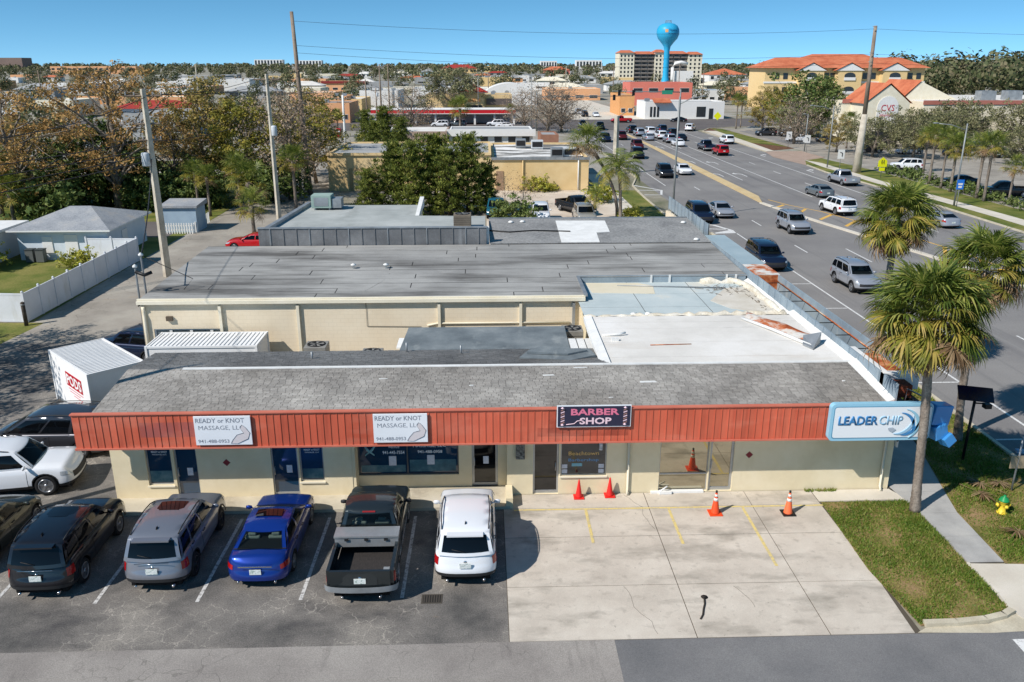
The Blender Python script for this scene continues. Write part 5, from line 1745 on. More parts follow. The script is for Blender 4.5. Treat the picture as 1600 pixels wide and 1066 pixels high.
car('van', 'charcoal', -17.6, 31.7, 87, 'charcoal minivan standing behind the white SUV, left of the shops', 2)
gsun = NT('sunroof_glass').finish(S(14, 12, 14), 0.03, 0, 0.6)
for o, ya, yb_, zz in ((c2_, 0.1, -0.5, 1.725), (c1_, 0.12, -0.55, 1.725), (c3_, -0.05, -0.5, 1.46)):
    local(o, MB().grid([[(x, y, zz - 0.02 * (x / 0.4) ** 2 - 0.03 * ((y + 0.6) / 0.9) ** 2) for x in np.linspace(0.42, -0.42, 5)] for y in np.linspace(ya, yb_, 4)]), 'sunroof', gsun)
tb = local(c4_, MB().box(-0.96, 0.96, -1.28, -0.78, 1.0, 1.32).box(-0.98, 0.98, -1.31, -0.75, 1.32, 1.38), 'toolbox', M_alu)
for x in (-0.6, 0.0, 0.6):
    local(c4_, MB().box(x - 0.06, x + 0.06, -1.325, -1.311, 1.22, 1.3), 'latch', M_clad, tb)
local(c4_, MB().box(-0.2, 0.2, -0.51, -0.5, 1.74, 1.79), 'brake_light', M_tail)
local(c4_, MB().box(0.6, 0.78, -2.6, -2.1, 0.67, 0.82), 'spare_box', M_galv)
for o, yy_, zz in ((c1_, -2.3, 0.66), (c2_, -2.3, 0.66)):
    local(o, MB().tube([(-0.5, -2.28, 0.98), (0.5, -2.28, 0.98)], 0.012, 4), 'tailgate_strip', M_chrome)
local(c3_, MB().box(-0.5, 0.5, -2.405, -2.39, 0.8, 0.83), 'chrome_strip', M_chrome)

GH = 'cars on the highway'
car('bigsuv', 'navy', 21.9, 63.1, 180, 'dark blue SUV parked at the kerb just beyond the canopy', 2, GH)
car('bigsuv', 'navy', 21.6, 82.9, 180, 'dark blue SUV parked by the kerb beside the silver sedan, farther up', 1, GH)
car('sedan', 'silver', 24.6, 85.8, 180, 'silver sedan driving towards the camera beside the parked dark SUV', 1, GH)
car('suv', 'silver', 29.1, 77.1, 182, 'silver SUV with black grille coming on beside the painted median', 2, GH)
car('suv', 'silver', 26.1, 56.3, 182, 'silver SUV with roof rack nearest to the two palms on the highway', 2, GH)
car('bigsuv', 'white', 37.4, 87, 6, 'white SUV driving away beside the yellow hatching', 2, GH)
car('sedan', 'grey', 40.1, 98.9, 4, 'grey-green sedan driving away ahead of the white SUV', 1, GH)
car('pickup', 'silver', 47.2, 109.1, 3, 'silver pickup driving away in the right-hand lane', 1, GH)
car('sedan', 'silver', 44.6, 79.7, 2, 'silver sedan driving away between the palm crowns on the right', 1, GH)
car('suv', 'black', 25.2, 117.1, 180, 'black SUV driving towards the camera beside the white sedan', 1, GH)
car('sedan', 'white', 28.6, 120.5, 180, 'white sedan with black windshield driving towards the camera', 1, GH)
car('suv', 'maroon', 28.4, 156.8, 180, 'dark red SUV coming past the queen palm', 0, GH)
car('suv', 'black', 25.7, 141.5, 180, 'black SUV half hidden behind the queen palm fronds', 0, GH)
car('suv', 'navy', 24.7, 172.7, 180, 'dark blue SUV leaving the junction in the outer lane', 0, GH)
car('suv', 'maroon', 28.8, 177.5, 180, 'dark maroon SUV leaving the junction in the inner lane', 0, GH)
car('jeep', 'red', 41.0, 146, 2, 'red off-roader with black top, last in the waiting queue', 1, GH)
car('pickup', 'navy', 40.7, 154.5, 2, 'dark blue truck waiting right ahead of the red off-roader', 0, GH)
car('sedan', 'white', 37.4, 163, 2, 'white sedan, last car of the inner waiting lane', 0, GH)
car('suv', 'white', 48.1, 167.5, 3, 'white SUV in the outer right lane near the corner', 0, GH)
car('suv', 'silver', 37.2, 170.2, 2, 'silver car waiting ahead of the inner white sedan', 0, GH)
car('suv', 'white', 37.2, 178.7, 2, 'white SUV waiting in the inner queue, third from its end', 0, GH)
car('sedan', 'black', 40.6, 175, 2, 'black car in the middle of the waiting queue', 0, GH)
car('suv', 'black', 40.9, 185.1, 2, 'black SUV waiting near the front of the middle queue', 0, GH)
car('van', 'white', 37.2, 191, 2, 'tall white van near the front of the waiting queue', 0, GH)
car('suv', 'silver', 34.0, 186.5, 2, 'silver SUV waiting in the left-turn lane', 0, GH)
car('suv', 'black', 33.9, 195.5, 2, 'black SUV at the head of the left-turn lane', 0, GH)
car('sedan', 'silver', 34.1, 176.1, 2, 'silver sedan waiting last in the left-turn lane', 0, GH)
car('suv', 'navy', 41.0, 196.5, 2, 'dark blue SUV at the stop line of the middle lane', 0, GH)
car('suv', 'white', 48.6, 200, -25, 'white SUV turning right at the junction corner', 0, GH)
car('sedan', 'black', 53.0, 232, 80, 'black sedan crossing the junction before the white building', 0, GH)
car('pickup', 'red', 37.0, 230, 92, 'red pickup crossing the junction from the right', 0, GH)
car('suv', 'navy', 24.6, 212.5, 180, 'dark SUV entering the junction from the far road', 0, GH)
car('pickup', 'black', 28.0, 205.5, 178, 'black pickup just past the crosswalk bars', 0, GH)
car('sedan', 'white', 33.6, 256.5, 180, 'white sedan waiting on the far road', 0, GH)
car('suv', 'black', 30.4, 257.5, 180, 'black SUV waiting beside the white sedan on the far road', 0, GH)
car('van', 'white', 29.8, 270.5, 180, 'white delivery van on the far road behind the bare trees', 0, GH)
GL = 'cars in the sandy parking lot'
car('pickup', 'black', 9.7, 88, 205, 'black pickup parked askew in the sandy lot', 1, GL)
car('suv', 'tan_silver', 9.9, 82.2, 183, 'dusty silver SUV parked nose to camera in the sandy lot', 1, GL)
car('suv', 'white', 5.6, 83.2, 178, 'white SUV with black grille parked in the sandy lot', 1, GL)
car('pickup', 'teal', 1.2, 86.5, 180, 'teal pickup half hidden behind the shrub and dark trees', 1, GL)
GC = 'cars in the pharmacy car park'
car('suv', 'white', 62.6, 123.4, 80, 'white SUV crossing the pharmacy car park behind the palms', 1, GC)
car('sedan', 'black', 61.6, 107, 75, 'black sedan parked behind the palm row', 1, GC)
car('pickup', 'black', 62.0, 97.6, 75, 'large black pickup parked at the right frame edge behind palms', 1, GC)
car('sedan', 'navy', 69.5, 170.4, 80, 'dark blue car parked under the bare tree by the turn signs', 0, GC)
car('sedan', 'white', 64, 172, 80, 'white car parked behind the mulch strip', 0, GC)
car('suv', 'black', 66.5, 184, 90, 'black car parked in the shade of the bare trees', 0, GC)
car('suv', 'charcoal', 62.0, 186, 90, 'charcoal car parked nearest to the bus lane signs', 0, GC)
car('sedan', 'red', -19.6, 70.6, 85, 'red car showing at the left end of the dark parapet', 1)
car('suv', 'navy', -18.6, 42.6, 75, 'dark blue vehicle half hidden behind the storage containers', 1)
for kd, cl, x, y, hd_, lb in (('suv', 'black', 68.5, 149, 95, 'black car parked between the two oaks near the transmission pole'), ('sedan', 'silver', 74.5, 146.5, 95, 'silver sedan parked before the pharmacy entrance'), ('suv', 'navy', 81, 143, 95, 'dark blue SUV parked before the pharmacy wall'), ('sedan', 'black', 88, 140, 95, 'black sedan parked right of the dark blue SUV before the pharmacy'), ('suv', 'maroon', 95, 137, 95, 'maroon SUV parked before the right part of the pharmacy')):
    car(kd, cl, x, y, hd_, lb, 0, GC)
GW = 'cars by the red canopy'
for i, (x, y, c, kd, lb) in enumerate(((-10.8, 214, 'white', 'suv', 'white SUV parked left of the dark round palm under the red canopy'), (3.0, 216, 'white', 'suv', 'white SUV parked right of the dark round palm before the red canopy'), (5.2, 212, 'white', 'sedan', 'white sedan parked at the right end before the red canopy'), (-6.5, 216, 'grey', 'suv', 'grey car under the red canopy beside the arches'))):
    car(kd, c, x, y, 90, lb, 0, GW)

# ================================================================ cones, hydrant, lamp, posts
M_orange = plain('cone_orange', S(232, 78, 32), 0.5)
M_redc = plain('cone_red', S(226, 40, 34), 0.5)
M_refl = plain('reflective_white', S(226, 224, 216), 0.4)


def cone(x, y, z, h, m, bands, label, base=None):
    t = thing('traffic_cone', label, 'traffic cone', (x, y, z), 'traffic cones on the apron')
    b = h * 0.26
    MB().box(x - b, x + b, y - b, y + b, z, z + 0.035).build('base', base or m, t, bevel=0.012)
    r0, r1 = h * 0.185, h * 0.035
    MB().lathe([(r0, 0.035), (r0 * 0.92, 0.06), (r1, h - 0.02), (r1 * 0.5, h)], 18, c=(x, y, z)).build('body', m, t)
    for (a, c_) in bands:
        ra = r0 * 0.92 + (r1 - r0 * 0.92) * ((a * h - 0.06) / (h - 0.08))
        rb = r0 * 0.92 + (r1 - r0 * 0.92) * ((c_ * h - 0.06) / (h - 0.08))
        MB().lathe([(ra + 0.004, a * h), (rb + 0.004, c_ * h)], 18, c=(x, y, z)).build('reflective_band', M_refl, t)
    if bands:
        MB().lathe([(r1 + 0.008, h - 0.07), (r1 + 0.006, h + 0.01), (0, h + 0.02)], 10, c=(x, y, z)).build('tip', M_black, t)
    return t


cone(3.32, 26.86, 0.024, 0.72, M_redc, (), 'plain red cone by the barber shop wall, left of the pair')
cone(4.46, 26.94, 0.024, 0.74, M_redc, (), 'plain red cone by the barber shop wall, right of the pair')
cone(7.98, 25.57, 0.024, 0.88, M_orange, ((0.58, 0.70), (0.76, 0.86)), 'orange cone with white bands in front of the mirrored shop door')
cone(10.54, 25.48, 0.024, 0.88, plain('faded_orange', S(238, 112, 66), 0.55), ((0.56, 0.68), (0.76, 0.86)), 'faded orange cone with white bands near the corner lawn', M_black)

h = thing('fire_hydrant', 'yellow fire hydrant with green cap in the grass', 'hydrant', (18.05, 25.25, 0.03))
M_hy = surf('hydrant_yellow', [S(226, 196, 52), S(238, 210, 74)], sc=3, grain=0.08, rough=0.45)
M_hg = surf('hydrant_green', [S(26, 128, 70), S(36, 144, 84)], sc=3, grain=0.08, rough=0.4)
c = (18.05, 25.25, 0.03)
MB().lathe([(0.17, 0), (0.17, 0.04), (0.12, 0.05), (0.115, 0.42), (0.15, 0.44), (0.15, 0.48)], 16, c=c).build('barrel', M_hy, h)
MB().lathe([(0.17, 0.48), (0.17, 0.51), (0.145, 0.53), (0.12, 0.60), (0.05, 0.645), (0.04, 0.70), (0.0, 0.70)], 16, c=c).build('bonnet', M_hg, h)
for (dx, dy) in ((1, 0), (-1, 0), (0, -1)):
    q = MB().lathe([(0.06, 0.1), (0.06, 0.19), (0.075, 0.19), (0.075, 0.23), (0.03, 0.23), (0.03, 0.26), (0, 0.26)], 10, axis='x')
    q.xform(Matrix.Translation((c[0], c[1], 0.36)) @ Matrix.Rotation(math.atan2(dy, dx), 4, 'Z'))
    q.build('outlet', M_hy, h)

sl = thing('solar_lamp_post', 'black post with tilted solar panel and small lamp beside the corner palm', 'lamp post', (18.9, 29.3, 0.03))
MB().tube([(18.9, 29.3, 0.03), (18.95, 29.3, 2.75)], 0.055, 8).build('post', M_black, sl)
q = MB().box(-0.62, 0.62, -0.36, 0.36, -0.02, 0.02)
q.xform(Matrix.Translation((18.9, 29.25, 2.9)) @ Matrix.Rotation(R(-20), 4, 'Z') @ Matrix.Rotation(R(30), 4, 'X'))
q.build('solar_panel', NT('solar_cells').finish(S(20, 24, 44), 0.12, 0, 0.6), sl, bevel=0.006)
MB().tube([(18.95, 29.3, 2.5), (19.25, 29.1, 2.55)], 0.03, 6).box(19.2, 19.45, 28.95, 29.2, 2.38, 2.56).build('lamp_head', M_black, sl)

sp = thing('sign_post', 'small metal sign seen from behind on the verge near the right edge', 'sign', (19.35, 26.8, 0.03))
MB().tube([(19.35, 26.8, 0.03), (19.42, 26.85, 2.2)], 0.035, 6).build('post', M_galv, sp)
MB().box(19.1, 19.68, 26.8, 26.82, 0.95, 1.45).build('plate', surf('sign_back', [S(150, 136, 112), S(168, 152, 126)], sc=2, grain=0.06), sp)
wb_ = thing('wheel_stop', 'blue and white painted wheel stop lying at the kerb by the right edge', 'wheel stop', (21.8, 29.5, 0))
MB().prism([(21.5, 29.9), (23.3, 29.55), (23.32, 29.75), (21.52, 30.1)], 0.01, 0.13).build('block', surf('blue_wheelstop', [S(150, 166, 190), S(196, 204, 214)], sc=2, grain=0.1), wb_, bevel=0.02)
wb_ = bpy.data.objects.new

# ================================================================ storage containers
M_pod = surf('white_container', [S(226, 226, 224), S(236, 236, 234)], sc=0.8, grain=0.03, gsc=20, stains=((1.5, S(206, 204, 198), 0.62, 0.75, 0.4, (1, 1, 0.3)),))
M_podred = plain('container_red', S(186, 24, 40), 0.4)


def container(x, y, ang, L, W, H, label):
    t = thing('storage_container', label, 'container', (x, y, 0), 'white storage containers')
    t.rotation_euler = (0, 0, R(ang))

    def lo(mb, name, m, par=None):
        q = mb.build(name, m)
        q.parent = par or t
        return q
    hl, hw = L / 2, W / 2
    lo(MB().box(-hl, hl, -hw, hw, 0.15, H - 0.05), 'shell', M_pod)
    for i in range(int(L / 0.2)):
        lo(MB().box(-hl + 0.05 + i * 0.2, -hl + 0.14 + i * 0.2, -hw + 0.03, hw - 0.03, H - 0.05, H - 0.015), 'roof_rib', M_pod)
    for s in (-1, 1):
        lo(MB().box(-hl - 0.02, hl + 0.02, s * hw - 0.04, s * hw + 0.04, H - 0.09, H + 0.01), 'top_rail', M_pod)
        lo(MB().box(s * hl - 0.03, s * hl + 0.03, -hw - 0.02, hw + 0.02, H - 0.09, H + 0.012), 'end_rail', M_pod)
        for q_ in (-1, 1):
            lo(MB().box(s * hl - 0.05, s * hl + 0.05, q_ * hw - 0.05, q_ * hw + 0.05, 0.0, H + 0.015), 'corner_post', M_pod)
        lo(MB().box(-hl, hl, s * hw - 0.03, s * hw + 0.03, 0.08, 0.2), 'skid', M_galv)
    return t, lo


pc, lo = container(-17.75, 36.3, -46, 4.6, 2.4, 2.42, 'white storage container with red lettering panel standing askew left of the shops')
pn = lo(MB().box(-0.55, 1.35, -1.215, -1.201, 1.2, 1.86), 'red_panel', M_podred)
o = letter('PODS', -0.47, 1.28, -1.22, 1.74, 0.5, M_pod, None)
o.parent = pc
for z_, x0_, x1_ in ((1.06, -0.4, 1.3), (0.93, -0.3, 0.9), (0.8, 0.1, 1.2)):
    lo(MB().box(x0_, x1_, -1.208, -1.201, z_, z_ + 0.045), 'small_print', plain('pale_red_print', S(214, 140, 146), 0.5))
container(-13.3, 38.3, 0, 5.1, 2.1, 2.5, 'white storage container lying along the cream warehouse wall')

# ================================================================ left yards
M_vinyl = surf('white_vinyl', [S(214, 217, 221), S(228, 231, 235)], sc=0.6, grain=0.04, rough=0.45, stains=((1.2, S(188, 186, 174), 0.56, 0.7, 0.5, (1, 1, 0.25)),))
vf = thing('vinyl_fence', 'tall white vinyl privacy fence along the alley', 'fence', (-28, 57, 0))
post = MB().box(-0.065, 0.065, -0.065, 0.065, 0, 1.9).lathe([(0.1, 1.9), (0.1, 1.93), (0.0, 2.0)], 4).mesh('post', M_vinyl)
pan_ = MB().box(-0.02, 0.02, 0.08, 1.87, 0.06, 1.72).box(-0.035, 0.035, 0.066, 1.885, 1.72, 1.82).box(-0.035, 0.035, 0.066, 1.885, 0.02, 0.14).mesh('fence_panel', M_vinyl)


def fence_run(par, ax, ay, bx, by, posts=True):
    L_ = math.hypot(bx - ax, by - ay)
    n_ = max(1, round(L_ / 1.95))
    a = math.atan2(by - ay, bx - ax) - PI / 2
    for i in range(n_ + 1):
        x, y = ax + (bx - ax) * i / n_, ay + (by - ay) * i / n_
        for me, nm in ((post, 'post'),) + (((pan_, 'fence_panel'),) if i < n_ else ()):
            o = bpy.data.objects.new(nm, me)
            C.objects.link(o)
            o.parent = par
            o.matrix_parent_inverse = Matrix.Translation(-par.location)
            o.location = (x, y, 0)
            o.rotation_euler = (0, 0, a)
            if nm == 'fence_panel':
                o.scale = (1, L_ / n_ / 1.95, 1)


fence_run(vf, -28.0, 49.6, -27.75, 66.4)
fence_run(vf, -28.0, 49.6, -38.0, 50.5)
fence_run(vf, -27.75, 66.4, -31.8, 66.6)
bo = thing('wooden_bollard', 'dark wooden post standing at the white fence corner', 'post', (-27.7, 48.9, 0))
MB().lathe([(0.12, 0), (0.12, 1.45), (0.05, 1.5)], 8, c=(-27.7, 48.9, 0)).build('shaft', surf('dark_wood', [S(62, 56, 50), S(88, 80, 72)], sc=4, grain=0.2), bo)
MB().lathe([(0.135, 1.3), (0.135, 1.36)], 8, c=(-27.7, 48.9, 0)).build('band', M_galv, bo)

M_hw = surf('pale_blue_siding', [S(206, 218, 226), S(222, 230, 236)], sc=0.8, grain=0.04)
M_hroof = surf('house_shingles', [S(132, 136, 140), S(152, 155, 158), S(168, 168, 166)], sc=0.5, grain=0.2, gsc=8, stains=((0.5, S(168, 152, 134), 0.6, 0.72, 0.5, (1, 1, 1)),))
hs_ = thing('small_house', 'small pale blue house with low grey hip roof behind the white fence', 'house', (-33.5, 70.5, 0))
MB().box(-37.3, -30.2, 66.9, 74.6, 0, 2.45).build('wall', M_hw, hs_)
rf = MB()
E_ = [(-37.8, 66.3, 2.5), (-29.7, 66.3, 2.5), (-29.7, 75.1, 2.5), (-37.8, 75.1, 2.5)]
ra, rb = (-34.6, 70.7, 3.75), (-32.9, 70.7, 3.75)
rf.face([E_[0], E_[1], rb, ra]).face([E_[1], E_[2], rb]).face([E_[2], E_[3], ra, rb]).face([E_[3], E_[0], ra])
rf.box(-37.8, -29.7, 66.3, 75.1, 2.38, 2.498, 1)
rf.build('roof', [M_hroof, M_whitep], hs_)
MB().box(-35.4, -34.6, 66.84, 66.9, 0.6, 1.9).build('window', M_whitep, hs_)
MB().box(-33.6, -32.6, 66.84, 66.9, 0.05, 2.05).build('door', M_whitep, hs_)
MB().box(-30.2, -30.14, 69.5, 70.6, 1.0, 1.9).build('window', M_whitep, hs_)
for i, (x, lab) in enumerate(((-36.1, 'grey wheeled bin standing left against the blue house'), (-35.3, 'grey wheeled bin standing right against the blue house'))):
    b_ = thing('wheeled_bin', lab, 'bin', (x, 66.2, 0), 'wheeled bins at the blue house')
    MB().prism([(x - 0.3, 65.9), (x + 0.3, 65.9), (x + 0.3, 66.5), (x - 0.3, 66.5)], 0.05, 1.0).build('tub', plain('bin_grey', S(96, 100, 98), 0.6), b_, bevel=0.03)
    MB().box(x - 0.33, x + 0.33, 65.87, 66.55, 1.0, 1.07).build('lid', plain('bin_lid', S(60, 66, 66), 0.6), b_)
ho = thing('neighbour_house', 'white-roofed bungalow cut off by the left edge', 'house', (-42, 66, 0))
MB().box(-48, -38.6, 62.5, 70, 0, 2.4).build('wall', M_hw, ho)
MB().prism([(-48.5, 62), (-38.1, 62), (-38.1, 70.5), (-48.5, 70.5)], 2.4, 2.6).build('roof', M_flash, ho)
MB().box(-38.6, -38.55, 64, 65.2, 0.9, 1.9).build('window', M_dark, ho)
bs = thing('garden_shed', 'blue-grey garden shed behind the alley pole', 'shed', (-28.4, 79.6, 0))
MB().box(-30, -26.9, 78.3, 81, 0, 2.3).build('wall', surf('blue_shed_wood', [S(150, 170, 186), S(166, 186, 200)], sc=1, grain=0.05), bs)
MB().prism([(-30.2, 78.1), (-26.7, 78.1), (-26.7, 81.2), (-30.2, 81.2)], 2.3, [2.5, 2.5, 2.75, 2.75]).build('roof', M_hroof, bs)
pf = thing('picket_fence', 'low white picket fence beside the blue shed', 'fence', (-28, 78, 0))
for i in range(26):
    t = i / 25
    x, y = (-30.2 + 3.2 * t / 0.55, 77.6) if t < 0.55 else (-27.0 - 0.5 * (t - 0.55) / 0.45, 77.6 + 6 * (t - 0.55) / 0.45)
    MB().box(x - 0.05, x + 0.05, y - 0.02, y + 0.02, 0, 1.0).build('picket', M_whitep, pf)
MB().box(-30.2, -27.0, 77.62, 77.66, 0.3, 0.4).box(-30.2, -27.0, 77.62, 77.66, 0.7, 0.8).build('rail', M_whitep, pf)


def drop(o):
    for c_ in list(o.children):
        drop(c_)
    bpy.data.objects.remove(o)


def drop_protos():
    for pr_ in PROTO.values():
        drop(pr_)


drop_protos()

# ================================================================ palms
M_fr_g = leafy('palm_green', [S(62, 80, 32), S(94, 110, 44), S(128, 138, 60), S(166, 162, 92)], 0.25, 0.42, 0.6)
M_fr_y = leafy('palm_yellow', [S(92, 102, 40), S(132, 130, 52), S(164, 148, 66), S(186, 162, 96)], 0.3, 0.5, 0.6)
M_fr_b = leafy('palm_brown', [S(92, 70, 48), S(126, 100, 72), S(158, 132, 100), S(176, 150, 112)], 0.2, 0.7, 0.6)
M_ptrunk = surf('palm_trunk', [S(98, 88, 78), S(128, 117, 106), S(154, 144, 132)], sc=2.5, det=7, grain=0.35, gsc=14, bump=0.8, bsc=18, stretch=(1, 1, 0.35))
M_pboot = surf('palm_boots', [S(70, 56, 42), S(112, 92, 72), S(150, 128, 102)], sc=5, det=6, grain=0.3, gsc=16)


def fan_leaf(seed, n=38, lp=1.15, lb=1.05, droop=0.5):
    """a sabal leaf: stalk along +Y, folded leaflets fanned about its end"""
    r = random.Random(seed)
    V, F = [], []

    def strip(P, w):
        b = len(V)
        for i, p in enumerate(P):
            d = (P[min(i + 1, len(P) - 1)] - P[max(i - 1, 0)])
            s = d.cross(Vector((0, 0, 1)))
            if s.length < 1e-6:
                s = Vector((1, 0, 0))
            s.normalize()
            V.append(tuple(p + s * w[i]))
            V.append(tuple(p - s * w[i]))
        for i in range(len(P) - 1):
            F.append((b + 2 * i, b + 2 * i + 1, b + 2 * i + 3, b + 2 * i + 2))
    stalk = [Vector((0, lp * t, 0.16 * math.sin(t * 2.0))) for t in (0, .35, .7, 1.0)]
    strip(stalk, [0.035, 0.026, 0.022, 0.02])
    hub = stalk[-1]
    for i in range(n):
        a = (i / (n - 1) - 0.5) * R(265) + R(r.uniform(-3, 3))
        if r.random() < 0.08:
            continue
        L = lb * r.choice((1, 1, 1, 0.75)) * (1.0 - 0.22 * abs(a) / R(132)) * r.uniform(0.86, 1.06)
        dirv = Vector((math.sin(a), math.cos(a), 0))
        lift = 0.18 * math.cos(a)
        org = hub + Vector((0, 0.12 * math.cos(a), 0))
        dr = droop * r.uniform(0.6, 1.4)
        P = []
        for t in (0.0, 0.35, 0.62, 0.82, 1.0):
            P.append(org + dirv * (L * (t - 0.16 * dr * t ** 3)) + Vector((0, 0, lift * t * L - dr * L * 0.62 * t ** 2.6 + (0.02 if i % 2 else -0.02) * (1 - t))))
        strip(P, [0.012, 0.03, 0.027, 0.017, 0.003])
    return V, F


def pinnate_leaf(seed, L=2.8, n=26):
    r = random.Random(seed)
    V, F = [], []
    P = [Vector((0, L * (t - 0.25 * t ** 3), L * (0.34 * t - 0.62 * t ** 2.2))) for t in np.linspace(0, 1, 9)]

    def strip(P, w, up):
        b = len(V)
        for i, p in enumerate(P):
            V.append(tuple(p + up * w[i])); V.append(tuple(p - up * w[i]))
        for i in range(len(P) - 1):
            F.append((b + 2 * i, b + 2 * i + 1, b + 2 * i + 3, b + 2 * i + 2))
    strip(P, [0.03 * (1 - 0.8 * i / 8) for i in range(9)], Vector((1, 0, 0)))
    for i in range(n):
        t = 0.14 + 0.84 * i / n
        q = t * 8
        k_ = min(7, int(q))
        p = P[k_].lerp(P[k_ + 1], q - k_)
        d = (P[k_ + 1] - P[k_]).normalized()
        for s in (1, -1):
            l = 0.62 * math.sin(PI * (0.12 + 0.8 * t)) * r.uniform(0.8, 1.1)
            dv = Vector((s * 0.86, 0, 0)) + d * 0.45 + Vector((0, 0, r.uniform(-0.3, 0.15)))
            P2 = [p, p + dv * l * 0.5 + Vector((0, 0, -0.05 * l)), p + dv * l + Vector((0, 0, -0.42 * l))]
            strip(P2, [0.02, 0.024, 0.004], d)
    return V, F


LEAF = {}
for i in range(3):
    v, f = fan_leaf(i, droop=0.5 + 0.32 * i)
    for nm, m_ in (('g', M_fr_g), ('y', M_fr_y), ('b', M_fr_b)):
        me = bpy.data.meshes.new('frond')
        me.from_pydata(v, [], f)
        me.materials.append(m_)
        LEAF[(nm, i)] = me
v, f = fan_leaf(9, n=22, lb=0.9, droop=1.5)
dead = bpy.data.meshes.new('dead_frond')
dead.from_pydata(v, [], f)
dead.materials.append(M_fr_b)


def frond_mats(n, seed, lo=-48, hi=82, rad=1.0):
    r = random.Random(seed)
    out = []
    for i in range(n):
        t = i / (n - 1)
        el = hi - (hi - lo) * t ** 0.85 + r.uniform(-7, 7)
        az = i * 137.5 + r.uniform(-14, 14)
        tt_ = t + r.uniform(-0.24, 0.24)
        k_ = 'g' if tt_ < 0.62 else ('y' if tt_ < 0.9 else 'b')
        s = rad * r.uniform(0.86, 1.08) * (0.80 if t < 0.1 else 1.0)
        M = Matrix.Rotation(R(az), 4, 'Z') @ Matrix.Translation((0, 0.1, 0.25 * (1 - t))) @ Matrix.Rotation(R(el), 4, 'X') @ Matrix.Rotation(R(r.uniform(-30, 30)), 4, 'Y') @ Matrix.Scale(s, 4)
        out.append((k_, r.randrange(3), M))
    return out


def big_palm(base, hub, label, seed, rad, n=72, tr=0.19):
    t = thing('palm_tree', label, 'palm tree', base, 'cabbage palms at the street corner')
    b, h_ = Vector(base), Vector(hub)
    r = random.Random(seed)
    path, rads = [], []
    for i in range(64):
        q = i / 63
        p = b.lerp(h_, q) + Vector((0.10 * math.sin(PI * q) * (1 if seed % 2 else -1), 0.05 * math.sin(PI * q * 2), 0))
        path.append(p)
        rads.append(tr * (1.25 - 0.3 * min(1, q * 6)) * (1 + 0.035 * (-1) ** i + 0.025 * r.uniform(-1, 1)) * (1.3 if q > 0.86 else 1.0))
    MB().tube(path, rads, 12).build('trunk', M_ptrunk, t)
    q = MB()
    for i in range(34):                                   # old leaf bases below the crown
        a = i * 2.4
        z = -0.15 - 0.03 * i
        p = h_ + Vector((0.2 * math.cos(a), 0.2 * math.sin(a), z))
        q.tube([p, p + Vector((0.16 * math.cos(a), 0.16 * math.sin(a), 0.22))], [0.05, 0.025], 4)
    bo_ = q.build('leaf_bases', M_pboot, t)
    bo_['kind'] = 'stuff'
    for (k_, j, M) in frond_mats(n, seed, rad=rad):
        o = bpy.data.objects.new('frond', LEAF[(k_, j)])
        C.objects.link(o)
        o.parent = t
        o.matrix_parent_inverse = Matrix.Translation(-b)
        o.matrix_basis = Matrix.Translation(h_) @ M
    for i in range(38):                                   # hanging dead leaves
        az, el = i * 137.5 + r.uniform(-20, 20), r.uniform(-82, -52)
        o = bpy.data.objects.new('dead_frond', dead)
        C.objects.link(o)
        o.parent = t
        o.matrix_parent_inverse = Matrix.Translation(-b)
        o.matrix_basis = Matrix.Translation(h_ + Vector((0, 0, -0.2))) @ Matrix.Rotation(R(az), 4, 'Z') @ Matrix.Rotation(R(el), 4, 'X') @ Matrix.Rotation(R(r.uniform(-60, 60)), 4, 'Y') @ Matrix.Scale(rad * r.uniform(0.65, 0.9), 4)
    return t


big_palm((15.08, 25.5, 0.03), (14.5, 25.6, 7.0), 'nearest palm with shaggy crown and pale trunk on the corner lawn', 3, 1.0, 92, 0.155)
big_palm((19.75, 31.2, 0.03), (19.4, 31.0, 7.3), 'right-hand palm behind the solar lamp post, crown at the right edge', 4, 0.9, 66, 0.16)
big_palm((19.5, 38.2, 0.03), (19.3, 38.1, 8.0), 'palm farther along the verge whose round crown rises above the nearest palm', 6, 0.93, 70, 0.16)


def joined_palm(seed, n, rad, h, lean=(0, 0), kind='fan'):
    V, F, MI = [], [], []
    if kind == 'fan':
        src = {(k_, j): fan_leaf(j, n=20, droop=0.35 + 0.2 * j) for k_ in 'gyb' for j in range(3)}
        items = frond_mats(n, seed, rad=rad)
    else:
        r = random.Random(seed)
        src = {('g', j): pinnate_leaf(j) for j in range(3)}
        items = []
        for i in range(n):
            t = i / (n - 1)
            M = Matrix.Rotation(R(i * 137.5 + r.uniform(-15, 15)), 4, 'Z') @ Matrix.Rotation(R(62 - 88 * t), 4, 'X') @ Matrix.Scale(rad * r.uniform(0.85, 1.1), 4)
            items.append(('g' if t < 0.8 else 'y', r.randrange(3), M))
    top = Vector((lean[0], lean[1], h))
    for (k_, j, M) in items:
        v, f = src[(k_, j)] if (k_, j) in src else src[('g', j)]
        b = len(V)
        V += [tuple(top + M @ Vector(p)) for p in v]
        F += [tuple(b + i for i in q) for q in f]
        MI += ['gyb'.index(k_)] * len(f)
    me = bpy.data.meshes.new('crown')
    me.from_pydata(V, [], F)
    for m_ in (M_fr_g, M_fr_y, M_fr_b):
        me.materials.append(m_)
    me.polygons.foreach_set('material_index', MI)
    path = [Vector((lean[0] * q * q, lean[1] * q * q, h * q)) for q in np.linspace(0, 1, 8)]
    tm = MB().tube(path, [0.2, 0.17, 0.16, 0.15, 0.15, 0.15, 0.19, 0.2], 8).mesh('trunk', M_ptrunk)
    return tm, me


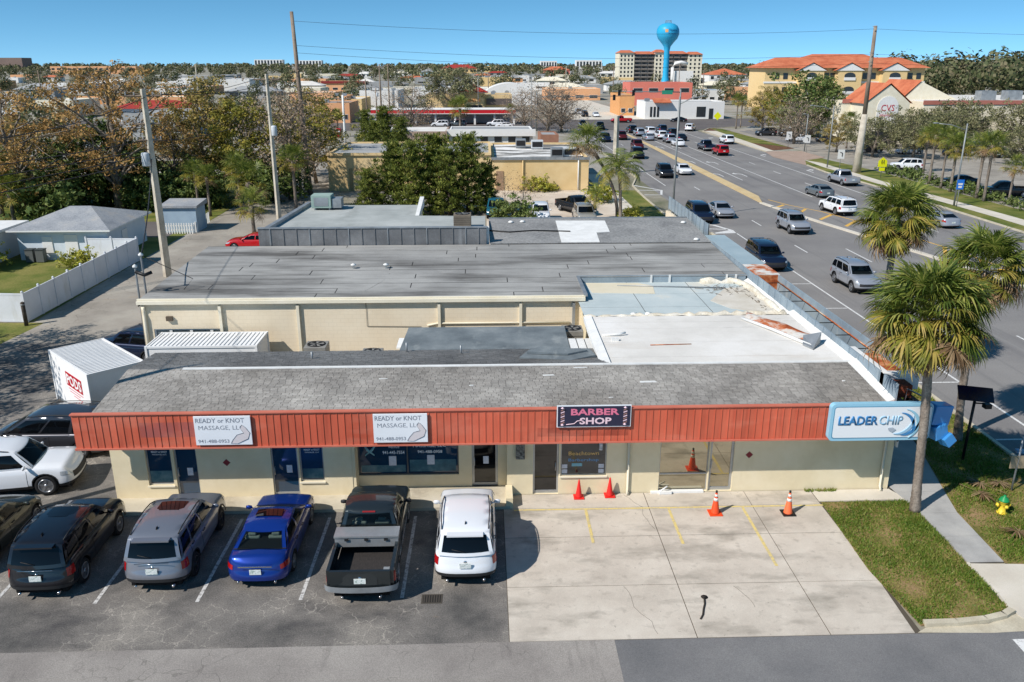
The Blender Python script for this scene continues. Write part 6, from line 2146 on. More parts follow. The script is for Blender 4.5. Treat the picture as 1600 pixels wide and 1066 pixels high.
PALMS = {'tall': joined_palm(11, 40, 0.95, 6.3), 'mid': joined_palm(12, 40, 0.95, 5.0), 'short': joined_palm(13, 34, 0.9, 2.4), 'queen': joined_palm(14, 28, 1.25, 5.2, (-0.3, 0), 'pin'),
         'lean': joined_palm(15, 42, 1.15, 7.4, (-3.3, 0)), 'queen_s': joined_palm(16, 18, 0.8, 3.0, (0.2, 0), 'pin')}


def plant(name, cat, meshes, x, y, label, group=None, s=1.0, rz=0.0, z=0.0, sz=None, parts=('trunk', 'crown')):
    t = thing(name, label, cat, (x, y, z), group)
    t.rotation_euler = (0, 0, R(rz))
    t.scale = (s, s, sz or s)
    for me, nm in zip(meshes, parts):
        o = bpy.data.objects.new(nm, me)
        C.objects.link(o)
        o.parent = t
    return t


GPm = 'cabbage palms before the pharmacy'
for (k_, x, y, s, rz, lab) in (('tall', 58.4, 108.4, 1.0, 10, 'palm at the left end of the row before the pharmacy'), ('tall', 57.9, 104.5, 0.98, 80, 'second palm from the left of the pharmacy row'),
                               ('mid', 57.5, 101.5, 1.06, 150, 'third palm of the pharmacy row, next to the street light'), ('mid', 57.8, 96.3, 1.14, 30, 'palm with bushy crown right of the street light'),
                               ('tall', 57.3, 93.9, 1.0, 200, 'tallest palm right of the blue bus sign'), ('mid', 59.3, 92.4, 0.82, 300, 'small palm at the right frame edge of the pharmacy row'),
                               ('mid', 63.8, 120.5, 0.98, 60, 'palm standing behind the white SUV at the pharmacy')):
    plant('palm_tree', 'palm tree', PALMS[k_], x, y, lab, GPm, s, rz)
plant('palm_tree', 'palm tree', PALMS['lean'], 13.6, 84.5, 'palm with leaning dark trunk left of the queen palm')
plant('queen_palm', 'palm tree', PALMS['queen'], 13.5, 82.0, 'feathery queen palm beside the sandy lot')
plant('queen_palm', 'palm tree', PALMS['queen_s'], 10.9, 82.6, 'small feathery palm left of the larger queen palm', s=0.9)
for (k_, x, y, s, rz, lab) in (('short', -50.2, 88, 1.75, 0, 'palm clump at the left edge below the rusty trees'), ('short', -46.8, 84, 1.3, 50, 'low palm beside the left edge palm clump'), ('short', -21.5, 77.6, 1.05, 20, 'low fan palm beside the alley behind the red car'),
                               ('mid', -20.2, 90, 1.05, 70, 'palm with dark skirt between two utility poles'), ('mid', -27.6, 94.5, 0.9, 120, 'palm left of the concrete alley pole'), ('short', -22.6, 104, 1.15, 10, 'small palm beyond the alley pole'),
                               ('short', -24.5, 88, 1.4, 210, 'low broad palm on the grass left of the alley'), ('mid', -30.2, 89, 0.85, 10, 'leftmost palm of the cluster left of the concrete alley pole'), ('mid', -28.4, 87, 0.8, 100, 'front palm of the cluster left of the concrete alley pole'), ('mid', -26.2, 90.5, 0.9, 190, 'rightmost palm of the cluster left of the concrete alley pole'), ('mid', -53.5, 91, 1.0, 20, 'palm at the very left edge above the low palms'), ('mid', 67.8, 157, 1.0, 40, 'palm before the pharmacy entrance'), ('tall', 61.5, 207, 1.05, 10, 'palm at the junction corner by the yellow sign'), ('tall', 63.8, 211, 0.95, 90, 'second palm at the junction corner'),
                               ('short', -5.8, 214, 1.9, 0, 'dark round palm in front of the red canopy'), ('mid', -8.3, 236, 0.9, 0, 'small palm before the beige tile-roofed building'), ('mid', 7.0, 215, 0.85, 30, 'small palm at the right end of the red canopy'), ('mid', -31.5, 186, 0.9, 0, 'small palm next to the red bin')):
    plant('palm_tree', 'palm tree', PALMS[k_], x, y, lab, None, s, rz)


# ================================================================ broad-leaved and conifer trees
M_bark = surf('grey_bark', [S(96, 86, 76), S(128, 118, 106), S(150, 140, 128)], sc=3, det=6, grain=0.25, gsc=10)
M_barkd = surf('dark_bark', [S(58, 50, 42), S(82, 72, 62)], sc=3, det=6, grain=0.25, gsc=10)
LV = {
    'rust': leafy('rusty_leaves', [S(132, 102, 60), S(170, 132, 78), S(196, 156, 96), S(156, 144, 92)], 0.25, 0.7, 0.22),
    'rustgreen': leafy('rust_green_leaves', [S(112, 112, 60), S(150, 134, 74), S(176, 150, 86), S(132, 138, 74)], 0.25, 0.7, 0.22),
    'olive': leafy('olive_leaves', [S(92, 96, 41), S(128, 128, 53), S(166, 156, 68), S(188, 168, 82)], 0.3, 0.6, 0.3),
    'brown': leafy('brown_twigs', [S(118, 99, 80), S(156, 135, 113), S(183, 161, 137), S(140, 125, 99)], 0.15, 0.8, 0.3),
    'dark': leafy('dark_conifer', [S(62, 78, 32), S(92, 106, 44), S(126, 134, 58), S(164, 164, 84)], 0.2, 0.55, 0.55),
    'green': leafy('mid_green_leaves', [S(60, 80, 41), S(87, 106, 53), S(113, 128, 68), S(142, 149, 87)], 0.22, 0.6, 0.3),
    'oak': leafy('oak_leaves', [S(82, 87, 58), S(111, 113, 77), S(140, 137, 99), S(161, 156, 118)], 0.2, 0.65, 0.3),
    'shrub': leafy('shrub_leaves', [S(108, 123, 44), S(154, 159, 60), S(195, 188, 82), S(216, 204, 104)], 0.3, 0.5, 0.8),
}


def tree_mesh(seed, H, Rr, base_h, n_limb, n_leaf, leaf, leaf_s, clump, mat, bark, tr=0.25, shape='round', sub=5, bare=0.0):
    r = np.random.default_rng(seed)
    W = MB()
    cz, rz = base_h + (H - base_h) * 0.5, (H - base_h) * 0.5
    top = np.array([r.uniform(-.2, .2) * Rr, r.uniform(-.2, .2) * Rr, H * 0.92])
    tp = [np.array([0, 0, 0.0])]
    for q in (0.25, 0.5, 0.75, 1.0):
        tp.append(top * q + np.array([r.normal() * 0.12, r.normal() * 0.12, 0]) * Rr * 0.25)
    W.tube(tp, [tr * 1.25, tr, tr * 0.7, tr * 0.4, tr * 0.1], 7)
    trunk = lambda q: np.array([np.interp(q, np.linspace(0, 1, 5), [p[c_] for p in tp]) for c_ in range(3)])
    centers = []
    for i in range(n_limb):
        q = (i + 0.5) / n_limb
        az = i * 2.39996 + r.uniform(-.4, .4)
        if shape == 'cone':
            zz = base_h + (H - base_h) * q * 0.98
            rad = Rr * (1 - 0.85 * q) * r.uniform(0.75, 1.15)
            end = np.array([math.cos(az) * rad, math.sin(az) * rad, zz + 0.35 * rad * 0.3])
            start = trunk(max(0.05, (zz - 0.25 * rad) / H))
        else:
            u = 1 - 1.75 * q
            rad = math.sqrt(max(0.02, 1 - min(1, u * u))) * Rr * r.uniform(0.7, 1.12)
            end = np.array([math.cos(az) * rad, math.sin(az) * rad, cz + rz * u * r.uniform(0.85, 1.1)])
            start = trunk(min(0.9, max(base_h * 0.75, end[2] - 0.6 * rad - 0.1 * H) / (H * 0.92)))
        mid = start * 0.5 + end * 0.5 + np.array([r.normal() * 0.1 * Rr, r.normal() * 0.1 * Rr, 0.1 * rad])
        rl = tr * (0.42 if shape != 'cone' else 0.2)
        W.tube([start, start * 0.5 + mid * 0.5, mid, end], [rl, rl * 0.75, rl * 0.55, rl * 0.15], 5, cap=False)
        centers.append((end, 1.0))
        centers.append((mid * 0.35 + end * 0.65, 0.9))
        for j in range(sub):
            f = r.uniform(0.3, 0.95)
            p0 = (start + (mid - start) * 2 * f) if f < 0.5 else (mid + (end - mid) * (2 * f - 1))
            e2 = p0 + r.normal(size=3) * np.array([1, 1, 0.7]) * clump * 1.5 + np.array([math.cos(az), math.sin(az), 0.25]) * clump * 0.7
            W.tube([p0, (p0 + e2) / 2 + r.normal(size=3) * 0.08 * clump, e2], [rl * 0.3, rl * 0.2, rl * 0.07], 4, cap=False)
            centers.append((e2, 0.8))
    tm = W.mesh('trunk', bark)
    keep = [c_ for c_ in centers if r.random() > bare]
    cw = np.array([c_[1] for c_ in keep])
    ce = np.array([c_[0] for c_ in keep])
    idx = r.choice(len(ce), n_leaf, p=cw / cw.sum())
    d = r.normal(size=(n_leaf, 3))
    d /= np.linalg.norm(d, axis=1)[:, None]
    rad = clump * r.uniform(0.1, 1.0, n_leaf) ** 0.6
    c = ce[idx] + d * rad[:, None] * np.array([1, 1, 0.62])
    # a leaf spray: bent quad, turned roughly outwards and up
    nrm = d * 0.8 + r.normal(size=(n_leaf, 3)) * 0.7 + np.array([0, 0, 0.5])
    nrm /= np.linalg.norm(nrm, axis=1)[:, None]
    a = np.cross(nrm, r.normal(size=(n_leaf, 3)))
    a /= np.linalg.norm(a, axis=1)[:, None]
    b = np.cross(nrm, a)
    if shape == 'cone':
        a = d * np.array([1, 1, 0.3]) * 0.9 + np.array([0, 0, 0.75]) + r.normal(size=(n_leaf, 3)) * 0.35
        a /= np.linalg.norm(a, axis=1)[:, None]
        b = np.cross(a, nrm)
        b /= np.linalg.norm(b, axis=1)[:, None] + 1e-9
        b *= 0.55
    s = leaf_s * r.uniform(0.55, 1.35, n_leaf)[:, None]
    a, b = a * s, b * s * r.uniform(0.35, 0.8, n_leaf)[:, None]
    V = np.stack([c - a, c - b * 0.8, c + a, c + b], 1)
    V[:, 1] -= nrm * s * 0.25
    V[:, 3] -= nrm * s * 0.25
    cm = np_mesh('crown', V.reshape(-1, 3), np.arange(n_leaf * 4).reshape(-1, 4), [mat])
    return tm, cm


TR = {
    'rust1': tree_mesh(1, 15.5, 6.6, 3.5, 26, 7400, 1, 0.165, 1.0, LV['rust'], M_bark, 0.42, bare=0.38, sub=7),
    'rust2': tree_mesh(2, 12.5, 6.0, 3.0, 24, 7200, 1, 0.165, 1.05, LV['rust'], M_bark, 0.38, bare=0.4, sub=7),
    'rg': tree_mesh(3, 12.0, 4.8, 2.5, 20, 8200, 1, 0.18, 1.05, LV['rustgreen'], M_bark, 0.3),
    'olive': tree_mesh(4, 11.0, 3.8, 2.5, 18, 8000, 1, 0.17, 0.95, LV['olive'], M_bark, 0.26),
    'brown': tree_mesh(5, 12.0, 3.8, 2.5, 28, 5200, 1, 0.13, 1.1, LV['brown'], M_bark, 0.26),
    'dark1': tree_mesh(6, 7.8, 2.3, 0.3, 60, 12000, 1, 0.17, 0.46, LV['dark'], M_barkd, 0.2, 'cone', 4),
    'dark2': tree_mesh(7, 7.8, 1.7, 0.3, 56, 9500, 1, 0.16, 0.4, LV['dark'], M_barkd, 0.18, 'cone', 4),
    'green': tree_mesh(8, 9.0, 4.5, 2.0, 22, 7600, 1, 0.24, 1.2, LV['green'], M_barkd, 0.26),
    'oak': tree_mesh(9, 8.0, 5.2, 2.2, 24, 6400, 1, 0.2, 1.1, LV['oak'], M_bark, 0.28, bare=0.1),
    'bare': tree_mesh(10, 10.5, 5.8, 1.6, 30, 3000, 1, 0.14, 1.4, LV['brown'], M_bark, 0.3, sub=8),
    'shrub': tree_mesh(11, 1.6, 1.15, 0.1, 16, 1600, 1, 0.13, 0.35, LV['shrub'], M_barkd, 0.05),
    'shrub_d': tree_mesh(12, 2.3, 2.1, 0.1, 20, 2600, 1, 0.16, 0.5, LV['green'], M_barkd, 0.06),
    'twig': tree_mesh(13, 3.4, 1.1, 0.5, 14, 260, 1, 0.09, 0.5, LV['brown'], M_bark, 0.04, sub=8),
}
GT = 'rusty winter trees left of the alley'
for (k_, x, y, s, rz, lab, g) in (
        ('rust1', -39.3, 91, 1.0, 0, 'tallest rusty-leaved tree with bare grey limbs against the sky', GT), ('rust2', -48, 88, 1.0, 40, 'rusty half-bare tree at the left frame edge', GT),
        ('rg', -32.9, 102, 1.04, 0, 'green and rust coloured tree right of the tall leaning alley pole', GT), ('olive', -27.6, 99, 1.02, 0, 'olive yellow tree between the two alley poles', GT),
        ('brown', -22.5, 98, 1.02, 0, 'brown leafless tree behind the concrete alley pole', GT), ('rg', -24.5, 120, 0.92, 130, 'dark olive tree at the right end of the left tree group', GT),
        ('rg', -52, 97, 0.72, 150, 'low rusty tree behind the left edge palms', GT), ('rust1', -35.0, 97, 0.55, 200, 'low rusty tree right behind the alley pole', GT), ('rg', -44, 93, 0.66, 260, 'low rusty tree below the tallest one', GT),
        ('green', -42.4, 94, 0.95, 0, 'dark green tree among the rusty ones', GT),
        ('olive', -22.2, 112, 0.9, 210, 'yellow-green tree beside the alley beyond the palms', GT)):
    plant('bald_cypress' if 'rust' in k_ else 'tree', 'tree', TR[k_], x, y, lab, g, s, rz)
for (k_, x, y, s, rz, lab) in (
        ('dark1', -9.4, 88.5, 0.95, 0, 'dark green cedar at the left of the central clump'), ('dark1', -5.2, 89, 1.04, 120, 'dark green cedar in the middle of the central clump'), ('dark2', -1.7, 87.5, 1.06, 30, 'tall slim dark cedar at the right of the central clump'),
        ('dark2', -3.6, 86.5, 0.9, 200, 'shorter cedar between the middle and the right ones'), ('dark2', -7.2, 86.8, 0.97, 80, 'slim cedar in front of the left and middle ones'), ('dark1', -12.0, 87.2, 0.62, 240, 'low cedar at the left foot of the central clump'), ('dark1', 0.2, 88.5, 0.66, 70, 'low cedar at the right foot of the central clump')):
    plant('cedar_tree', 'tree', TR[k_], x, y, lab, 'dark cedars behind the flat roofs', s, rz)
for (k_, x, y, s, rz, lab) in (
        ('bare', -16, 184, 0.98, 0, 'leafless round tree beside the red canopy'), ('dark1', -18.2, 157, 1.0, 0, 'dark conifer left of the leafless round tree'), ('dark2', -22, 160, 0.9, 0, 'second dark conifer beside the white corner pole'), ('dark1', -14.5, 150, 0.8, 40, 'low conifer before the leafless round tree'), ('dark1', -17.8, 140, 0.8, 90, 'low bushy conifer behind the beige garage building'), ('oak', -10, 284, 1.65, 0, 'wide grey-green oak behind the beige tile-roofed building'),
        ('bare', 14.5, 195, 1.02, 20, 'large leafless tree at the near left corner of the junction'), ('bare', 18.0, 198, 0.9, 110, 'leafless tree right beside the larger one at the junction'), ('bare', 10, 206, 0.85, 210, 'leafless tree behind the two light poles'),
        ('rg', 65.4, 199, 0.78, 0, 'olive leafed tree behind the turn-lane signs'), ('bare', 61.2, 166.5, 0.78, 50, 'leafless tree at the mulch strip beside the driveway'), ('green', 70.7, 182, 1.35, 0, 'dense green tree left of the pharmacy gable'), ('olive', 66.5, 190, 0.9, 30, 'olive tree left of the dense green one'),
        ('oak', 80.5, 157, 0.85, 0, 'grey-green oak at the left of the pharmacy front'), ('oak', 90.3, 160, 1.02, 100, 'grey-green oak before the middle of the pharmacy wall'), ('oak', 101.6, 158, 1.0, 200, 'grey-green oak before the right end of the pharmacy wall'), ('oak', 84, 152, 0.85, 300, 'smaller oak between the pharmacy oaks'), ('green', 110, 150, 0.85, 300, 'dark green tree at the right frame edge'), ('oak', 66, 142, 0.78, 20, 'small oak beside the transmission pole'), ('rg', 63, 150, 0.5, 60, 'small olive tree behind the brick driveway'), ('oak', 72, 140, 0.8, 130, 'oak in the car park right of the transmission pole'), ('green', 94, 130, 0.62, 10, 'rounded green tree behind the pharmacy palms'), ('oak', 84, 128, 0.72, 210, 'low oak behind the left pharmacy palms'),
        ('shrub_d', 2.7, 81.5, 1.0, 0, 'broad dark shrub beside the white SUV in the sandy lot')):
    plant('tree' if 'shrub' not in k_ else 'shrub', 'tree' if 'shrub' not in k_ else 'shrub', TR[k_], x, y, lab, None, s, rz)
for (k_, x, y, s, rz, lab) in (('shrub', 6.6, 103.6, 1.05, 0, 'round yellow-green bush against the beige wall'), ('shrub', 8.3, 103.7, 0.55, 50, 'small dark bush right of the round one at the wall'), ('shrub', 13.4, 95.4, 1.15, 90, 'yellow-green bush at the end of the sandy lot'), ('shrub', 14.7, 83, 0.7, 10, 'low bush at the foot of the queen palm'), ('shrub', 15.3, 85.2, 0.6, 80, 'low bush behind the queen palm foot'),
                               ('twig', 4.2, 92, 1.0, 0, 'leafless sapling in the sandy lot'), ('twig', 2.4, 97, 0.9, 60, 'leafless sapling beside the brown door'), ('shrub', -31.5, 64.3, 0.8, 20, 'small flowering shrub inside the white fence'), ('shrub', -38.5, 63.5, 1.1, 20, 'reddish shrub in front of the white-roofed bungalow')):
    plant('shrub', 'shrub', TR[k_], x, y, lab, None, s, rz)
# trees just outside the frame on the left, whose shade falls on the lot
for (k_, x, y, s, rz, lab) in (('rust2', -31.5, 33.5, 0.8, 10, 'half-bare tree outside the left edge shading the lot'), ('rust1', -30.5, 40.0, 0.62, 80, 'second tree outside the left edge shading the alley')):
    plant('tree', 'tree', TR[k_], x, y, lab, None, s, rz)
# low hedge below the pharmacy palms
hd = tree_mesh(31, 0.9, 0.8, 0.05, 12, 500, 1, 0.14, 0.3, LV['green'], M_barkd, 0.03)
for i in range(12):
    plant('hedge_bush', 'bush', hd, 58.9 + 0.3 * math.sin(i * 3), 88 + i * 3.1, ('first', 'second', 'third', 'fourth', 'fifth', 'sixth', 'seventh', 'eighth', 'ninth', 'tenth', 'eleventh', 'twelfth')[11 - i] + ' hedge bush from the left below the pharmacy palms', 'hedge bushes below the palms', 1.1 + 0.2 * math.sin(i * 5), i * 50)

for i, (x, y, rz, lab) in enumerate(((18.9, 26.4, 40, 'fallen palm frond left of the hydrant'), (19.9, 27.6, 120, 'fallen palm frond behind the hydrant'), (17.6, 27.2, 200, 'fallen palm frond beside the sidewalk'), (19.6, 24.9, 300, 'fallen palm frond right of the hydrant'), (18.6, 23.6, 80, 'fallen palm frond in front of the hydrant'))):
    o = tag(link('fallen_frond', dead), lab, 'palm frond', 'fallen palm fronds')
    o.location, o.rotation_euler, o.scale = (x, y, 0.14), (0.06, 0.05, R(rz)), (0.7, 0.8, 0.12)
grass('weeds', [(11.7, 26.95), (12.9, 26.95), (12.9, 27.12), (11.7, 27.12)], 1500, 0.1, 7, 'weeds at the foot of the cream wall')

for (x, y, sc_, rz, lab) in ((-44.5, 86, 1.7, 0, 'dark shrub below the rusty trees right of the left edge palms'), (-40.5, 95, 2.0, 60, 'tall dark shrub behind the tallest rusty tree'), (-36.5, 92, 1.5, 120, 'dark shrub right of the tallest rusty tree'), (-33, 95.5, 1.8, 200, 'dark shrub behind the fence pole'),
                         (-30.8, 93, 1.4, 280, 'dark shrub left of the palm cluster'), (-47.5, 93, 2.1, 30, 'dark shrub at the foot of the left edge trees'), (-24.3, 97, 1.7, 90, 'dark shrub at the foot of the brown leafless tree'), (-54, 96, 2.0, 150, 'dark shrub at the left edge behind the palms')):
    plant('shrub', 'shrub', TR['shrub_d'], x, y, lab, 'shrubs under the left trees', sc_, rz)

# ================================================================ poles, wires, street furniture
M_cpole = surf('concrete_pole', [S(168, 158, 142), S(190, 181, 164), S(204, 196, 180)], sc=1.2, det=6, grain=0.12, gsc=14, stains=((1.5, S(140, 130, 116), 0.58, 0.72, 0.5, (1, 1, 0.2)),))
M_wpole = surf('wooden_pole', [S(112, 98, 84), S(138, 122, 106), S(154, 140, 124)], sc=1.5, det=6, grain=0.2, gsc=12, stretch=(1, 1, 0.3))
M_steel = surf('grey_steel', [S(128, 132, 132), S(152, 156, 154)], sc=1, grain=0.06, metal=0.3, rough=0.5)
M_ins = plain('insulator', S(150, 150, 150), 0.3)
M_can = surf('transformer_grey', [S(190, 194, 196), S(206, 210, 212)], sc=2, grain=0.05)


def pole(x, y, h, r0, r1, label, m, arms=(), cans=(), square=False, name='utility_pole', lean=(0, 0), group='utility poles'):
    t = thing(name, label, 'utility pole', (x, y, 0), group)
    MB().tube([(x + lean[0] * q, y + lean[1] * q, h * q) for q in (0, .33, .66, 1)], [r0, r0 + (r1 - r0) * .33, r0 + (r1 - r0) * .66, r1], 4 if square else 8, sm=not square).build('shaft', m, t)
    for (z, half, ang) in arms:
        c_, s_ = math.cos(R(ang)), math.sin(R(ang))
        px, py = x + lean[0] * z / h, y + lean[1] * z / h
        a = MB().tube([(px - half * c_, py - half * s_, z), (px + half * c_, py + half * s_, z)], 0.07, 4, sm=False)
        a.tube([(px - half * 0.6 * c_, py - half * 0.6 * s_, z), (px, py, z - 0.6)], 0.03, 4).tube([(px + half * 0.6 * c_, py + half * 0.6 * s_, z), (px, py, z - 0.6)], 0.03, 4)
        ao = a.build('crossarm', M_wpole, t)
        for q in (-0.95, -0.5, 0.5, 0.95):
            MB().lathe([(0.05, 0), (0.06, 0.06), (0.03, 0.12), (0.06, 0.18), (0, 0.22)], 7, c=(px + half * q * c_, py + half * q * s_, z + 0.05)).build('insulator', M_ins, ao)
    for (z, dx, dy) in cans:
        MB().lathe([(0.0, 0), (0.26, 0.03), (0.28, 0.08), (0.28, 0.85), (0.24, 0.95), (0.0, 1.0)], 12, c=(x + dx, y + dy, z)).build('transformer', M_can, t)
    return t


pole(-23.6, 61.07, 13.35, 0.33, 0.2, 'thick pale concrete pole with a transformer rising beside the white fence', M_cpole, ((12.9, 1.2, 20), (11.0, 0.8, 20), (9.9, 0.8, 20)), ((8.1, -0.3, -0.35),), True)
pole(-20.5, 83.4, 14.1, 0.26, 0.16, 'concrete alley pole with transformer behind the low fan palm', M_cpole, ((13.6, 1.2, 15),), ((8.4, 0.35, -0.3),), True)
pole(-20.95, 101.4, 20.6, 0.34, 0.2, 'very tall slim pole reaching high into the sky at left', M_wpole, ((11.8, 1.6, 10),), (), lean=(-0.55, 0))
tp = thing('transmission_pole', 'tall transmission pole with thick pale concrete base on the right verge', 'utility pole', (54.2, 121, 0), 'utility poles')
MB().tube([(54.2, 121, 0), (54.3, 121, 8.2)], [0.66, 0.42], 8).build('base', M_cpole, tp)
MB().tube([(54.3, 121, 8.2), (54.25, 121, 20)], [0.34, 0.24], 8).build('shaft', M_wpole, tp)
for z in (19.8, 16.4, 15.2):
    MB().tube([(54.28, 120.5, z), (53.6, 120.4, z + 0.1)], 0.05, 5).build('insulator', M_ins, tp)
pole(-27.3, 169.3, 9.3, 0.24, 0.2, 'white painted pole with switchgear near the peach building', M_whitep, ((8.6, 1.5, 0), (7.9, 1.2, 0)))
pole(-28.6, 212.7, 11.4, 0.2, 0.14, 'thin pole left of the dark conifers', M_wpole, ((10.8, 1.4, 20),))
pole(-26.2, 213, 9.4, 0.2, 0.14, 'thin dark pole beside the green awning', M_wpole, ((8.8, 1.2, 20),), ((7.4, 0.3, 0),))
pole(-21.7, 184.2, 15.0, 0.22, 0.14, 'pole before the white warehouse wall, left of two', M_wpole, ((14.4, 1.3, 30),))
pole(-33, 305, 15.0, 0.26, 0.16, 'distant pole before the white warehouse wall', M_wpole, ((14.5, 1.6, 30),))
pole(-107, 330, 15, 0.3, 0.2, 'white pole above the rusty trees', M_cpole, ((14, 1.8, 30),))
pole(-150, 300, 13, 0.25, 0.16, 'thin pole above the orange roof at left', M_wpole, ((12.4, 1.6, 30),))
pole(-19.6, 24.3, 13.0, 0.18, 0.13, 'wooden pole outside the left edge whose crossarm shadow lies on the shingles', M_wpole, ((12.6, 1.3, 35), (11.4, 0.9, 35)))
for i, (x, y, hh) in enumerate(((2, 340, 12), (40, 420, 14), (60, 400, 14), (75, 380, 13), (95, 420, 15), (118, 300, 12), (84, 330, 13))):
    pole(x, y, hh, 0.22, 0.14, ('distant pole right of the white barrel roof', 'distant pole in the far road avenue', 'distant pole left of the pink building', 'distant pole behind the pink building', 'distant pole below the water tower', 'distant pole left of the orange-roofed apartments', 'distant pole right of the white junction building')[i], M_cpole if i % 2 else M_wpole, ((hh - 0.6, 1.2, 20),), group='distant poles')


def lamp(x, y, h, arm, label, m=None, r=0.11):
    t = thing('street_light', label, 'street light', (x, y, 0), 'street lights')
    MB().tube([(x, y, 0), (x, y, h)], [r, r * 0.7], 8).build('shaft', m or M_steel, t)
    ax, ay = arm
    MB().tube([(x, y, h - 0.7), (x + ax * 0.5, y + ay * 0.5, h - 0.15), (x + ax, y + ay, h)], 0.05, 6).build('arm', m or M_steel, t)
    MB().lathe([(0, -0.06), (0.2, 0.0), (0.16, 0.08), (0, 0.1)], 8, c=(0, 0, 0)).xform(Matrix.Translation((x + ax, y + ay, h)) @ Matrix.Diagonal((1.8, 1, 1, 1))).build('lamp_head', M_steel, t)


lamp(52.2, 90.9, 8.9, (-3.2, 0.5), 'street light with long arm beside the blue bus sign')
lamp(52.26, 127, 9.1, (-3.2, 0.5), 'street light with long arm near the brick driveway')
lamp(18.9, 82.8, 12.0, (2.4, 0.6), 'tall slim light pole at the kerb beside the queen palm')
lamp(11.2, 201, 13.2, (-3.0, 0.3), 'tall street light with curved arm at the near junction corner')
lamp(-1.5, 255, 11.5, (1.5, 0), 'thin light pole before the tower with red tiles')
lamp(58, 152, 6.5, (-0.6, 0), 'short light pole behind the mulch strip')
pole(18.7, 120, 8.1, 0.42, 0.36, 'stout square concrete pole behind the queen palm', M_cpole, (), (), True)
MB().tube([(18.7, 120, 7.9), (21.5, 122, 9.2)], 0.05, 5).build('bracket_arm', M_steel, bpy.data.objects['utility_pole.%03d' % (sum(1 for o in bpy.data.objects if o.name.startswith('utility_pole')) - 1)])


def mast(x, y, h, x2, z, label, heads):
    t = thing('signal_mast', label, 'traffic light', (x, y, 0), 'signal masts')
    MB().tube([(x, y, 0), (x, y, h)], [0.24, 0.18], 8).build('shaft', M_steel, t)
    MB().tube([(x, y, z), (x2, y, z + 0.25)], [0.14, 0.08], 6).build('arm', M_steel, t)
    for hx in heads:
        ho_ = MB().box(hx - 0.3, hx + 0.3, y - 0.2, y + 0.2, z - 0.75, z + 0.5).build('signal_head', M_black, t)
        for k_ in range(3):
            MB().lathe([(0.0, 0.0), (0.11, 0.02)], 8, c=(hx - 0.0, y - 0.22, z - 0.5 + 0.38 * k_), axis='z').build('lens', M_dark, ho_)
    return t


m1 = mast(45.8, 200, 9.4, 29.8, 8.8, 'signal mast with long arm and green street sign at the far junction corner', (31.5, 34.8))
MB().box(41.4, 43.9, 199.8, 199.85, 8.3, 9.2).build('street_sign', plain('street_sign_green', S(46, 140, 112), 0.5), m1)
m2 = mast(12.4, 201, 9.0, 35, 7.7, 'signal mast at the near junction corner by the leafless trees', (19.5, 30.5))


def sign(x, y, h, shape, m, label, name='road_sign', size=0.75, facing=0):
    t = thing(name, label, 'sign', (x, y, 0), 'road signs')
    MB().tube([(x, y, 0), (x, y, h)], 0.04, 6).build('post', M_steel, t)
    q = {'diamond': [(0, -1), (1, 0), (0, 1), (-1, 0)], 'square': [(-1, -1), (1, -1), (1, 1), (-1, 1)], 'tall': [(-.75, -1), (.75, -1), (.75, 1), (-.75, 1)], 'house': [(-1, -1), (1, -1), (1, 0.3), (0, 1.1), (-1, 0.3)]}[shape]
    pl = MB().extrude_y([(x + a * size * 0.5, h - size * 0.5 + b * size * 0.5) for a, b in q], y - 0.07, y - 0.05).build('plate', m, t)
    return t, pl


M_ysign = plain('sign_yellow_green', S(226, 226, 20), 0.5)
M_wsign = plain('sign_white', S(222, 222, 218), 0.5)
t, pl = sign(55.0, 115, 2.75, 'house', M_ysign, 'yellow-green school crossing sign on the right verge', size=1.25)
MB().box(54.6, 55.4, 114.91, 114.93, 0.95, 1.4).build('lower_plate', M_ysign, t)
for dx in (-0.14, 0.14):
    MB().lathe([(0.0, 0), (0.07, 0.02)], 7, c=(55.0 + dx, 114.92, 2.4)).tube([(55.0 + dx, 114.918, 2.36), (55.0 + dx, 114.918, 2.1), (55.06 + dx, 114.918, 1.86)], [0.05, 0.07, 0.03], 5).build('walking_figure', M_black, pl)
t, pl = sign(54.7, 199.5, 4.4, 'diamond', M_ysign, 'yellow diamond sign at the junction corner', size=1.9)
t, pl = sign(52.1, 90.2, 3.0, 'tall', plain('bus_blue', S(30, 112, 206), 0.5), 'blue bus stop sign on the right verge', size=1.05)
MB().box(51.85, 52.35, 90.12, 90.125, 2.42, 2.62).box(51.9, 52.3, 90.12, 90.125, 2.1, 2.32).build('bus_symbol', M_wsign, pl)
for i, (x, y, lab) in enumerate(((57.1, 158, 'white turn-lane sign at the left of the mulch strip'), (57.6, 150, 'white turn-lane sign at the right of the mulch strip'), (52.9, 124, 'white turn-lane sign beside the right street light'))):
    t, pl = sign(x, y, 3.0, 'tall', M_wsign, lab, size=1.35)
    MB().tube([(x + 0.15, y - 0.08, 2.0), (x + 0.15, y - 0.08, 2.5), (x - 0.2, y - 0.08, 2.6)], 0.06, 5).build('arrow', M_black, pl)
sign(61, 160, 1.7, 'square', M_wsign, 'small white notice sign by the mulch strip', size=0.8)
rb_ = thing('red_bin', 'red collection bin beside the white pole', 'bin', (-31.3, 184.5, 0))
MB().box(-32.0, -30.6, 184, 185.2, 0, 1.9).build('body', plain('bin_red', S(190, 20, 26), 0.5), rb_, bevel=0.08)
MB().box(-31.9, -30.7, 183.94, 184, 1.2, 1.5).build('slot', M_wsign, rb_)

# --- wires
M_wire = plain('cable_black', S(40, 40, 44), 0.7)


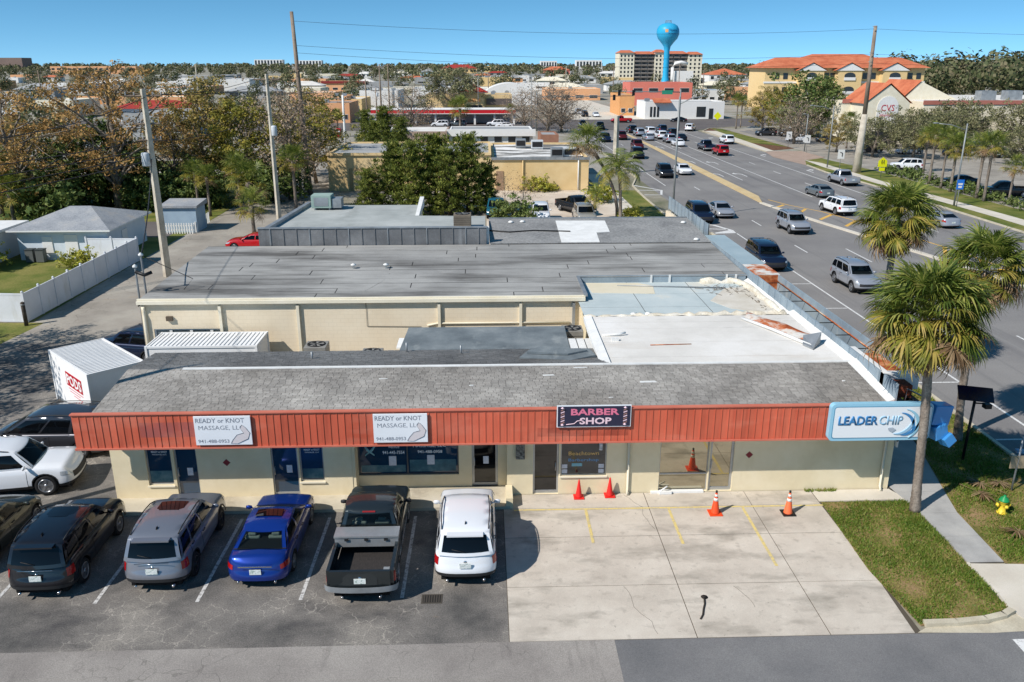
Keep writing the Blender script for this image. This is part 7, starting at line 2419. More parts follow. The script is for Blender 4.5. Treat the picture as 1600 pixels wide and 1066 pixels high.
def wire(a, b, sag, label, r=0.022, n=12, group='overhead lines'):
    a, b = Vector(a), Vector(b)
    q = MB().tube([a.lerp(b, i / n) - Vector((0, 0, 4 * sag * (i / n) * (1 - i / n))) for i in range(n + 1)], r, 4)
    return tag(q.build('power_line', M_wire), label, 'power line', group)


for i, (dx, z, lab) in enumerate(((-1.1, 13.0, 'outer upper wire between the two alley poles'), (1.1, 13.0, 'inner upper wire between the two alley poles'), (0.0, 9.8, 'lower cable between the two alley poles'))):
    wire((-23.6 + dx, 61.07 + dx * .35, z), (-20.5 + dx, 83.4 + dx * .25, z + 0.6), 0.5, lab)
for i, (z0, x1, y1, z1, lab) in enumerate(((9.9, -46, 40, 8.2, 'topmost service cable running from the fence pole to the left edge'), (9.3, -46, 40.5, 7.4, 'second service cable from the fence pole to the left edge'), (8.9, -46, 41, 6.6, 'third service cable from the fence pole to the left edge'), (8.5, -46, 41.5, 5.8, 'lowest service cable from the fence pole to the left edge'))):
    wire((-23.6, 61.0, z0), (x1, y1, z1), 0.5, lab, 0.03)
wire((-23.6, 61.0, 8.6), (-17.15, 41.3, 5.9), 0.5, 'twisted service cable from the fence pole to the warehouse mast', 0.035)
wire((-23.5, 61.0, 12.8), (-19.6, 24.3, 12.6), 0.8, 'wire from the fence pole towards the camera on the left')
for (x0, y0, z0, x1, y1, z1, lab) in ((-21.4, 101.4, 19.6, 54.2, 121, 19.6, 'upper transmission wire across the sky'), (-21.4, 101.4, 17.0, 54.2, 121, 16.3, 'middle transmission wire across the sky'), (-21.3, 101.4, 16.2, 54.2, 121, 15.1, 'lower transmission wire across the sky'),
                                      (54.2, 121, 19.6, 130, 110, 19.4, 'upper transmission wire right of the tall pole'), (54.2, 121, 16.3, 130, 110, 17.0, 'middle transmission wire right of the tall pole'), (54.2, 121, 15.1, 130, 110, 16.2, 'lower transmission wire right of the tall pole')):
    wire((x0, y0, z0), (x1, y1, z1), 1.0, lab, 0.016, 20)
for dx in (-1.2, 1.2):
    wire((-20.5 + dx, 83.4, 13.7), (-21.3 + dx * 1.3, 101.4, 11.9), 0.4, 'wire from alley pole to tall slim pole, ' + ('left one' if dx < 0 else 'right one'))

# ================================================================ buildings beyond
M_beige = surf('beige_block', [S(214, 184, 132), S(224, 195, 144), S(232, 206, 158)], sc=0.3, grain=0.05, gsc=20, stains=((0.5, S(198, 170, 120), 0.6, 0.74, 0.4, (1, 1, 0.3)),))
M_patchroof = surf('patchy_white_roof', [S(112, 110, 106), S(150, 148, 142), S(226, 224, 218), S(236, 234, 230)], sc=0.35, det=8, grain=0.15, gsc=4, stretch=(0.5, 1.4, 1), lo=0.4, hi=0.6)
M_greyroof = surf('grey_far_roof', [S(146, 148, 148), S(172, 173, 172)], sc=0.2, grain=0.1, gsc=3)
M_far_w = surf('far_white_wall', [S(226, 224, 218), S(236, 234, 230)], sc=0.1, grain=0.03, gsc=2)
M_peach = surf('peach_wall', [S(226, 168, 122), S(234, 180, 136)], sc=0.1, grain=0.04, gsc=2)
M_pinkw = surf('pink_wall', [S(214, 120, 104), S(224, 134, 116)], sc=0.1, grain=0.04, gsc=2)
M_orangew = surf('orange_wall', [S(214, 152, 96), S(224, 166, 110)], sc=0.1, grain=0.04, gsc=2)
M_yelw = surf('pale_yellow_wall', [S(226, 194, 136), S(234, 204, 150)], sc=0.05, grain=0.03, gsc=1)
M_tile = surf('orange_tile', [S(178, 96, 66), S(198, 114, 80), S(208, 130, 94)], sc=0.3, grain=0.14, gsc=2.5)
M_tiler = surf('red_tile', [S(150, 50, 44), S(172, 66, 58)], sc=0.3, grain=0.14, gsc=2.5)
M_rcan = plain('canopy_red', S(206, 32, 42), 0.4)
M_fwin = NT('far_window').finish(S(48, 52, 56), 0.15, 0, 0.6)
M_maroon = surf('maroon_fascia', [S(132, 46, 48), S(146, 58, 58)], sc=0.2, grain=0.05)


def bldg(label, x0, x1, y0, dep, h, wall, roof, par=0.35, wins=0, wz=(0.9, 2.2), wy=None, name='building', fascia=None, door=False, group=None, units=0):
    t = thing(name, label, 'building', ((x0 + x1) / 2, y0 + dep / 2, 0), group)
    w_ = wall_open(MB(), x0, x1, 0, h, y0, y0 + 0.3, [])
    w_.box(x0, x0 + 0.3, y0 + 0.3, y0 + dep, 0, h).box(x1 - 0.3, x1, y0 + 0.3, y0 + dep, 0, h).box(x0 + 0.3, x1 - 0.3, y0 + dep - 0.3, y0 + dep, 0, h)
    w_.build('wall', wall, t)
    MB().box(x0 + 0.3, x1 - 0.3, y0 + 0.3, y0 + dep - 0.3, h - par - 0.2, h - par).build('roof', roof, t)
    if wins:
        st = (x1 - x0) / wins
        for i in range(wins):
            a = x0 + st * (i + 0.2)
            f_ = MB().box(a, a + st * 0.6, y0 - 0.06, y0 + 0.0, wz[0], wz[1]).build('window', M_whitep, t)
            MB().box(a + 0.08, a + st * 0.6 - 0.08, y0 - 0.09, y0 - 0.06, wz[0] + 0.08, wz[1] - 0.08).build('pane', M_fwin, f_)
    if fascia:
        MB().box(x0 - 0.5, x1 + 0.5, y0 - 0.6, y0 - 0.1, h - 1.1, h + 0.15).build('fascia', fascia, t)
    if door:
        MB().box((x0 + x1) / 2 - 0.6, (x0 + x1) / 2 + 0.6, y0 - 0.05, y0, 0.05, 2.2).build('door', M_fwin, t)
    rq = random.Random(int(x0 * 10 + y0))
    for i in range(units):
        a, b_ = rq.uniform(x0 + 1, x1 - 2.2), rq.uniform(y0 + 1.5, y0 + dep - 2)
        MB().box(a, a + 1.4, b_, b_ + 1.2, h - par, h - par + 1.0).build('roof_unit', M_galv, t)
    return t


# beige block building behind the sandy lot
bb = bldg('beige block building with patchy white roof behind the sandy lot', 1.0, 13.0, 104.5, 21, 4.0, M_beige, M_patchroof, 0.25)
MB().box(0.9, 13.1, 104.3, 104.48, 3.75, 4.08).build('roof_edge', M_galv, bb)
for x in (4.8, 11.7):
    MB().tube([(x, 104.35, 3.7), (x, 104.35, 0.1)], 0.08, 6).build('downspout', M_whitep if x > 10 else M_beige, bb)
MB().box(1.5, 2.4, 104.42, 104.5, 0, 2.4).build('door', surf('brown_door', [S(150, 122, 98), S(166, 138, 112)], sc=1, grain=0.06), bb)
for i, (x, y, w_, m_) in enumerate(((9.2, 107, 1.5, M_galv), (10.9, 107.6, 1.6, M_can), (12.0, 112, 1.2, M_galv), (7.4, 118, 1.6, M_can), (5.2, 120, 1.4, M_galv))):
    u = thing('rooftop_unit', ('dark rooftop unit nearest the queen palm on the patchy roof', 'pale rooftop unit beside the queen palm on the patchy roof', 'rooftop unit at the far right corner of the patchy roof', 'pale rooftop unit near the far edge of the patchy roof', 'rooftop unit left of the far pale one on the patchy roof')[i], 'air conditioner', (x, y, 3.75), 'rooftop units on the patchy roof')
    MB().box(x - w_ / 2, x + w_ / 2, y - 0.6, y + 0.6, 3.9, 5.0).build('cabinet', m_, u, bevel=0.03)
    MB().box(x - w_ / 2 + 0.1, x + w_ / 2 - 0.1, y - 0.63, y - 0.6, 4.1, 4.8).build('louvre', M_dark, u)
    MB().box(x - w_ / 2, x + w_ / 2, y - 0.5, y + 0.5, 3.75, 3.9).build('kerb_frame', M_galv, u)
gb = bldg('beige garage building with recessed bay doors behind the dark cedars', -19.2, 0.9, 104.6, 16, 4.6, M_beige, M_greyroof, 0.2)
for (a, b_) in ((-16.6, -10.8), (-9.6, -5.2)):
    rc = MB().box(a, b_, 104.52, 104.6, 0, 2.75).build('bay_shade_slab', surf('bay_painted_shade', [S(172, 146, 106), S(186, 160, 118)], sc=0.4, grain=0.05), gb)  # shade of the bay put into the colour of a slab on the wall
    for k_ in range(5):
        MB().box(a + 0.4, b_ - 0.4, 104.46, 104.52, 0.05 + k_ * 0.5, 0.5 + k_ * 0.5).build('door_panel', M_beige, rc)
MB().box(-19.3, 0.9, 104.4, 104.58, 4.35, 4.66).build('roof_edge', M_beige, gb)
bldg('low strip building with white and grey roof bands behind the patchy roof', -6.4, 9.2, 160, 10, 3.3, M_far_w, M_greyroof, 0.1, wins=6, wz=(1.0, 2.2), fascia=M_far_w)
bldg('low building with snowy white sloping roof behind the dark cedars', -18.4, -6.8, 158, 12, 3.2, M_brickpave, M_white_roof, 0.0)
bldg('small brown brick building by the junction trees', 10.0, 13.2, 150, 8, 3.2, surf('brown_brick', [S(146, 104, 84), S(164, 120, 98)], sc=1, grain=0.1), M_greyroof, 0.2)
# red canopy forecourt
cn_ = thing('red_canopy', 'long bright red canopy over the forecourt with white cars', 'canopy', (-10, 228, 0))
MB().box(-29, 8.3, 223, 232, 2.85, 3.75).build('fascia_box', M_rcan, cn_)
MB().box(-29.1, 8.4, 222.95, 232.1, 3.75, 3.86).build('top', M_far_w, cn_)
MB().box(-29.05, 8.35, 222.9, 222.98, 2.7, 2.86).build('white_stripe', M_far_w, cn_)
for i in range(8):
    x = -28 + i * 5.1
    MB().box(x, x + 0.5, 223.6, 224.1, 0, 2.86).build('column', M_far_w, cn_)
MB().box(-28, 7.5, 231, 231.4, 0, 2.86).build('back_wall', M_far_w, cn_)
# beige shop with red-tiled tower and white barrel-roofed neighbour
bt = bldg('beige shop with square tower under a red tile roof', -18.9, 9.4, 285, 16, 5.5, M_beige, M_greyroof, 0.4, units=3)
MB().box(-6.3, 0.4, 283.8, 288, 0, 6.2).build('tower', M_beige, bt)
q = MB()
for a, b_ in (((-7.6, 282.6), (1.7, 282.6)), ((1.7, 282.6), (1.7, 289.2)), ((1.7, 289.2), (-7.6, 289.2)), ((-7.6, 289.2), (-7.6, 282.6))):
    q.face([(*a, 6.2), (*b_, 6.2), (-2.95, 285.9, 8.7)])
q.build('tower_roof', M_tiler, bt)
MB().box(-7.4, 1.5, 282.8, 289, 6.0, 6.2).build('tower_cornice', M_far_w, bt)
for i in range(3):
    MB().box(-5.0 + i * 1.5, -4.0 + i * 1.5, 283.72, 283.8, 3.2, 4.2).build('awning', M_orangew, bt)
MB().box(-5.4, -0.4, 283.7, 283.8, 1.0, 2.2).build('window', M_fwin, bt)
MB().box(1.0, 9.3, 284.4, 284.9, 2.2, 4.2).build('dark_fascia', surf('brown_fascia', [S(92, 84, 80), S(110, 100, 96)], sc=0.3, grain=0.05), bt)
wbr = thing('barrel_roofed_hall', 'white hall with rounded barrel roof right of the red-tiled tower', 'building', (11, 335, 0))
MB().box(0.8, 19.5, 330, 348, 0, 5.0).build('wall', M_far_w, wbr)
g = [[(0.8 + 18.7 * i / 12, y, 5.0 + 3.1 * math.sin(PI * i / 12) ** 0.7) for i in range(13)] for y in (330, 348)]
rq_ = MB().grid(g)
rq_.face([(0.8 + 18.7 * i / 12, 330, 5.0 + 3.1 * math.sin(PI * i / 12) ** 0.7) for i in range(13)])
rq_.build('roof', M_far_w, wbr)
for x in (4, 9):
    MB().lathe([(0, 0), (0.9, 0.02)], 12).xform(Matrix.Translation((x, 329.95, 4.6)) @ Matrix.Rotation(R(90), 4, 'X')).build('round_window', M_greyroof, wbr)
bldg('peach walled block at the left of the white pole', -54.4, -43.6, 278, 14, 5.3, M_peach, M_greyroof, 0.4, units=2)
bldg('long white warehouse wall behind the utility poles', -43.4, -30, 306, 24, 6.2, M_far_w, M_greyroof, 0.4, units=2)
bldg('low building with dark maroon fascia and shop windows', -91.8, -67.5, 500, 20, 5.6, M_peach, M_greyroof, 0.3, wins=5, fascia=M_maroon)
bldg('grey roofed building right of the maroon fascia', -67, -50, 505, 20, 5.2, M_greyroof, M_greyroof, 0.2, wins=4)
bldg('orange roofed low building seen through the rusty trees', -163, -133, 344, 10, 2.7, M_orangew, M_orangew, 0.0)
bldg('white warehouse at the right of the left skyline', -156, -137, 516, 30, 6.6, M_far_w, M_greyroof, 0.2)
bldg('white strip roofed building above the rusty trees', -192, -160, 517, 24, 5.0, M_far_w, M_white_roof, 0.1, wins=8)
bldg('blue-grey roofed warehouse beyond the white strip', -263, -216, 725, 40, 5.6, M_greyroof, M_greyroof, 0.1)
bldg('long pale two-storey building at the far left', -665, -535, 1369, 30, 11.5, M_peach, M_far_w, 0.2, wins=16, wz=(6, 9))
bldg('brown block with a tower stub at the left edge of the skyline', -1010, -945, 1833, 40, 27, surf('brown_far', [S(126, 108, 100), S(140, 120, 110)], sc=0.02), M_greyroof, 0.5)
bldg('white apartment block on the skyline left of the tall pole', -1408, -1236, 5457, 60, 40, M_far_w, M_far_w, 0.5, wins=9, wz=(8, 36))
bldg('white apartment block on the skyline right of the tall pole', -1151, -995, 5449, 60, 36, M_far_w, M_far_w, 0.5, wins=8, wz=(8, 32))


def house(label, x0, x1, y0, dep, h, rh, wall, roof, wins=3, group=None, name='house'):
    t = thing(name, label, 'house', ((x0 + x1) / 2, y0 + dep / 2, 0), group)
    MB().box(x0, x1, y0, y0 + dep, 0, h).build('wall', wall, t)
    o_ = 0.6
    a = [(x0 - o_, y0 - o_, h), (x1 + o_, y0 - o_, h), (x1 + o_, y0 + dep + o_, h), (x0 - o_, y0 + dep + o_, h)]
    m_ = min(dep, x1 - x0) / 2
    if x1 - x0 > dep:
        r1, r2 = (x0 + m_, y0 + dep / 2, h + rh), (x1 - m_, y0 + dep / 2, h + rh)
        q = MB().face([a[0], a[1], r2, r1]).face([a[1], a[2], r2]).face([a[2], a[3], r1, r2]).face([a[3], a[0], r1])
    else:
        r1, r2 = ((x0 + x1) / 2, y0 + m_, h + rh), ((x0 + x1) / 2, y0 + dep - m_ + 0.01, h + rh)
        q = MB().face([a[0], a[1], r1]).face([a[1], a[2], r2, r1]).face([a[2], a[3], r2]).face([a[3], a[0], r1, r2])
    q.build('roof', roof, t)
    st = (x1 - x0) / max(1, wins)
    for i in range(wins):
        MB().box(x0 + st * (i + .25), x0 + st * (i + .75), y0 - 0.06, y0, h * 0.35, h * 0.8).build('window', M_fwin, t)
    return t


house('pale blue two-storey house far behind the poles', -67, -53.5, 940, 12, 7, 2.5, surf('far_blue_wall', [S(140, 196, 220), S(156, 208, 230)], sc=0.1), M_greyroof, 4)
house('wide building with red tiled hip roof on the skyline', -68, -10, 1440, 30, 8, 6, M_yelw, M_tiler, 9)
house('pale yellow building right of the red hip roof', 2, 30, 1660, 20, 9, 2, M_yelw, M_yelw, 5)
bldg('pale yellow walled hall behind the barrel roof', -2, 20.4, 614, 20, 6, M_yelw, M_greyroof, 0.3, units=2)
house('pink arcaded building at the far road avenue', 75, 107, 1075, 20, 8, 4, M_pinkw, M_tile, 5)
bldg('castle-like pale block on the skyline', 287, 366, 2690, 40, 26, M_far_w, M_greyroof, 0.5, wins=8, wz=(8, 22))
bldg('pale block on the skyline left of the castle-like one', 178, 228, 2697, 40, 24, M_far_w, M_greyroof, 0.5, wins=6, wz=(8, 20))
# white and pink buildings at the junction
wj = bldg('white single-storey building at the far junction corner', 46.2, 69, 245, 14, 4.8, M_far_w, M_greyroof, 0.4, wins=0, units=2)
for (a, b_) in ((47.6, 48.2), (48.6, 49.2), (49.6, 50.2), (61.0, 63.6)):
    MB().box(a, b_, 244.92, 245, 0.6, 3.4).build('window', M_fwin, wj)
MB().box(64.6, 65.8, 244.92, 245, 0, 2.9).build('door', M_fwin, wj)
MB().prism([(48.4, 243.6), (53.4, 243.6), (53.4, 247), (48.4, 247)], [4.5, 4.5, 5.4, 5.4], [4.7, 4.7, 5.7, 5.7]).build('tile_awning', M_tile, wj)
bldg('salmon pink two-storey building behind the white junction corner', 55.4, 79, 326, 18, 8.3, M_pinkw, M_greyroof, 0.5, wins=4, wz=(4.8, 6.4))
bldg('orange stucco shop beside the white junction building', 41.5, 46, 262, 20, 6.2, M_orangew, M_greyroof, 0.4, wins=2)
bldg('blue-grey roofed building right of the pink one', 85.5, 99, 353, 16, 4.8, M_far_w, surf('bluegrey_roof', [S(130, 150, 166), S(148, 166, 180)], sc=0.2), 0.1, wins=4)
house('orange tile hip roof below the water tower', 124, 156, 610, 26, 5, 4.5, M_far_w, M_tile, 6)
house('larger orange tile hip roof right of the water tower', 199, 232, 762, 30, 6, 5, M_far_w, M_tile, 6)
ut = bldg('white plant tower with curved duct below the condominium', 115, 126, 520, 10, 11, M_far_w, M_greyroof, 0.3)
MB().tube([(113, 519, 0), (113, 519, 13), (114.5, 519, 15.5), (118, 519, 16), (122, 519, 15)], 0.9, 8).build('duct', M_far_w, ut)

# the condominium
cd = thing('condominium', 'long eight-storey condominium with dark balcony bays behind the water tower', 'building', (122, 610, 0))
for i, (a, b_, hh) in enumerate(((93.5, 104, 23.2), (104, 118, 22.4), (118, 126, 23.6), (126, 141, 22.6), (141, 151, 22.2))):
    dark_ = i in (1, 3)
    MB().box(a, b_, 600 + (2.0 if dark_ else 0), 618, 0, hh - 1).build('wing', M_trim if not dark_ else surf('condo_grey', [S(130, 124, 118), S(150, 142, 134)], sc=0.05), cd)
    q = MB()
    q.face([(a - .5, 599, hh - 1), (b_ + .5, 599, hh - 1), (b_ - 2, 608, hh + 0.9), (a + 2, 608, hh + 0.9)]).face([(a - .5, 599, hh - 1), (a + 2, 608, hh + .9), (a - .5, 618, hh - 1)]).face([(b_ + .5, 599, hh - 1), (b_ + .5, 618, hh - 1), (b_ - 2, 608, hh + .9)])
    q.build('roof', M_tile, cd)
wn_me = MB().box(-0.55, 0.55, -0.1, 0.0, 0.1, 1.5).mesh('window', M_fwin)
bal = MB().box(-2.1, 2.1, -1.8, -0.1, 0.0, 0.25).box(-2.1, 2.1, -1.8, -1.7, 0.25, 0.8).mesh('balcony', MATS['condo_grey'])
for fl in range(8):
    z = 1.2 + fl * 2.6
    for x in (95, 97.5, 100, 102.4, 119.5, 122, 124.5, 143, 146, 149):
        o = bpy.data.objects.new('window', wn_me)
        C.objects.link(o); o.parent = cd; o.matrix_parent_inverse = Matrix.Translation(-cd.location); o.location = (x, 600, z)
    for x in (106.4, 111, 115.6, 128.5, 133.4, 138.4):
        o = bpy.data.objects.new('balcony', bal)
        C.objects.link(o); o.parent = cd; o.matrix_parent_inverse = Matrix.Translation(-cd.location); o.location = (x, 602, z - 0.3)
        o = bpy.data.objects.new('window', wn_me)
        C.objects.link(o); o.parent = cd; o.matrix_parent_inverse = Matrix.Translation(-cd.location); o.location = (x, 602, z); o.scale = (2, 1, 1)
MB().box(93.5, 104, 599.7, 600, 0, 6).build('yellow_base', M_yelw, cd)

# the water tower
wt_ = thing('water_tower', 'bright blue water tower with bulb tank on a single stem', 'water tower', (100.9, 480, 0))
M_wt = surf('water_tower_blue', [S(42, 160, 206), S(58, 174, 218)], sc=0.1, grain=0.02, rough=0.4)
cx, cy = 100.9, 480
MB().lathe([(4.4, 0), (2.3, 5), (1.6, 9), (1.5, 22), (1.9, 24), (3.4, 26), (5.2, 28), (6.0, 30), (6.15, 31.2), (5.9, 33), (5.0, 34.6), (3.4, 35.6), (1.6, 36.0), (0.0, 36.1)], 28, c=(cx, cy, 0)).build('tank_and_stem', M_wt, wt_)
q = MB()
for k_ in range(8):
    a = 2 * PI * k_ / 8
    q.tube([(cx + 1.6 * math.cos(a), cy + 1.6 * math.sin(a), 36), (cx + 1.6 * math.cos(a), cy + 1.6 * math.sin(a), 37.2)], 0.08, 4)
q.tube([(cx + 1.6 * math.cos(2 * PI * k_ / 12), cy + 1.6 * math.sin(2 * PI * k_ / 12), 37.2) for k_ in range(13)], 0.08, 4)
q.build('railing', M_steel, wt_)


def on_tank(o):
    me = o.data
    for v_ in me.vertices:
        x, z = v_.co.x, v_.co.z
        rr_ = float(np.interp(z, (28, 30, 31.2, 33, 34.6), (5.2, 6.0, 6.15, 5.9, 5.0))) + 0.06
        a = (x - cx) / rr_
        v_.co.x, v_.co.y = cx + rr_ * math.sin(a), cy - rr_ * math.cos(a)


for s_, x_, z_, w_, h_ in (('Venice', 100.2, 31.6, 4.6, 1.5), ('FLORIDA', 100.0, 30.2, 4.0, 0.7)):
    o = letter(s_, x_, z_, cy, w_, h_, plain('tower_dark_blue', S(24, 70, 120), 0.5), wt_)
    on_tank(o)
o = MB().grid([[(98.2 + 1.6 * i / 4, cy, 31.2 + 1.6 * j / 4) for i in range(5)] for j in range(5)]).build('emblem', M_orangew, wt_)
on_tank(o)

# apartments with orange roofs on the right
ap = thing('apartment_house', 'three-storey yellow apartment house with orange tile roof and arched balconies', 'building', (126, 308, 0))
MB().box(97.8, 154, 300, 318, 0, 13.6).build('wall', M_yelw, ap)
MB().box(97.4, 154.4, 299.8, 299.99, 8.6, 9.2).build('band', M_far_w, ap)
q = MB()
q.face([(96.5, 298.5, 13.7), (155.3, 298.5, 13.7), (149, 309, 17.2), (104, 309, 17.2)]).face([(96.5, 298.5, 13.7), (104, 309, 17.2), (96.5, 319.5, 13.7)]).face([(155.3, 298.5, 13.7), (155.3, 319.5, 13.7), (149, 309, 17.2)]).face([(96.5, 319.5, 13.7), (104, 309, 17.2), (149, 309, 17.2), (155.3, 319.5, 13.7)])
q.build('roof', M_tile, ap)
for xc in (113.2, 126.5, 142.3):
    MB().prism([(xc - 4.2, 297.2), (xc + 4.2, 297.2), (xc + 4.2, 300), (xc - 4.2, 300)], 0, 12.8).build('bay', M_yelw, ap)
    q = MB().extrude_y([(xc - 5, 12.8), (xc + 5, 12.8), (xc, 15.2)], 296.9, 304)
    q.build('bay_gable', M_far_w, ap)
    q = MB().face([(xc - 5.4, 296.6, 12.85), (xc, 296.6, 15.5), (xc, 306, 15.5), (xc - 5.4, 306, 12.85)]).face([(xc, 296.6, 15.5), (xc + 5.4, 296.6, 12.85), (xc + 5.4, 306, 12.85), (xc, 306, 15.5)])
    q.build('bay_roof', M_tile, ap)
    for z0 in (0.5, 5.0, 9.6):
        pts = [(xc - 1.9, z0), (xc + 1.9, z0)] + [(xc + 1.9 * math.cos(a), z0 + 1.6 + 1.0 * math.sin(a)) for a in np.linspace(0, PI, 9)]
        aw = MB().extrude_y(pts, 297.1, 297.2).build('arched_opening', M_fwin, ap)
        MB().box(xc - 2, xc + 2, 296.9, 297.1, z0, z0 + 1.0).build('railing', M_far_w, aw)
for x in (102, 105, 119.5, 121.5, 133, 136, 149, 152):
    for z0 in (1, 5.3, 10):
        MB().box(x - 0.8, x + 0.8, 299.9, 300, z0, z0 + 2).build('window', M_fwin, ap)
ap2 = house('second apartment roof showing behind the orange-roofed house', 130, 172, 360, 20, 15, 4, M_yelw, M_tile, 8)

# the pharmacy
ph = thing('pharmacy', 'cream pharmacy with gabled corner entrance and orange tile roof at right', 'building', (100, 180, 0))
MB().box(85.5, 150, 165, 200, 0, 8.0).build('wall', M_trim, ph)
MB().box(72.5, 85.5, 172, 200, 0, 8.0).build('side_wall', M_trim, ph)
MB().box(85.3, 150.2, 164.85, 164.99, 7.5, 8.3).box(72.3, 85.3, 171.85, 171.99, 7.5, 8.3).build('cornice', surf('rose_trim', [S(176, 110, 96), S(190, 124, 110)], sc=0.3), ph)
MB().box(86, 149.5, 166, 199, 8.0, 8.1).build('roof', M_white_roof, ph)
q = MB().extrude_y([(74.2, 0), (82.8, 0), (82.8, 7.8), (78.5, 11.2), (74.2, 7.8)], 165.2, 172)
q.build('entrance_gable', M_trim, ph)
q = MB().face([(73.7, 165, 7.7), (78.5, 165, 11.5), (78.5, 176, 11.5), (73.7, 176, 7.7)]).face([(78.5, 165, 11.5), (83.3, 165, 7.7), (83.3, 176, 7.7), (78.5, 176, 11.5)])
q.build('entrance_roof', M_tile, ph)
pts = [(76.4, 2.8), (80.6, 2.8)] + [(78.5 + 2.1 * math.cos(a), 7.0 + 2.1 * math.sin(a)) for a in np.linspace(0, PI, 11)]
sgn = MB().extrude_y(pts, 165.1, 165.2).build('arched_panel', M_far_w, ph)
M_phred = plain('pharmacy_red', S(200, 20, 50), 0.4)
letter('CVS', 77.2, 6.3, 165.05, 2.6, 1.2, M_phred, sgn)
letter('pharmacy', 77.1, 5.1, 165.05, 2.8, 0.75, M_phred, sgn)
MB().box(76, 81, 165.0, 165.1, 0.1, 2.5).build('entrance_doors', M_fwin, ph)
q = MB().extrude_y([(85.5, 8.0), (97, 8.0), (89, 11.6)], 174, 188)
q.build('rear_gable', M_trim, ph)
q = MB().face([(84.9, 173.8, 8.0), (89, 173.8, 11.9), (89, 188.2, 11.9), (84.9, 188.2, 8.0)])
q.build('rear_roof', M_tile, ph)
for (x, y) in ((99.5, 170), (105.5, 171), (118, 176)):
    MB().box(x, x + 3, y, y + 2.4, 8.1, 9.9).build('roof_unit', M_galv, ph)

# ================================================================ the town farther out
rz_ = random.Random(77)
walls = {'white': M_far_w, 'cream': M_trim, 'yellow': M_yelw, 'peach': M_peach, 'grey': M_greyroof}
roofs = {'white': M_white_roof, 'grey': M_greyroof, 'orange tile': M_tile, 'red tile': M_tiler, 'dark grey': M_shing2, 'cream': M_trim}
zones = [(-0.62, -0.42, 'under the left skyline'), (-0.42, -0.26, 'behind the rusty trees'), (-0.26, -0.15, 'left of the tall slim pole'), (-0.15, -0.05, 'behind the white warehouse wall'), (-0.05, 0.04, 'behind the red-tiled tower'), (0.05, 0.12, 'along the far road avenue'), (0.13, 0.2, 'before the condominium'), (0.27, 0.34, 'right of the water tower')]
bands = [(150, 340, 'close'), (360, 520, 'nearer'), (520, 800, 'mid-distance'), (800, 1250, 'distant')]
used, placed = set(), []
for (s0, s1, zn) in zones:
    for (y0, y1, bn) in bands:
        for k_ in range(5 if y0 > 200 else 4):
            if y0 < 200 and s0 > -0.2:
                continue
            y = rz_.uniform(y0, y1)
            x = y * rz_.uniform(s0, s1)
            w_ = rz_.uniform(9, 20) * (1 + y / 1500)
            if any(abs(x - a) < (w_ + b_) * 0.6 and abs(y - c_) < 26 for a, b_, c_ in placed):
                continue
            for _ in range(30):
                wl, rf_ = rz_.choice(('white', 'white', 'cream', 'yellow', 'peach', 'grey')), rz_.choice(('white', 'white', 'grey', 'grey', 'dark grey', 'cream', 'dark grey', 'white', 'grey', 'white', 'grey', 'cream', 'orange tile', 'red tile'))
                if (wl, rf_, zn, bn) not in used:
                    break
            used.add((wl, rf_, zn, bn))
            placed.append((x, w_, y))
            lab = f'{bn} {wl} walled building with {rf_} roof {zn}'
            if 'tile' in rf_ and sum('tile' in u_[1] for u_ in used) > 12:
                continue
            if 'tile' in rf_ or rz_.random() < 0.35:
                house(lab, x - w_ / 2, x + w_ / 2, y, 12, rz_.uniform(3, 4.5), rz_.uniform(1.6, 2.6), walls[wl], roofs[rf_], 3, 'town buildings in the distance')
            else:
                bldg(lab, x - w_ / 2, x + w_ / 2, y, rz_.uniform(12, 24), rz_.uniform(3.6, 5.4), walls[wl], roofs[rf_], 0.3, wins=rz_.randrange(2, 5), group='town buildings in the distance', units=1)

# far woods: leaf clumps, thinning out over the town, dense towards the skyline
rg_ = np.random.default_rng(5)
P_, S_ = [], []


def wood(n, y0, y1, s0, s1, h0, h1, p=1.0):
    y = y0 + (y1 - y0) * rg_.random(n) ** p
    x = y * rg_.uniform(s0, s1, n)
    hh = rg_.uniform(h0, h1, n)
    for a, b_, c_ in zip(x, y, hh):
        if 22 < a < 52 and b_ < 700:
            continue
        if any(abs(a - q_[0]) < q_[1] * 0.5 + 3 and -10 < b_ - q_[2] < 16 for q_ in placed):
            continue
        if 90 < a < 160 and 285 < b_ < 325:
            continue
        P_.append((a, b_))
        S_.append(c_)


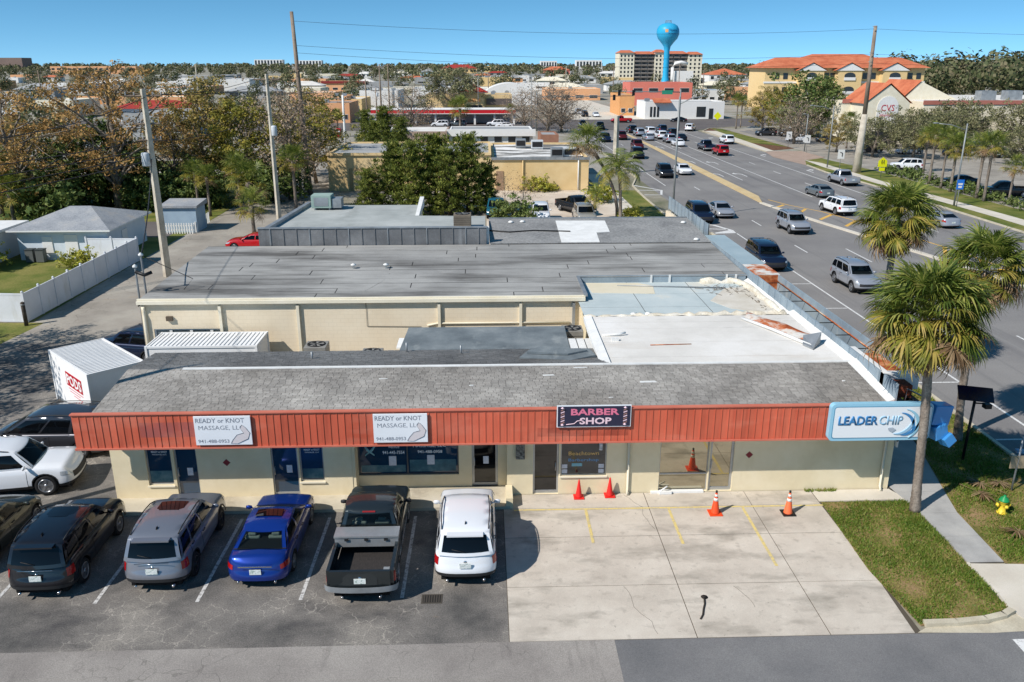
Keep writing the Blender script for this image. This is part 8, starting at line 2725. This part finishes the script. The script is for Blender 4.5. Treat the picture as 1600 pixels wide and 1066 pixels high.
wood(22, 140, 240, -0.75, -0.22, 5, 9)
wood(60, 240, 420, -0.72, -0.06, 4, 9)
wood(40, 330, 420, 0.15, 0.3, 4, 8)
wood(170, 420, 800, -0.72, 0.3, 5, 10)
wood(300, 800, 1500, -0.72, 0.34, 7, 12)
wood(900, 1500, 2900, -0.72, 0.72, 9, 15)
wood(900, 2900, 6000, -0.75, 0.75, 12, 20)
wood(120, 340, 560, 0.44, 0.78, 7, 21)
wood(120, 560, 1200, 0.3, 0.78, 11, 17)
P_, S_ = np.array(P_), np.array(S_)
VV = []
for (x, y), hh in zip(P_, S_):
    n = 420 if y < 620 else (170 if y < 1000 else (60 if y < 1600 else 26))
    w_ = hh * rg_.uniform(0.42, 0.7)
    d = rg_.normal(size=(n, 3))
    d /= np.linalg.norm(d, axis=1)[:, None]
    rad = rg_.uniform(0.45, 1.0, n) ** 0.5
    lump = 1 + 0.3 * np.sin(3 * np.arctan2(d[:, 1], d[:, 0]) + x) * np.cos(2.5 * d[:, 2] + y)
    c = np.array([x, y, hh * 0.58]) + d * (rad * lump)[:, None] * np.array([w_, w_, hh * 0.44])
    c[:, 2] = np.maximum(c[:, 2], 0.3)
    s = hh * (0.052 if n > 300 else (0.085 if n > 100 else (0.15 if n > 30 else 0.24)))
    a = rg_.normal(size=(n, 3)); a /= np.linalg.norm(a, axis=1)[:, None]
    b_ = np.cross(a, d + rg_.normal(size=(n, 3)) * 0.4); b_ /= np.linalg.norm(b_, axis=1)[:, None] + 1e-9
    a = np.cross(b_, d)
    VV.append(np.stack([c - a * s, c - b_ * s * 0.7, c + a * s, c + b_ * s * 0.7], 1))
V = np.concatenate(VV).reshape(-1, 3)
M_wood = leafy('far_wood_leaves', [S(54, 66, 42), S(76, 86, 54), S(102, 106, 72), S(130, 122, 94), S(116, 108, 90)], 0.15, 0.7, 0.012)
tag(link('far_woods', np_mesh('far_woods', V, np.arange(len(V)).reshape(-1, 4), [M_wood])), 'scattered far trees and woods filling the town up to the skyline', 'woods', kind='stuff')
